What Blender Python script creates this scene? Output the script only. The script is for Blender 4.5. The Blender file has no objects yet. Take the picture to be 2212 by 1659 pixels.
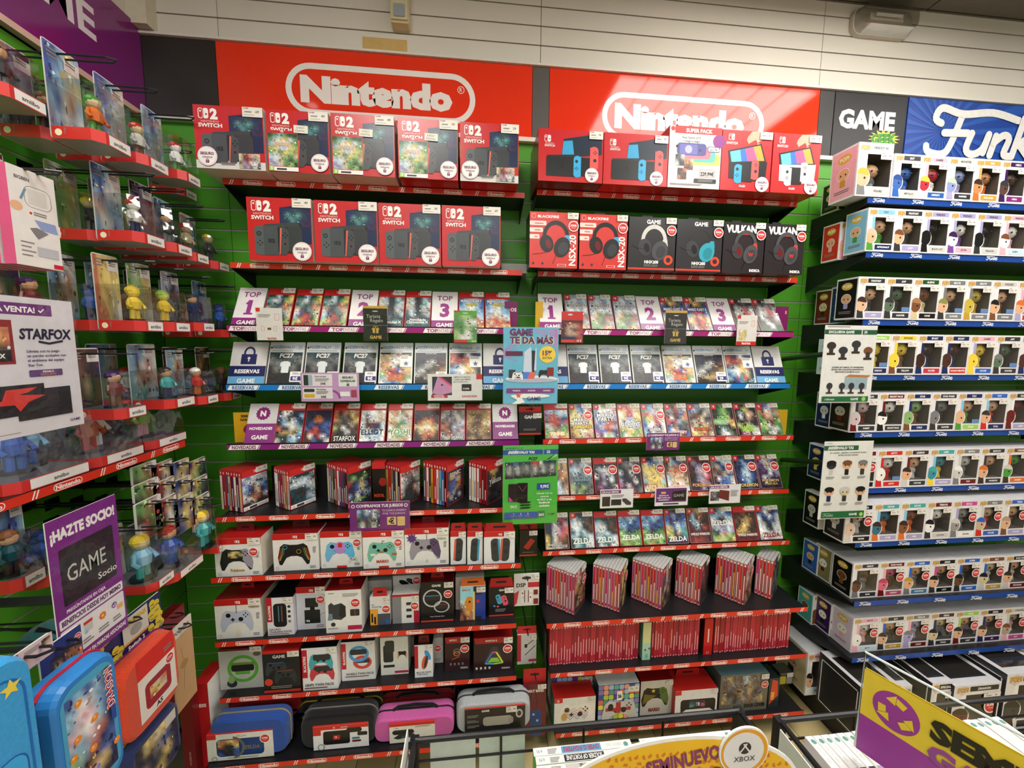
import bpy, math, random
from mathutils import Vector, Matrix, noise

# ------------------------------------------------------------------ camera
S = bpy.context.scene
COL = S.collection
FPX, CXP, CYP = 835.0, 1106.0, 829.5          # focal length and centre in pixels of the 2212x1659 frame
EYE = 1.62                                     # eye height above the floor
vY = Vector((1022 - CXP, -(741 - CYP), -FPX)).normalized()
vX = Vector((9500 - CXP, -(812 - CYP), -FPX)); vX = (vX - vY * vX.dot(vY)).normalized()
vZ = vX.cross(vY)
ROT = Matrix((vX, vY, vZ))                     # camera axes -> world axes
cam = bpy.data.objects.new('camera', bpy.data.cameras.new('camera')); COL.objects.link(cam)
cam.matrix_world = Matrix.Translation((0, 0, EYE)) @ ROT.to_4x4()
cam.data.sensor_width = 36.0; cam.data.lens = FPX / 2212 * 36.0
cam.data.clip_start = 0.02
S.camera = cam

# ------------------------------------------------------------------ light
S.view_settings.view_transform = 'Standard'
S.view_settings.look = 'None'
S.view_settings.gamma = 1.0
S.view_settings.use_curve_mapping = False
S.view_settings.exposure = 0.32
wd = bpy.data.worlds.new('world'); S.world = wd; wd.use_nodes = True
wd.node_tree.nodes['Background'].inputs[0].default_value = (1.0, 0.95, 0.88, 1)
wd.node_tree.nodes['Background'].inputs[1].default_value = 0.55
CEIL = EYE + 1.447
def area(name, x, y, z, sx, sy, watt, col=(1, .965, .915), rot=(0, 0, 0)):
    l = bpy.data.lights.new(name, 'AREA'); l.shape = 'RECTANGLE'; l.size = sx; l.size_y = sy
    l.energy = watt; l.color = col
    o = bpy.data.objects.new(name, l); COL.objects.link(o); o.location = (x, y, z); o.rotation_euler = rot
    return o
LAMPS = [(1.36, 0.82, 1.15, .60, 13), (-0.42, 0.18, .60, .60, 14), (1.75, -0.45, .60, .60, 12), (0.55, -1.75, 1.2, .6, 20), (-0.65, -2.2, .6, .6, 10), (2.6, 0.55, .6, .6, 9)]
for x, y, sx, sy, wt in LAMPS:
    area('ceiling_lamp_light', x, y, CEIL - .035, sx, sy, wt)
def spot(x, y, watt):
    l = bpy.data.lights.new('downlight_bulb', 'SPOT'); l.energy = watt; l.spot_size = 1.9; l.spot_blend = .6; l.shadow_soft_size = .035; l.color = (1, .93, .82)
    o = bpy.data.objects.new('downlight_bulb', l); COL.objects.link(o); o.location = (x, y, CEIL - .03)
DOWN = [(-0.98, 0.62)]
for x, y in DOWN: spot(x, y, 9)

# ------------------------------------------------------------------ pixel helpers (EYE-relative z)
def ray(px, py): return ROT @ Vector((px - CXP, -(py - CYP), -FPX))
def at(px, py, Y):
    r = ray(px, py); r = r * (Y / r.y); r.z += EYE; return r
def atx(px, py, X):
    r = ray(px, py); r = r * (X / r.x); r.z += EYE; return r
def atz(px, py, z):
    r = ray(px, py); r = r * ((z - EYE) / r.z); r.z += EYE; return r
RT = ROT.transposed()
def proj(p):
    c = RT @ (Vector(p) - Vector((0, 0, EYE))); return (CXP + FPX * c.x / -c.z, CYP - FPX * c.y / -c.z)
def xat(px, Y, z):                             # X whose projection has column px
    f = lambda X: proj((X, Y, z))[0] - px
    a, b = -4.0, 6.0
    for _ in range(50):
        m = (a + b) / 2
        if f(m) > 0: b = m
        else: a = m
    return (a + b) / 2
def hat(py, x, y, z, tilt=0.0):                # length up the (tilted) face whose top has row py
    a, b = 0.001, 1.5
    for _ in range(40):
        m = (a + b) / 2
        if proj((x, y + m * math.sin(tilt), z + m * math.cos(tilt)))[1] < py: b = m
        else: a = m
    return (a + b) / 2

# ------------------------------------------------------------------ colours and materials
def lin(c):
    if isinstance(c, str): c = PAL[c]
    if isinstance(c, int): c = ((c >> 16) & 255, (c >> 8) & 255, c & 255)
    return tuple(((v / 255) / 12.92 if v / 255 <= .04045 else ((v / 255 + .055) / 1.055) ** 2.4) for v in c)
PAL = {'k': 0x141416, 'K': 0x333438, 'g': 0x7a7a7c, 'w': 0xf2f0ec, 'W': 0xcfccc6, 'r': 0xcf2a24, 'R': 0x6b1518, 'o': 0xe0702c, 'y': 0xf2d040, 'Y': 0xc39a35,
       'n': 0x4c9a38, 'N': 0x1e4f2a, 'l': 0x9fd05c, 't': 0x45a8a8, 'T': 0x1b4c58, 'b': 0x2f62bd, 'B': 0x18265c, 'c': 0x86c3e6, 'C': 0xc8e2ee, 'p': 0x7848a0, 'P': 0x3a1c55,
       'm': 0xc84c94, 'i': 0xeeb0c0, 's': 0xe2b08a, 'S': 0x7a4c2e, 'd': 0x3c2a22, 'e': 0xd8c498, 'a': 0xaaa2cc}
MAT = {}
def material(name, rough=.4, spec=.5, noise_amt=.06, nscale=60, bump=0, coat=0, metal=0, sheen=0, color=None, bscale=300):
    m = bpy.data.materials.new(name); m.use_nodes = True; nt = m.node_tree; N = nt.nodes; L = nt.links
    p = N['Principled BSDF']
    p.inputs['Roughness'].default_value = rough; p.inputs['Specular IOR Level'].default_value = spec
    p.inputs['Coat Weight'].default_value = coat; p.inputs['Coat Roughness'].default_value = .12
    p.inputs['Metallic'].default_value = metal
    if sheen: p.inputs['Sheen Weight'].default_value = sheen
    tc = N.new('ShaderNodeTexCoord'); nz = N.new('ShaderNodeTexNoise'); nz.inputs['Scale'].default_value = nscale; nz.inputs['Detail'].default_value = 3
    L.new(tc.outputs['Object'], nz.inputs['Vector'])
    mr = N.new('ShaderNodeMapRange'); mr.inputs[1].default_value = .25; mr.inputs[2].default_value = .75
    mr.inputs[3].default_value = 1 - noise_amt; mr.inputs[4].default_value = 1 + noise_amt; L.new(nz.outputs['Fac'], mr.inputs[0])
    mx = N.new('ShaderNodeVectorMath'); mx.operation = 'SCALE'
    if color is None:
        at_ = N.new('ShaderNodeAttribute'); at_.attribute_name = 'Col'; L.new(at_.outputs['Color'], mx.inputs[0])
    else:
        rg = N.new('ShaderNodeRGB'); rg.outputs[0].default_value = (*lin(color), 1); L.new(rg.outputs[0], mx.inputs[0])
    L.new(mr.outputs[0], mx.inputs['Scale']); L.new(mx.outputs[0], p.inputs['Base Color'])
    if bump:
        b = N.new('ShaderNodeBump'); b.inputs['Strength'].default_value = bump; b.inputs['Distance'].default_value = .002
        n2 = N.new('ShaderNodeTexNoise'); n2.inputs['Scale'].default_value = bscale; L.new(tc.outputs['Object'], n2.inputs['Vector'])
        L.new(n2.outputs['Fac'], b.inputs['Height']); L.new(b.outputs[0], p.inputs['Normal'])
    MAT[name] = m; return m
material('print', .30, .5, .05, 40)
material('card', .42, .45, .05, 50)
material('matte', .75, .25, .07, 40)
material('gloss', .14, .5, .03, 20, coat=.4)
material('sign', .07, .32, .02, 20, coat=.0)
material('plastic', .32, .5, .04, 30)
material('fabric', .9, .15, .10, 200, bump=.6, sheen=.2, bscale=900)
material('wall_white', .55, .3, .04, 3, color=0xd8d2c6)
material('wall_green', .38, .35, .05, 4, color=0x4a9426)
material('groove', .5, .4, .08, 8, color=0x9a9a92)
material('black_metal', .38, .45, .10, 30, bump=.15, color=0x17171a)
material('alu', .3, .5, .05, 20, metal=.7, color=0xb8b4ac)
def film(name, tint, gloss, refl=.12):
    m = bpy.data.materials.new(name); m.use_nodes = True; nt = m.node_tree; N = nt.nodes; L = nt.links
    out = N['Material Output']; N.remove(N['Principled BSDF'])
    tr = N.new('ShaderNodeBsdfTransparent'); tr.inputs[0].default_value = (*tint, 1)
    gl = N.new('ShaderNodeBsdfGlossy'); gl.inputs['Roughness'].default_value = gloss
    lw = N.new('ShaderNodeLayerWeight'); lw.inputs[0].default_value = .25
    nz = N.new('ShaderNodeTexNoise'); nz.inputs['Scale'].default_value = 14; tc = N.new('ShaderNodeTexCoord'); L.new(tc.outputs['Object'], nz.inputs['Vector'])
    b = N.new('ShaderNodeBump'); b.inputs['Strength'].default_value = .35; b.inputs['Distance'].default_value = .01
    L.new(nz.outputs['Fac'], b.inputs['Height']); L.new(b.outputs[0], gl.inputs['Normal'])
    mr = N.new('ShaderNodeMapRange'); mr.inputs[3].default_value = refl * .35; mr.inputs[4].default_value = min(1, refl * 1.8); L.new(lw.outputs['Fresnel'], mr.inputs[0])
    mx = N.new('ShaderNodeMixShader'); L.new(mr.outputs[0], mx.inputs[0]); L.new(tr.outputs[0], mx.inputs[1]); L.new(gl.outputs[0], mx.inputs[2])
    L.new(mx.outputs[0], out.inputs[0]); MAT[name] = m
film('clear', (.95, .96, .96), .05, .28)
film('acrylic', (.985, .99, .99), .03, .10)
film('lens_white', (.72, .70, .66), .15, .3)

# ------------------------------------------------------------------ mesh builder
class MB:
    def __init__(s): s.v = []; s.f = []; s.c = []; s.M = None; s.smooth = []
    def pt(s, p):
        s.v.append(tuple(s.M @ Vector(p)) if s.M is not None else tuple(p)); return len(s.v) - 1
    def face(s, pts, col, sm=False):
        s.f.append([s.pt(p) for p in pts]); s.c.append(lin(col) if not (isinstance(col, tuple) and isinstance(col[0], float)) else col); s.smooth.append(sm)
    def box(s, x0, x1, y0, y1, z0, z1, col, front=None, top=None, side=None, bottom=None):
        side = side or col
        s.face([(x0, y0, z0), (x1, y0, z0), (x1, y0, z1), (x0, y0, z1)], front or col)
        s.face([(x1, y1, z0), (x0, y1, z0), (x0, y1, z1), (x1, y1, z1)], col)
        s.face([(x0, y1, z0), (x0, y0, z0), (x0, y0, z1), (x0, y1, z1)], side)
        s.face([(x1, y0, z0), (x1, y1, z0), (x1, y1, z1), (x1, y0, z1)], side)
        s.face([(x0, y0, z1), (x1, y0, z1), (x1, y1, z1), (x0, y1, z1)], top or col)
        s.face([(x0, y1, z0), (x1, y1, z0), (x1, y0, z0), (x0, y0, z0)], bottom or col)
    def prism(s, pts, y0, y1, col, axis='y', cap=None):       # outline extruded; pts 2-D
        if axis == 'y': f = lambda p, y: (p[0], y, p[1])
        elif axis == 'z': f = lambda p, y: (p[0], p[1], y)
        else: f = lambda p, y: (y, p[0], p[1])
        a = [f(p, y0) for p in pts]; b = [f(p, y1) for p in pts]
        s.face(a, cap or col); s.face(b[::-1], cap or col)
        n = len(pts)
        for i in range(n): s.face([a[(i + 1) % n], a[i], b[i], b[(i + 1) % n]], col)
    def tube(s, path, r, col, n=6):
        path = [Vector(p) for p in path]; rings = []
        for i, p in enumerate(path):
            d = (path[min(i + 1, len(path) - 1)] - path[max(i - 1, 0)]).normalized()
            u = d.cross(Vector((0, 0, 1)) if abs(d.z) < .9 else Vector((1, 0, 0))).normalized(); w = d.cross(u)
            rings.append([tuple(p + (u * math.cos(2 * math.pi * k / n) + w * math.sin(2 * math.pi * k / n)) * r) for k in range(n)])
        for a, b in zip(rings, rings[1:]):
            for k in range(n): s.face([a[k], a[(k + 1) % n], b[(k + 1) % n], b[k]], col, True)
        s.face(rings[0][::-1], col); s.face(rings[-1], col)
    def ball(s, c, r, col, n=10, m=7):
        rx, ry, rz = r if isinstance(r, tuple) else (r, r, r)
        P = lambda i, j: (c[0] + rx * math.sin(math.pi * j / m) * math.cos(2 * math.pi * i / n), c[1] + ry * math.sin(math.pi * j / m) * math.sin(2 * math.pi * i / n), c[2] + rz * math.cos(math.pi * j / m))
        for j in range(m):
            for i in range(n):
                q = [P(i, j), P(i, j + 1), P(i + 1, j + 1), P(i + 1, j)]
                if j == 0: q = q[:3]
                elif j == m - 1: q = [q[0], q[1], q[3]]
                s.face(q, col, True)
    def lathe(s, prof, col, n=12, c=(0, 0, 0)):
        for (r0, z0), (r1, z1) in zip(prof, prof[1:]):
            for k in range(n):
                a, b = 2 * math.pi * k / n, 2 * math.pi * (k + 1) / n
                q = [(c[0] + r0 * math.cos(a), c[1] + r0 * math.sin(a), c[2] + z0), (c[0] + r0 * math.cos(b), c[1] + r0 * math.sin(b), c[2] + z0),
                     (c[0] + r1 * math.cos(b), c[1] + r1 * math.sin(b), c[2] + z1), (c[0] + r1 * math.cos(a), c[1] + r1 * math.sin(a), c[2] + z1)]
                if r0 < 1e-6: q = q[1:]
                if r1 < 1e-6: q = q[:3]
                s.face(q, col, True)
    def mesh(s, name, mat):
        me = bpy.data.meshes.new(name); me.from_pydata(s.v, [], s.f)
        a = me.attributes.new('Col', 'FLOAT_COLOR', 'CORNER'); buf = []
        for f, c in zip(s.f, s.c):
            if isinstance(c[0], tuple):
                for q in c: buf += [q[0], q[1], q[2], 1.0]
            else: buf += [c[0], c[1], c[2], 1.0] * len(f)
        a.data.foreach_set('color', buf)
        me.polygons.foreach_set('use_smooth', s.smooth)
        me.materials.append(MAT[mat] if isinstance(mat, str) else mat)
        return me
    def build(s, name, mat='card', parent=None, loc=None):
        o = bpy.data.objects.new(name, s.mesh(name, mat)); COL.objects.link(o)
        if parent is not None: o.parent = parent
        if loc is not None: o.location = loc
        return o

LABELS = {}
def tag(o, label, cat, group=None, kind=None):
    if label: o['label'] = label; LABELS[label] = LABELS.get(label, 0) + 1
    if cat: o['category'] = cat
    if group: o['group'] = group
    if kind: o['kind'] = kind
    return o
def thing(name, label, cat, loc=(0, 0, 0), rz=0.0, group=None, tilt=0.0, roll=0.0):
    o = bpy.data.objects.new(name, None); COL.objects.link(o); o.empty_display_size = .02
    o.location = loc; o.rotation_mode = 'XYZ'; o.rotation_euler = (-tilt, roll, rz)
    return tag(o, label, cat, group)
def struct(mb, name, mat, parent=None):
    o = mb.build(name, mat, parent)
    if parent is None: o['kind'] = 'structure'
    return o
ORD = ['first', 'second', 'third', 'fourth', 'fifth', 'sixth', 'seventh', 'eighth', 'ninth', 'tenth', 'eleventh', 'twelfth']
def nth(i, n):
    if i == 0: return 'leftmost'
    if i == n - 1: return 'rightmost'
    return ORD[i] + ' from left'

# ------------------------------------------------------------------ flat print: layered polygons with real colour areas
TX = {}
def glyphs(t, bold):
    k = (t, bold)
    if k not in TX:
        cu = bpy.data.curves.new('t', 'FONT'); cu.body = t; cu.size = 1; cu.offset = bold + .008; cu.resolution_u = 2; cu.fill_mode = 'FRONT'
        ob = bpy.data.objects.new('t', cu); me = bpy.data.meshes.new_from_object(ob)
        vs = [(v.co.x, v.co.y) for v in me.vertices]; fs = [list(p.vertices) for p in me.polygons]
        bpy.data.objects.remove(ob); bpy.data.curves.remove(cu); bpy.data.meshes.remove(me)
        xs = [v[0] for v in vs] or [0]
        TX[k] = (vs, fs, min(xs), max(xs))
    return TX[k]
CAPH = .72
class Art(MB):
    """x = right, z = up, printed face looks along -y; every shape lies a hair in front of the last"""
    def __init__(s, eps=.00004): super().__init__(); s.d = 0.0; s.eps = eps
    def up(s): s.d -= s.eps
    def poly(s, pts, col):
        s.up()
        a = sum(p[0] * q[1] - q[0] * p[1] for p, q in zip(pts, pts[1:] + pts[:1]))
        if a < 0: pts = pts[::-1]
        s.face([(p[0], s.d, p[1]) for p in pts], col)
    def rect(s, x0, z0, x1, z1, col): s.poly([(x0, z0), (x1, z0), (x1, z1), (x0, z1)], col)
    def rr(s, x0, z0, x1, z1, r, col, n=4): s.poly(rrect(x0, z0, x1, z1, r, n), col)
    def ell(s, cx, cz, rx, rz, col, n=18, rot=0):
        c, q = math.cos(rot), math.sin(rot)
        s.poly([(cx + rx * math.cos(t) * c - rz * math.sin(t) * q, cz + rx * math.cos(t) * q + rz * math.sin(t) * c) for t in [2 * math.pi * i / n for i in range(n)]], col)
    def line(s, x0, z0, x1, z1, w, col):
        dx, dz = x1 - x0, z1 - z0; L = math.hypot(dx, dz) or 1; nx, nz = -dz / L * w / 2, dx / L * w / 2
        s.poly([(x0 - nx, z0 - nz), (x1 - nx, z1 - nz), (x1 + nx, z1 + nz), (x0 + nx, z0 + nz)], col)
    def stroke(s, pts, w, col):
        for a, b in zip(pts, pts[1:]): s.line(*a, *b, w, col)
        for p in pts[1:-1]: s.ell(p[0], p[1], w / 2, w / 2, col, 8)
    def ring(s, cx, cz, r0, r1, col, n=24, a0=0, a1=2 * math.pi, sz=1.0):
        s.up()
        for i in range(n):
            t, u = a0 + (a1 - a0) * i / n, a0 + (a1 - a0) * (i + 1) / n
            s.face([(cx + r1 * math.cos(t), s.d, cz + sz * r1 * math.sin(t)), (cx + r1 * math.cos(u), s.d, cz + sz * r1 * math.sin(u)),
                    (cx + r0 * math.cos(u), s.d, cz + sz * r0 * math.sin(u)), (cx + r0 * math.cos(t), s.d, cz + sz * r0 * math.sin(t))][::-1], col)
    def rframe(s, x0, z0, x1, z1, r, t, col, n=5):            # rounded frame
        a = rrect(x0, z0, x1, z1, r, n); b = rrect(x0 + t, z0 + t, x1 - t, z1 - t, max(r - t, .0001), n); s.up(); m = len(a)
        for i in range(m): s.face([(a[i][0], s.d, a[i][1]), (a[(i + 1) % m][0], s.d, a[(i + 1) % m][1]), (b[(i + 1) % m][0], s.d, b[(i + 1) % m][1]), (b[i][0], s.d, b[i][1])], col)
    def text(s, t, x, z, h, col, bold=.012, align='c', rot=0, maxw=None, shear=0, sx=1.0, flip=False):
        """baseline at z (cap height h); rot in radians about the anchor"""
        vs, fs, a, b = glyphs(t, bold)
        if not fs: return
        k = h / CAPH; kx = k * sx
        if maxw and (b - a) * kx > maxw: kx = maxw / (b - a)
        W = (b - a) * kx; ox = {'l': 0, 'c': -W / 2, 'r': -W}[align]
        c, q = math.cos(rot), math.sin(rot); s.up()
        base = len(s.v)
        for (vx, vz) in vs:
            lx, lz = (vx - a) * kx + ox + shear * vz * k, vz * k
            if flip: lx, lz = -lx, -lz
            s.pt((x + lx * c - lz * q, s.d, z + lx * q + lz * c))
        cl = lin(col)
        for f in fs: s.f.append([base + i for i in f]); s.c.append(cl); s.smooth.append(False)
    def greek(s, x, z, w, h, n=3, seed=0, col=0x85807c):               # lines of small print
        rd = random.Random(seed)
        for i in range(n):
            s.rect(x, z - i * h * 1.9, x + w * rd.uniform(.65, 1), z - i * h * 1.9 + h, col)
    def map(s, x0, z0, x1, z1, rows, jit=.10, seed=1, sub=2):
        """colour picture: rows of palette letters, top row first, blended smoothly"""
        rows = rows.split('/'); R = len(rows); C = max(len(r) for r in rows); rows = [r.ljust(C, r[-1]) for r in rows]
        def mute(c): l = .3 * c[0] + .55 * c[1] + .15 * c[2]; return tuple((q * .72 + l * .28) * .86 for q in c)
        g = [[mute(lin(ch)) for ch in r] for r in rows]; rd = random.Random(seed)
        nx, nz = C * sub, R * sub
        def smp(u, v):
            fx = min(max(u * C - .5, 0), C - 1.001); fz = min(max(v * R - .5, 0), R - 1.001); i, j = int(fx), int(fz); a, b = fx - i, fz - j
            a = a * a * (3 - 2 * a); b = b * b * (3 - 2 * b); i1, j1 = min(i + 1, C - 1), min(j + 1, R - 1)
            return tuple(g[j][i][k] * (1 - a) * (1 - b) + g[j][i1][k] * a * (1 - b) + g[j1][i][k] * (1 - a) * b + g[j1][i1][k] * a * b for k in range(3))
        grid = [[None] * (nx + 1) for _ in range(nz + 1)]; s.up()
        for j in range(nz + 1):
            for i in range(nx + 1):
                c = smp(i / nx, j / nz); f = 1 + rd.uniform(-jit, jit) * 3; grid[j][i] = tuple(max(0.0, min(1.0, q * f + rd.uniform(0, jit * .12))) for q in c)
        base = len(s.v)
        for j in range(nz + 1):
            for i in range(nx + 1): s.pt((x0 + (x1 - x0) * i / nx, s.d, z1 - (z1 - z0) * j / nz))
        for j in range(nz):
            for i in range(nx):
                q = base + j * (nx + 1) + i
                s.f.append([q, q + nx + 1, q + nx + 2, q + 1]); s.smooth.append(False)
                s.c.append((grid[j][i], grid[j + 1][i], grid[j + 1][i + 1], grid[j][i + 1]))
        cw, ch = (x1 - x0) / C, (z1 - z0) / R                     # crisper touches over the soft ground
        e0 = s.eps; s.eps = 1.0e-5
        for _ in range(int(R * C * 1.5)):
            i, j = rd.randrange(C), rd.randrange(R); px, pz = x0 + cw * (i + rd.uniform(.1, .9)), z1 - ch * (j + rd.uniform(.1, .9)); n = rd.randint(3, 6); a0 = rd.uniform(0, 6)
            f = rd.choice((.25, .45, .7, 1.0, 1.5, 2.2)); c = tuple(min(1.0, q * f) for q in mute(lin(rows[min(R - 1, max(0, j + rd.randint(-1, 1)))][min(C - 1, max(0, i + rd.randint(-1, 1)))])))
            rx, rz = cw * rd.uniform(.10, .38), ch * rd.uniform(.08, .34)
            s.poly([(min(x1, max(x0, px + rx * rd.uniform(.6, 1) * math.cos(a0 + 6.283 * k / n))), min(z1, max(z0, pz + rz * rd.uniform(.6, 1) * math.sin(a0 + 6.283 * k / n)))) for k in range(n)], c)
        s.eps = e0
def rrect(x0, z0, x1, z1, r, n=4):
    P = []
    for cx, cz, a in ((x1 - r, z0 + r, -90), (x1 - r, z1 - r, 0), (x0 + r, z1 - r, 90), (x0 + r, z0 + r, 180)):
        for i in range(n + 1):
            t = math.radians(a + 90 * i / n); P.append((cx + r * math.cos(t), cz + r * math.sin(t)))
    return P
# ---- recurring marks
def oval_logo(a, cx, cz, h, txt, fg, reg=False, sag=0):
    """outlined lozenge with the word inside, as on the shelf strips and the wall signs"""
    w = h * 3.85
    a.rframe(cx - w / 2, cz - h / 2, cx + w / 2, cz + h / 2, h * .5, h * .115, fg, 8)
    a.text(txt, cx - (h * .10 if reg else 0), cz - h * .22, h * .47, fg, .055, maxw=w * .80, sx=1.25)
def sw_logo(a, x, z, h, fg='w', bg='r', two=False):
    """two controller halves side by side; x,z = lower left"""
    w = h * .46
    a.rr(x, z, x + w, z + h, w * .45, fg); a.rr(x + h * .07, z + h * .07, x + w - h * .03, z + h * .93, w * .36, bg); a.ell(x + w * .5, z + h * .7, h * .09, h * .09, fg, 10)
    a.rr(x + w + h * .06, z, x + 2 * w + h * .06, z + h, w * .45, fg); a.ell(x + w * 1.55 + h * .06, z + h * .42, h * .10, h * .10, bg, 10)
    a.rect(x + w + h * .06, z + h * .03, x + w * 1.4, z + h * .97, fg); 
    if two: a.text('2', x + h * 1.12, z + h * .02, h * .96, fg, .05, 'l')
def super_sticker(a, cx, cz, r):
    a.ell(cx, cz, r, r, 'w', 20); a.ell(cx, cz, r * .84, r * .84, 0xd02a2c, 20)
    a.text('SÚPER', cx, cz - r * .05, r * .34, 'w', .03, maxw=r * 1.25); a.rect(cx - r * .4, cz - r * .35, cx + r * .4, cz - r * .25, 0xf0b0a8)
def price(a, x, z, w, h, seed=0):
    rd = random.Random(seed)
    a.rect(x, z, x + w, z + h, 0xe8e2d8); a.text('GAME', x + w * .04, z + h * .80, h * .16, 0x8a2a6a, .01, 'l')
    a.rect(x + w * .12, z + h * .44, x + w * .46, z + h * .58, 0x8e8a84); a.text(str(rd.choice([19, 24, 29, 39, 49, 59, 69, 79])), x + w * .66, z + h * .42, h * .26, 0x28262a, .01, 'l')
    a.rect(x + w * .08, z + h * .18, x + w * .6, z + h * .24, 0xa8a29a)
def seguro(a, cx, cz, r):
    a.ell(cx, cz, r, r, 0x8a2a6a, 28); a.ell(cx, cz, r * .97, r * .97, 'w', 28)
    for i in range(28):
        t = 2 * math.pi * i / 28; a.ell(cx + r * .88 * math.cos(t), cz + r * .88 * math.sin(t), r * .035, r * .035, 0x8a2a6a, 6)
    a.text('SEGURO', cx, cz + r * .14, r * .26, 0x7a1f5e, .02, maxw=r * 1.35); a.text('CONSOLAS', cx, cz - r * .18, r * .15, 0x7a1f5e, .01, maxw=r * 1.0)
    lock(a, cx, cz - r * .52, r * .26, 0x7a1f5e, 'w')
def lock(a, cx, cz, s, fg, bg):
    a.ring(cx, cz + s * .5, s * .30, s * .46, fg, 10, 0, math.pi, 1.2); a.rect(cx - s * .46, cz + s * .3, cx - s * .30, cz + s * .55, fg); a.rect(cx + s * .30, cz + s * .3, cx + s * .46, cz + s * .55, fg)
    a.rect(cx - s * .62, cz - s * .55, cx + s * .62, cz + s * .36, fg); a.ell(cx, cz, s * .12, s * .12, bg, 10); a.rect(cx - s * .05, cz - s * .3, cx + s * .05, cz, bg)
def pad(a, cx, cz, w, body, hi=None, sticks='k', btn='k', lay=0):
    """game controller seen from the front"""
    P = [(-.30, .34), (-.12, .30), (.12, .30), (.30, .34), (.42, .24), (.50, -.12), (.46, -.36), (.38, -.38), (.24, -.14), (.1, -.08), (-.1, -.08), (-.24, -.14), (-.38, -.38), (-.46, -.36), (-.50, -.12), (-.42, .24)]
    a.poly([(cx + x * w, cz + z * w) for x, z in P], body)
    if hi is not None:
        a.poly([(cx + x * w, cz + z * w) for x, z in [(.14, .30), (.30, .34), (.42, .24), (.50, -.12), (.46, -.36), (.30, -.22), (.16, .0)]], hi)
    a.ell(cx - .25 * w, cz + .17 * w, .075 * w, .075 * w, sticks, 12); a.ell(cx + .12 * w, cz + .03 * w, .075 * w, .075 * w, sticks, 12)
    for dx, dz in ((0, .06), (.06, 0), (0, -.06), (-.06, 0)): a.ell(cx + (.27 + dx) * w, cz + (.17 + dz) * w, .024 * w, .024 * w, btn, 8)
    a.rect(cx - .18 * w, cz + .005 * w, cx - .06 * w, cz + .045 * w, btn); a.rect(cx - .14 * w, cz - .035 * w, cx - .10 * w, cz + .085 * w, btn)
def joy(a, cx, cz, w, h, body, rail, left=True, rot=0):
    m = a.M; a.M = (m if m is not None else Matrix.Identity(4)) @ Matrix.Translation((cx, 0, cz)) @ Matrix.Rotation(-rot, 4, 'Y')
    a.rr(-w / 2, -h / 2, w / 2, h / 2, w * .45, body); e = w / 2
    a.rect(e - w * .22 if left else -e, -h * .46, e if left else -e + w * .22, h * .46, rail)
    s = -.1 if left else .1
    a.ell(s * w, h * (.24 if left else -.08), w * .2, w * .2, 'k', 10); a.ell(s * w, h * (.24 if left else -.08), w * .12, w * .12, 'K', 8)
    c = -.08 if left else .24
    for dx, dz in ((0, .16), (.16, 0), (0, -.16), (-.16, 0)): a.ell(s * w + dx * w, c * h + dz * w, w * .07, w * .07, 'k', 8)
    a.M = m
# ================================================================== ROOM
WY, LX, GP = 1.65, -1.20, 0.0766               # back wall plane, left wall plane, slat pitch
TOPG = EYE + 0.806                             # top of the green slats
# floor
fl = struct((lambda m: (m.box(-1.6, 4.6, -3.4, 1.75, -.06, -.004, 0x6b6250), m)[1])(MB()), 'floor', 'matte')
material('floor_wood', .38, .4, .10, 9, color=0xb8a06e, bump=.1)
material('floor_wood_pale', .38, .4, .10, 9, color=0xc8b482, bump=.1)
rd = random.Random(5)
pw, pl = .15, .92
pms = [(lambda m: (m.box(0, pw - .003, 0, pl - .003, -.004, 0, 'e'), m)[1])(MB()).mesh('plank', k) for k in ('floor_wood', 'floor_wood_pale')]
for i in range(-6, 20):
    off = rd.uniform(0, pl)
    for j in range(-1, 4):
        o = bpy.data.objects.new('plank', pms[rd.randrange(2)]); COL.objects.link(o); o.parent = fl; o.location = (i * pw, -0.75 + j * pl - off, 0)
m = MB(); m.box(-1.6, 4.6, -3.4, 1.75, CEIL + .01, CEIL + .06, 0x5a554e); ce = struct(m, 'ceiling', 'matte')
tm = (lambda m: (m.box(0.004, .596, .004, .596, 0, .012, 0x6f6960), m)[1])(MB()).mesh('ceiling_tile', 'matte')
for i in range(-2, 7):
    for j in range(-5, 3):
        o = bpy.data.objects.new('ceiling_tile', tm); COL.objects.link(o); o.parent = ce; o.location = (i * .6 + .15, j * .6 + .44, CEIL - .002)
m = MB(); m.box(LX - .12, 4.6, WY + .012, WY + .10, 0, CEIL + .02, 0x141a12); wb = struct(m, 'wall_back', 'matte')
m = MB(); m.box(LX - .12, LX - .012, -3.4, WY + .1, 0, CEIL + .02, 0x141a12); wl = struct(m, 'wall_left', 'matte')
m = MB(); m.box(4.5, 4.6, -3.4, WY + .1, 0, CEIL + .02, 0xb4aca0); struct(m, 'wall_right', 'matte')
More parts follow.
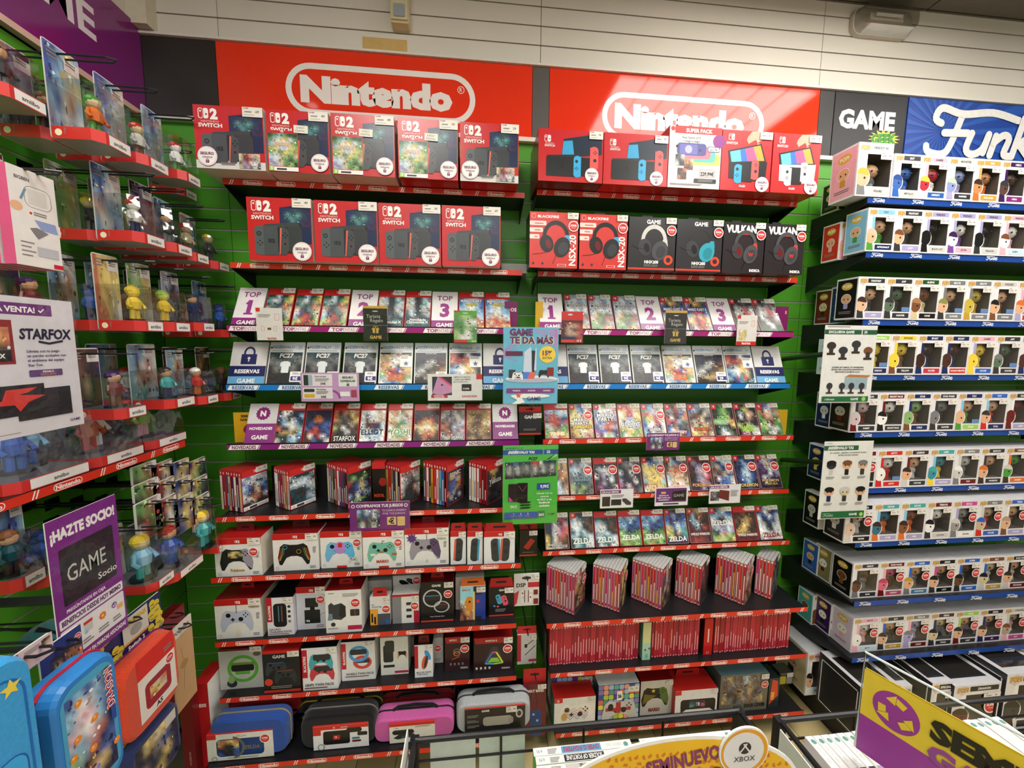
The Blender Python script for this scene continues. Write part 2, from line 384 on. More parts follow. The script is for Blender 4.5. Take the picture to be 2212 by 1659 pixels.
# slat boards: a T-groove between boards shows as a thin pale metal insert
def slats(parent, name, z0, z1, n, edges, mat, axis, pitch, gm='groove', gap=.0065):
    cache = {}
    for a, b in zip(edges, edges[1:]):
        for k in range(n):
            zz = z1 - (k + 1) * pitch
            if zz < z0 - pitch: break
            L = round(b - a, 3)
            if L not in cache:
                m = MB()
                if axis == 'x': m.box(.0012, L - .0012, 0, .012, 0, pitch - gap, 'n')
                else: m.box(-.012, 0, .0012, L - .0012, 0, pitch - gap, 'n')
                g = MB()
                if axis == 'x': g.box(.001, L - .001, .003, .012, -gap, 0, 'g')
                else: g.box(-.012, -.003, .001, L - .001, -gap, 0, 'g')
                cache[L] = (m.mesh(name, mat), g.mesh('groove_insert', gm))
            for me, nm in ((cache[L][0], name), (cache[L][1], 'groove_insert')):
                o = bpy.data.objects.new(nm, me); COL.objects.link(o); o.parent = parent
                o.location = (a, WY, zz + gap) if axis == 'x' else (LX, a, zz + gap)
ex = [LX, -0.93, .27, 1.484, 2.69, 4.5]
slats(wb, 'green_slat', .02, TOPG, 31, ex, 'wall_green', 'x', GP)
material('groove_dark', .6, .2, .05, 8, color=0x6a665f)
slats(wb, 'white_slat', EYE + 1.105, EYE + 1.105 + .0705 * 5, 5, ex, 'wall_white', 'x', .0705, 'groove_dark', .005)
ey = [-1.95, -.75, .45, WY]
slats(wl, 'green_slat', .02, EYE + .79, 31, ey, 'wall_green', 'y', GP)
slats(wl, 'white_slat', EYE + 1.12, EYE + 1.12 + .0705 * 5, 5, ey, 'wall_white', 'y', .0705, 'groove_dark', .005)
m = MB(); m.box(LX, 4.5, WY - .001, WY + .012, EYE + .806, EYE + 1.105, 0x2c2b2c); m.build('sign_backing', 'matte', wb)
m = MB(); m.box(LX, 4.5, WY - .022, WY, EYE + 1.092, EYE + 1.100, 0xd8d2c8); struct(m, 'trim_1', 'card')
m = MB(); m.box(LX, 4.5, WY - .022, WY, EYE + .806, EYE + .822, 0xd8d4ca); struct(m, 'trim_2', 'card')
m = MB(); m.box(LX, LX + .022, -1.9, WY, EYE + .797, EYE + .815, 0xd8b4a4); struct(m, 'trim_3', 'card')
m = MB(); m.box(LX, LX + .065, WY - .05, WY, EYE + 1.104, CEIL, 0xd2c9b2); struct(m, 'trim_4', 'card')
# ceiling fittings
for i, (x, y, sx, sy, wt) in enumerate(LAMPS):
    t = thing('ceiling_light', ['long ceiling light panel above the red logo signs', 'ceiling light panel over the left bay, above the viewer', 'ceiling light panel over the right aisle', 'long ceiling light panel far behind the viewer', 'ceiling light panel at the far back left of the shop', 'ceiling light panel above the blue logo sign'][i], 'light', (x, y, CEIL))
    m = MB()
    for a in ((-sx / 2 - .02, -sx / 2, -sy / 2 - .02, sy / 2 + .02), (sx / 2, sx / 2 + .02, -sy / 2 - .02, sy / 2 + .02), (-sx / 2, sx / 2, -sy / 2 - .02, -sy / 2), (-sx / 2, sx / 2, sy / 2, sy / 2 + .02)):
        m.box(*a, -.02, 0, 0xd8d4cc)
    m.build('frame', 'card', t)
    m = MB(); m.box(-sx / 2, sx / 2, -sy / 2, sy / 2, -.004, 0, 'w')
    em = bpy.data.materials.get('diffuser') or bpy.data.materials.new('diffuser'); em.use_nodes = True
    p = em.node_tree.nodes['Principled BSDF']; p.inputs['Emission Color'].default_value = (1, .95, .87, 1); p.inputs['Emission Strength'].default_value = 6
    m.build('diffuser', em, t)
    m = MB(); n = int(sx / .15)
    for k in range(1, n): m.box(-sx / 2 + k * sx / n - .004, -sx / 2 + k * sx / n + .004, -sy / 2, sy / 2, -.018, -.005, 0xc8c4bc)
    m.build('louvre', 'card', t)
for x, y in DOWN:
    t = thing('downlight', 'small round ceiling downlight near the left wall', 'light', (x, y, CEIL))
    m = MB(); m.lathe([(.03, -.004), (.045, -.01), (.05, 0)], 0xd8d4cc, 20); m.build('bezel', 'card', t)
    m = MB(); m.lathe([(0, -.003), (.03, -.004)], 'w', 16); m.build('lens', em, t)
# alarm sensor, paper patch, emergency light
p0 = at(848, 40, WY); p1 = at(888, 72, WY)
t = thing('motion_sensor', 'cream plastic motion sensor high on white slatted wall', 'sensor', ((p0.x + p1.x) / 2, WY, p1.z))
w = p1.x - p0.x
m = MB(); m.prism(rrect(-w / 2, 0, w / 2, .145, .008), -.045, 0, 0xc9bd96); m.box(-w / 2 + .004, w / 2 - .004, -.052, -.04, .008, .135, 0xcfc49e); m.build('housing', 'plastic', t)
m = MB(); m.prism(rrect(-w * .3, .016, w * .3, .058, .004), -.056, -.05, 0x9aa0a4); m.build('lens', 'gloss', t)
p0 = at(783, 80, WY); p1 = at(880, 118, WY)
m = MB(); m.prism(rrect(0, 0, p1.x - p0.x, p0.z - EYE - 1.10, .004), -.002, 0, 0xcba868)
tag(m.build('paper_patch', 'matte', None, (p0.x, WY, EYE + 1.101)), 'tan rectangular patch on the white wall above left red sign', 'patch')
p0 = at(1836, 30, WY); p1 = at(1956, 85, WY)
t = thing('emergency_light', 'oblong frosted emergency light fixed on the white slatted wall', 'light', ((p0.x + p1.x) / 2, WY, (p0.z + p1.z) / 2))
w, h = p1.x - p0.x, .105
m = MB(); m.prism(rrect(-w / 2, -h / 2, w / 2, h / 2, .035, 6), -.02, 0, 0xb8b2a6); m.build('base', 'plastic', t)
m = MB(); m.box(-w * .28, w * .28, -.036, -.02, -.004, .022, 0xd8d4ca); m.build('reflector', 'card', t)
m = MB(); m.tube([(-w * .22, -.044, .012), (w * .22, -.044, .012)], .006, 'w', 8); m.build('tube', 'card', t)
m = MB()
R0, R1 = rrect(-w / 2 + .004, -h / 2 + .004, w / 2 - .004, h / 2 - .004, .03, 6), rrect(-w / 2 + .016, -h / 2 + .014, w / 2 - .016, h / 2 - .014, .024, 6)
n = len(R0)
for i in range(n): m.face([(R0[(i + 1) % n][0], -.02, R0[(i + 1) % n][1]), (R0[i][0], -.02, R0[i][1]), (R1[i][0], -.062, R1[i][1]), (R1[(i + 1) % n][0], -.062, R1[(i + 1) % n][1])], 'w', True)
m.face([(q[0], -.062, q[1]) for q in R1], 'w'); m.build('cover', 'lens_white', t)

# ---------------------------------------------------------------- fascia signs
def sign(name, label, px0, px1, z0, z1, bg, draw, mat='sign', thick=.012, dy=.013):
    x0 = at(px0, 250, WY).x; x1 = at(px1, 250, WY).x; w, h = x1 - x0, z1 - z0
    t = thing(name, label, 'sign', (x0, WY - dy, EYE + z0))
    m = MB(); m.box(0, w, 0, thick - .001, 0, h, bg); m.build('panel', mat, t)
    a = Art(.00003); a.M = Matrix.Translation((0, -.0004, 0)); draw(a, w, h); a.build('lettering', mat, t)
    return t
RED = 0xe03820
def dN(a, w, h):
    cz = h * .47; cx = w * .505; hh = h * .69
    oval_logo(a, cx, cz, hh, 'Nintendo', 0xeae4dc, True)
    a.ring(cx + hh * 1.62, cz + hh * .19, hh * .062, hh * .075, 0xeae4dc, 16); a.text('R', cx + hh * 1.62, cz + hh * .155, hh * .075, 0xeae4dc, .01)
sign('logo_sign', 'glossy red wall sign with white outlined wordmark above the left bay', 480, 1148, .823, 1.09, RED, dN)
def dN2(a, w, h):
    cz = h * .40; cx = w * .488; hh = h * .69
    oval_logo(a, cx, cz, hh, 'Nintendo', 0xeae4dc, True)
    a.ring(cx + hh * 1.62, cz + hh * .19, hh * .062, hh * .075, 0xeae4dc, 16); a.text('R', cx + hh * 1.62, cz + hh * .155, hh * .075, 0xeae4dc, .01)
sign('logo_sign', 'glossy red wall sign with white outlined wordmark above the right bay', 1185, 1762, .823, 1.09, RED, dN2)
sign('blank_sign', 'plain black wall panel between purple sign and left red sign', 322, 479, .823, 1.09, 0x26221f, lambda a, w, h: None, 'card')
sign('blank_sign', 'narrow grey strip panel between the two red signs', 1149, 1184, .823, 1.09, 0x55534f, lambda a, w, h: None, 'card')
sign('blank_sign', 'narrow black strip panel right of the right red sign', 1763, 1794, .823, 1.09, 0x2a2727, lambda a, w, h: None, 'card')
def dG(a, w, h):
    a.text('GAME', w * .46, h * .47, h * .27, 0xe8e4dc, .04, maxw=w * .92)
    n = 15; pts = []
    for i in range(2 * n):
        r = 1.0 if i % 2 == 0 else .62; t = math.pi * i / n; pts.append((w * .72 + r * w * .23 * math.cos(t), h * .33 + r * h * .14 * math.sin(t)))
    a.poly(pts, 0xdcd23a); a.text('GEEK', w * .72, h * .25, h * .15, 0x1d5a1e, .06, rot=.05, maxw=w * .36); a.text('GEEK', w * .715, h * .255, h * .15, 0x3f9a35, .015, rot=.05, maxw=w * .35)
sign('shop_sign', 'black wall sign with white wordmark and green burst lettering', 1796, 1951, .823, 1.09, 0x1c1b1d, dG, 'card')
FUNKO = [[(.02, .26), (.05, .16), (.16, .14), (.21, .30), (.26, .84)], [(.10, .66), (.05, .74), (.09, .92), (.26, .84), (.50, .90), (.72, .80)], [(.14, .50), (.33, .52)],
         [(.36, .52), (.34, .24), (.40, .16), (.47, .26), (.50, .52)], [(.50, .52), (.48, .20)], [(.56, .50), (.54, .16)], [(.55, .38), (.62, .52), (.67, .46), (.65, .20), (.70, .16)], [(.76, .84), (.72, .16)], [(.73, .34), (.86, .56)], [(.76, .38), (.86, .16)]]
def funko(a, x, z, w, h, col, t):
    for st in FUNKO:
        q = [st[0]] + list(st) + [st[-1]]; P = []; K = 5 if t > .002 and len(st) > 2 else 1
        for i in range(1, len(q) - 2):
            for k in range(K):
                u = k / K; P.append(tuple(.5 * (2 * q[i][j] + (q[i + 1][j] - q[i - 1][j]) * u + (2 * q[i - 1][j] - 5 * q[i][j] + 4 * q[i + 1][j] - q[i + 2][j]) * u * u + (3 * q[i][j] - q[i - 1][j] - 3 * q[i + 1][j] + q[i + 2][j]) * u ** 3) for j in (0, 1)))
        P.append(st[-1]); a.stroke([(x + p[0] * w + p[1] * h * .12, z + p[1] * h) for p in P], t, col)
        if t > .002:
            for e in (P[0], P[-1]): a.ell(x + e[0] * w + e[1] * h * .12, z + e[1] * h, t / 2, t / 2, col, 10)
    a.ring(x + .97 * w, z + .34 * h, h * .12, h * .12 + t, col, 12, sz=1.15)
    for k in range(3): a.line(x + (.93 + .05 * k) * w, z + .62 * h, x + (.92 + .06 * k) * w, z + .80 * h, t * .5, col)
def dF(a, w, h):
    cx, cz = .30 * h * 2.2, h * .5; rd = random.Random(2)
    for i in range(26):
        t = 2 * math.pi * i / 26; u = t + .11; L = 2.4
        p1 = (cx + L * math.cos(t), cz + L * math.sin(t)); p2 = (cx + L * math.cos(u), cz + L * math.sin(u))
        tri = clip([(cx, cz), p1, p2], 0, w, 0, h)
        if len(tri) > 2: a.poly(tri, 0x2553a8)
    funko(a, w * .045, h * .02, h * 2.35, h * .92, 0xe4e2de, h * .12)
def clip(P, x0, x1, z0, z1):
    for ax, lim, sg in ((0, x0, 1), (0, x1, -1), (1, z0, 1), (1, z1, -1)):
        Q = []
        for a, b in zip(P, P[1:] + P[:1]):
            ia, ib = (a[ax] - lim) * sg >= 0, (b[ax] - lim) * sg >= 0
            if ia: Q.append(a)
            if ia != ib:
                t = (lim - a[ax]) / (b[ax] - a[ax]); Q.append((a[0] + (b[0] - a[0]) * t, a[1] + (b[1] - a[1]) * t))
        P = Q
        if not P: break
    return P
sign('logo_sign', 'blue wall sign with sunburst and white script lettering', 1954, 2700, .823, 1.09, 0x163f93, dF, 'card')
# purple fascia on the left wall (letters read along +Y)
t = thing('shop_sign', 'purple wall sign with white capital letters on the left wall', 'sign', (LX + .014, .05, EYE + .82), math.pi / 2)
m = MB(); m.box(-1.2, 1.585, 0, .013, 0, .295, 0x7a2070); m.build('panel', 'gloss', t)
a = Art(.0003); a.text('GAME', 1.408, .122, .094, 0xe4dce2, .02, 'r', maxw=.34); a.build('lettering', 'card', t)

# ================================================================== SHELVES
SH = {}
def strip_art(a, w, hh, kind):
    z0, z1 = .0015, hh - .0015; zc = hh / 2
    if kind == 'N':
        a.rect(0, 0, w, hh, 0xd8331f); x = .02; seq = [('s', .078), ('n', .110), ('n', .080), ('s', .078), ('n', .078), ('s', .078), ('n', .080)]
        i = 0
        while x < w - .03:
            k, dx = seq[i % 7]; i += 1
            if k == 's':
                for q in (0, .007): a.poly([(x + q, z0), (x + q + .003, z0), (x + q + .010, z1), (x + q + .007, z1)], 'w')
            else:
                a.rframe(x - .033, z0 + .0004, x + .033, z1 - .0004, hh * .40, .0017, 0xf6efe8, 3); a.text('Nintendo', x, hh * .27, hh * .47, 0xf6efe8, .03, maxw=.056, sx=1.4)
            x += dx
    elif kind in ('TOP', 'RES', 'NOV'):
        bg = {'TOP': 0x9a1c6e, 'RES': 0x1a7ccc, 'NOV': 0x8a1f7e}[kind]; a.rect(0, 0, w, hh, bg); x = .004
        while x < w - .10:
            a.poly([(x, z0), (x + .098, z0), (x + .107, z1), (x + .009, z1)], 'w'); a.poly([(x + .101, z0), (x + .103, z0), (x + .112, z1), (x + .110, z1)], 'w')
            if kind == 'TOP': a.text('TOP', x + .014, hh * .20, hh * .60, 0x9a1c6e, .03, 'l', sx=1.2); a.text('VENTAS', x + .044, hh * .20, hh * .60, 0xb070a0, -.005, 'l', maxw=.050, sx=1.3)
            elif kind == 'RES': a.text('RESERVAS', x + .054, hh * .19, hh * .62, 0x2a72b4, .03, maxw=.074, sx=1.2)
            else: a.text('NOVEDADES', x + .054, hh * .19, hh * .62, 0x7a1f5e, .03, maxw=.082, sx=1.2)
            x += .170
    elif kind == 'F':
        a.rect(0, 0, w, hh, 0x16469a); x = .042
        while x < w:
            funko(a, x - .02, .002, .046, hh - .004, 0xe8e8ee, hh * .12); x += .165
def shelf(key, label, L, R, Y, kind, hh=.020, x0=None, x1=None, back=WY - .004, lip=.0, drop=.05, wire=False):
    a_, b_ = at(L[0], L[1], Y), at(R[0], R[1], Y)
    X0 = a_.x if x0 is None else x0; X1 = b_.x if x1 is None else x1; z = (a_.z + b_.z) / 2
    t = thing('shelf', label, 'shelf', (X0, Y, z)); w = X1 - X0; d = back - Y
    m = MB(); m.box(0.002, w - .002, .004, d, -.010, 0, 0x1b1a1c); m.build('deck', 'black_metal', t)
    m = MB(); m.box(0, w, 0, .004, -.012, hh - .012 + lip, 0x1b1a1c); m.build('front_lip', 'black_metal', t)
    a = Art(.000012); a.M = Matrix.Translation((0, -.0004, -.011)); strip_art(a, w, hh - .001, kind)
    a.build('label_strip', 'print', t)
    for x in (0, w - .003):
        m = MB(); m.prism([(.004, -.012), (d, -.012 - drop), (d, 0), (.004, 0)], x, x + .003, 'k', 'x'); m.build('side_bracket', 'black_metal', t)
    SH[key] = dict(z=z, Y=Y, X0=X0, X1=X1, o=t)
    return t
HL = 'left bay'; HR = 'right bay'
shelf('L1', 'top black shelf of the left bay with red label strip', (481, 390), (1133, 422), 1.50, 'N')
shelf('L2', 'second black shelf of the left bay with red label strip', (497, 568), (1128, 592), 1.49, 'N')
shelf('L3', 'left bay shelf with purple and white top-sellers strip', (490, 708), (1112, 716), 1.48, 'TOP', .021, lip=.004)
shelf('L4', 'left bay shelf with blue and white reservations strip', (488, 836), (1112, 836), 1.47, 'RES', .021, lip=.004)
shelf('L5', 'left bay shelf with purple and white novelties strip', (490, 965), (1121, 957), 1.456, 'NOV', .021, lip=.004)
shelf('L6', 'left bay shelf carrying turned stacks of red-topped game cases', (466, 1122), (1115, 1100), 1.385, 'N')
shelf('L7', 'left bay shelf of white controller boxes', (456, 1252), (1125, 1222), 1.335, 'N')
shelf('L8', 'left bay shelf below the controller boxes, charging docks on it', (465, 1393), (1115, 1350), 1.335, 'N')
shelf('L9', 'left bay shelf of steering wheel and grip boxes', (475, 1514), (1115, 1463), 1.335, 'N')
shelf('L10', 'lowest left bay shelf holding zipped carry cases', (440, 1665), (1130, 1600), 1.26, 'N')
shelf('R1', 'top black shelf of the right bay with red label strip', (1160, 415), (1722, 440), 1.50, 'N')
shelf('R2', 'right bay shelf under the headset boxes', (1162, 588), (1722, 607), 1.49, 'N')
shelf('R3', 'right bay shelf with purple and white top-sellers strip', (1165, 717), (1714, 722), 1.48, 'TOP', .021, lip=.004)
shelf('R4', 'right bay shelf with blue and white reservations strip', (1165, 834), (1706, 834), 1.475, 'RES', .021, lip=.004)
shelf('R5', 'right bay red-edged shelf just below the reservations shelf', (1173, 952), (1714, 946), 1.455, 'N')
shelf('R6', 'right bay red-edged shelf with three small notices clipped on', (1173, 1076), (1704, 1061), 1.455, 'N')
shelf('R7', 'right bay red-edged shelf just above the tilted case stacks', (1173, 1192), (1705, 1174), 1.44, 'N')
shelf('R8', 'right bay deep shelf with six turned stacks of cases', (1181, 1352), (1745, 1315), 1.318, 'N')
shelf('R9', 'right bay deep shelf packed with red case spines', (1189, 1458), (1742, 1417), 1.318, 'N')
shelf('R10', 'lowest right bay shelf above the wooden floor', (1200, 1590), (1737, 1538), 1.33, 'N')
FS = [((1870, 428), (2212, 452)), ((1870, 549), (2212, 562)), ((1852, 693), (2212, 704)), ((1882, 811), (2212, 820)), ((1848, 935), (2212, 938)), ((1865, 1062), (2212, 1047)), ((1829, 1178), (2212, 1160)), ((1847, 1305), (2212, 1281)), ((1840, 1428), (2212, 1395))]
FN = ['topmost', 'second', 'third', 'fourth', 'fifth', 'sixth', 'seventh', 'eighth', 'lowest']
FY = [1.40, 1.385, 1.37, 1.36, 1.355, 1.345, 1.31, 1.29, 1.275]
for i, ((L, R)) in enumerate(FS):
    shelf('F%d' % (i + 1), FN[i] + ' blue-edged shelf of the boxed figure bay', L, R, FY[i], 'F', .022, x0=1.50, x1=2.75, drop=.10)
t = thing('base_shelf', 'black base shelf under the lowest blue-edged shelf', 'shelf', (1.50, 1.17, .10))
m = MB(); m.box(0, 1.25, 0, .47, -.01, 0, 'k'); m.build('deck', 'black_metal', t)
m = MB(); m.box(0, 1.25, 0, .004, -.1, .01, 'k'); m.build('kick_board', 'black_metal', t)
m = MB(); m.prism([(0, -.1), (.47, -.1), (.47, -.012), (0, -.012)], 0, .003, 'k', 'x'); m.build('side_panel', 'black_metal', t)
# ================================================================== BUILDERS FOR GOODS
def case_mesh(t, w, h, d, shell, clear=False, spine=None):
    m = MB(); m.prism(rrect(-w / 2, 0, w / 2, h, .003, 2), 0, d, shell); m.build('case_shell', 'plastic', t)
def game_case(name, label, x0, x1, Y, z, h, tilt, header, cmap, title=None, seed=1, sticker=False, tag_=True, group=None, rz=0, foot=None, pegi=False, tband=None, th=.011):
    w = x1 - x0
    t = thing(name, label, 'game case', ((x0 + x1) / 2, Y, z), rz, group, tilt)
    case_mesh(t, w, h, th, 0xb02326 if header == 'sw2' else 0x9a6a68)
    b = .0028; a = Art(); a.M = Matrix.Translation((-w / 2, -.0004, 0)); hh = h * .155 if header == 'sw2' else 0
    a.rect(b, b, w - b, h - b, 'R')
    a.map(b, b, w - b, h - b - hh, cmap, .13, seed)
    if header == 'sw2':
        a.rect(b, h - b - hh, w - b, h - b, 0xc72a28); sw_logo(a, w * .47, h - hh * .72, hh * .42, 'w', 'r', True)
    elif header == 'sw':
        a.rect(b, h - b - h * .15, b + w * .21, h - b, 0xd03030); sw_logo(a, b + w * .05, h - b - h * .10, h * .065, 'w', 'r')
    if tband: a.rect(b, h * tband[0], w - b, h * tband[1], tband[2])
    if title:
        for i, (s, zz, hz, c, *r) in enumerate(title):
            o = r[0] if r else None
            if o: a.text(s, w * .5, h * zz, h * hz, o, .07, maxw=w * .86); a.text(s, w * .5, h * zz, h * hz, c, .01, maxw=w * .82)
            else: a.text(s, w * .5, h * zz, h * hz, c, .015, maxw=w * .84)
    if pegi:
        a.rect(b, b, w - b, h * .11, 'w'); a.text('12', w * .13, h * .03, h * .055, 0xe08030, .03); a.rect(w * .24, h * .03, w * .52, h * .085, 'K'); a.rect(w * .56, h * .035, w * .92, h * .08, 'W')
    a.build('cover_sheet', 'print', t)
    if tag_:
        a = Art(); a.M = Matrix.Translation((0, -.0030, 0)); pw, ph = w * .44, h * .135; price(a, 0, 0, pw, ph, seed); a.box(0, pw, .0001, .0004, 0, ph, 'W')
        o = a.build('price_label', 'card', t); o.location = (w / 2 - pw - .001, 0, h - ph + .001)
    if sticker:
        a = Art(); a.M = Matrix.Translation((0, -.0034, 0)); super_sticker(a, 0, 0, w * .19); o = a.build('discount_sticker', 'print', t); o.location = (w * .30, 0, h * .66)
    return t
def card_stand(label, x0, x1, Y, z, h, tilt, draw, cat='card'):
    w = x1 - x0; t = thing('display_card', label, cat, ((x0 + x1) / 2, Y, z), 0, None, tilt)
    m = MB(); m.prism(rrect(-w / 2, 0, w / 2, h, .003, 2), .0005, .009, 0xc8c4c0); m.build('case_shell', 'plastic', t)
    a = Art(); a.M = Matrix.Translation((-w / 2, -.0003, 0)); draw(a, w, h); a.build('printed_insert', 'print', t)
    return t
def row(key, tops, yt, tilt, k, specs, dy=.014, dz=0.0):
    s = SH[key]; Y = s['Y'] + dy; z = s['z'] + dz + .0062; n = len(tops)
    for i, ((a, b), sp) in enumerate(zip(tops, specs)):
        xa, xb = 1022 + (a - 1022) * k, 1022 + (b - 1022) * k
        X0, X1 = xat(xa, Y, z), xat(xb, Y, z); y = yt[0] + (yt[1] - yt[0]) * (a - tops[0][0]) / (tops[-1][0] - tops[0][0])
        h = hat(y, (X0 + X1) / 2, Y, z, tilt)
        sp(X0, X1 - .0015, Y, z, h, tilt, i)
def G(label, header, cmap, title=None, **kw):
    return lambda X0, X1, Y, z, h, tilt, i: game_case('game_case', label, X0, X1, Y, z, h, tilt, header, cmap, title, seed=i + len(label), **kw)
def K(label, draw): return lambda X0, X1, Y, z, h, tilt, i: card_stand(label, X0, X1, Y, z, h, tilt, draw)
def top_card(n):
    def f(a, w, h):
        a.rect(0, 0, w, h, 0xe9e4e4); a.text('TOP', w / 2, h * .76, h * .13, 0x8a3a78, .015); a.text(n, w / 2, h * .33, h * .34, 0x9a3a88, .04)
        if n == '1': a.rect(w * .34, h * .30, w * .66, h * .345, 0x9a3a88); a.line(w * .37, h * .57, w * .49, h * .65, h * .045, 0x9a3a88)
        a.rect(0, 0, w, h * .22, 0x8e2c7c); a.text('GAME', w / 2, h * .055, h * .10, 'w', .02)
    return f
def res_card(a, w, h):
    a.rect(0, 0, w, h, 0xd4d2d0); lock(a, w / 2, h * .62, h * .26, 0x252a5e, 0xd4d2d0)
    a.rect(0, h * .20, w, h * .44, 0x23285c); a.text('RESERVAS', w / 2, h * .275, h * .085, 'w', .03, maxw=w * .78); a.rect(0, 0, w, h * .20, 0x6aa8d4); a.text('GAME', w / 2, h * .05, h * .10, 'w', .02)
def nov_card(a, w, h):
    a.rect(0, 0, w, h, 0xd8d4d6); n = 14; pts = []
    for i in range(2 * n):
        r = w * (.26 if i % 2 == 0 else .22); t = math.pi * i / n; pts.append((w / 2 + r * math.cos(t), h * .75 + r * math.sin(t)))
    a.poly(pts, 0x8a2a74); a.text('N', w / 2, h * .69, h * .13, 'w', .05)
    a.rect(0, 0, w, h * .50, 0x8a3a80); a.text('NOVEDADES', w / 2, h * .35, h * .065, 'w', .03, maxw=w * .82); a.text('GAME', w / 2, h * .12, h * .10, 'w', .025)
def pre(label, day, cmap, title, pr=None, badge=None, excl=False, figure=None):
    def f(X0, X1, Y, z, h, tilt, i):
        def d(a, w, h):
            a.rect(0, 0, w, h, 0xdcdedd); a.text('RESÉRVALO', w * .40, h * .855, h * .065, 0x4a8ab8, .02, maxw=w * .62); a.ell(w * .05, h * .87, w * .03, w * .035, 'K', 8)
            a.rframe(w * .76, h * .83, w * .97, h * .95, .004, .0008, 0x8ab4cc); a.text(day, w * .865, h * .855, h * .07, 0x6aa0c4, .01)
            a.greek(w * .06, h * .79, w * .85, h * .012, 1, i); a.map(w * .03, h * .02, w * .96, h * .76, cmap, .12, i + 3)
            if excl: a.rect(w * .03, h * .72, w * .96, h * .76, 0x2a2f58); a.text('EXCLUSIVA GAME', w * .5, h * .727, h * .022, 'w', .01)
            if figure: figure(a, w, h)
            for s, zz, hz, c in title: a.text(s, w * .5, h * zz, h * hz, c, .03, maxw=w * .66, shear=.15)
            if pr: a.rr(w * .66, h * .07, w * .995, h * .31, .003, 'w'); a.rr(w * .69, h * .10, w * .99, h * .20, .002, 0x3a3a86); a.text(pr, w * .82, h * .115, h * .07, 'w', .03); a.greek(w * .73, h * .27, w * .22, h * .012, 2, i)
            if badge: a.rect(w * .62, h * .42, w * .98, h * .68, 'w'); a.greek(w * .65, h * .65, w * .28, h * .014, 2, i); star(a, w * .80, h * .50, w * .09, 0x606890)
        return card_stand(label, X0, X1, Y, z, h, tilt, d, 'game case')
    return f
def star(a, cx, cz, r, col, n=5, q=.45, rot=math.pi / 2):
    a.poly([(cx + (r if i % 2 == 0 else r * q) * math.cos(rot + math.pi * i / n), cz + (r if i % 2 == 0 else r * q) * math.sin(rot + math.pi * i / n)) for i in range(2 * n)], col)
def player(a, w, h):                           # a standing man in a white shirt and dark trousers
    c = w * .50
    a.poly([(c - w * .11, h * .02), (c - w * .02, h * .02), (c, h * .2), (c + w * .03, h * .02), (c + w * .11, h * .02), (c + w * .10, h * .30), (c - w * .10, h * .30)], 0x2c2f33)
    a.poly([(c - w * .10, h * .28), (c + w * .10, h * .28), (c + w * .11, h * .44), (c + w * .15, h * .42), (c + w * .14, h * .52), (c + w * .05, h * .55), (c - w * .05, h * .55), (c - w * .14, h * .52), (c - w * .15, h * .42), (c - w * .11, h * .44)], 0xdfe6e6)
    a.ell(c, h * .595, w * .04, h * .035, 0x6a4c3c, 10)

# ---------------------------------------------------------------- left bay, printed fronts
splat = 'NTCTNy/tWCTly/KtTRoS/eSTtoe/wbRdte/cNrrNe/lyrRNl/lnNdyl'
xeno = 'eCKTCg/WCKKtC/eWKKCW/gCTKWg/TCKTgC/TKgTKT/TtTTtT/TTTTTT'
mkw = 'bccWcb/bcwlcb/ccyCcb/aCwCcc/cWeWCc/eoreoC/oerror/ereoey'
row('L3', [(503, 565), (568, 629), (632, 691), (692, 751), (754, 813), (814, 873), (874, 931), (932, 989), (990, 1047), (1048, 1104)], (622, 633), .50, 1.0118, [
    K('white display card reading TOP 1 at far left of the left bay', top_card('1')),
    G('red-topped game case partly behind the white memory card pack', 'sw2', splat, [('RAIDERS', .03, .08, 0xd8482c)]),
    G('red-topped colourful game case right of the white memory card pack', 'sw2', splat, [('RAIDERS', .03, .08, 0xd8482c, 0x28181c)]),
    G('red-topped colourful game case just left of TOP 2 card, left bay', 'sw2', splat, [('RAIDERS', .03, .08, 0xd8482c, 0x28181c)]),
    K('white display card reading TOP 2 behind the left black gift card', top_card('2')),
    G('grey-green game case partly hidden by the left black gift card', 'sw2', xeno, [('Chronicles X', .12, .075, 'w')]),
    G('grey-green game case just left of the TOP 3 card, left bay', 'sw2', xeno, [('Xenoblade', .20, .06, 'w'), ('Chronicles X', .13, .07, 'w')]),
    K('white display card reading TOP 3 beside the green gift card', top_card('3')),
    G('blue racing game case partly behind the green gift card', 'sw2', mkw, [('MARIO KART', .72, .07, 'w', 0x3a4c8c), ('WORLD', .64, .05, 'y', 0x5a6c30)]),
    G('blue and orange racing game case at right end of left top-sellers shelf', 'sw2', mkw, [('MARIO KART', .72, .07, 'w', 0x3a4c8c), ('WORLD', .64, .05, 'y', 0x5a6c30)])])
fc = 'TTTgTT/gTTTgg/ggggTg/KggKgK/KgKKgK/KKdKKK/dKKKKd/KKKKKK'
bom = 'eyeoye/YewweP/eowwye/oywKoe/eorbey/lorroe/ceoynl/wcbcew'
swd = 'KPKKKK/KBKKPK/KKgWKS/TgWKSd/gWKKSY/WgKYSd/dKYYSK/kkKKkk'
pre1 = 'rRBwRb/oRrowR/orSoer/TceyoS/cwwyeT/bcwSeT/cbrroT/TBbtTc'
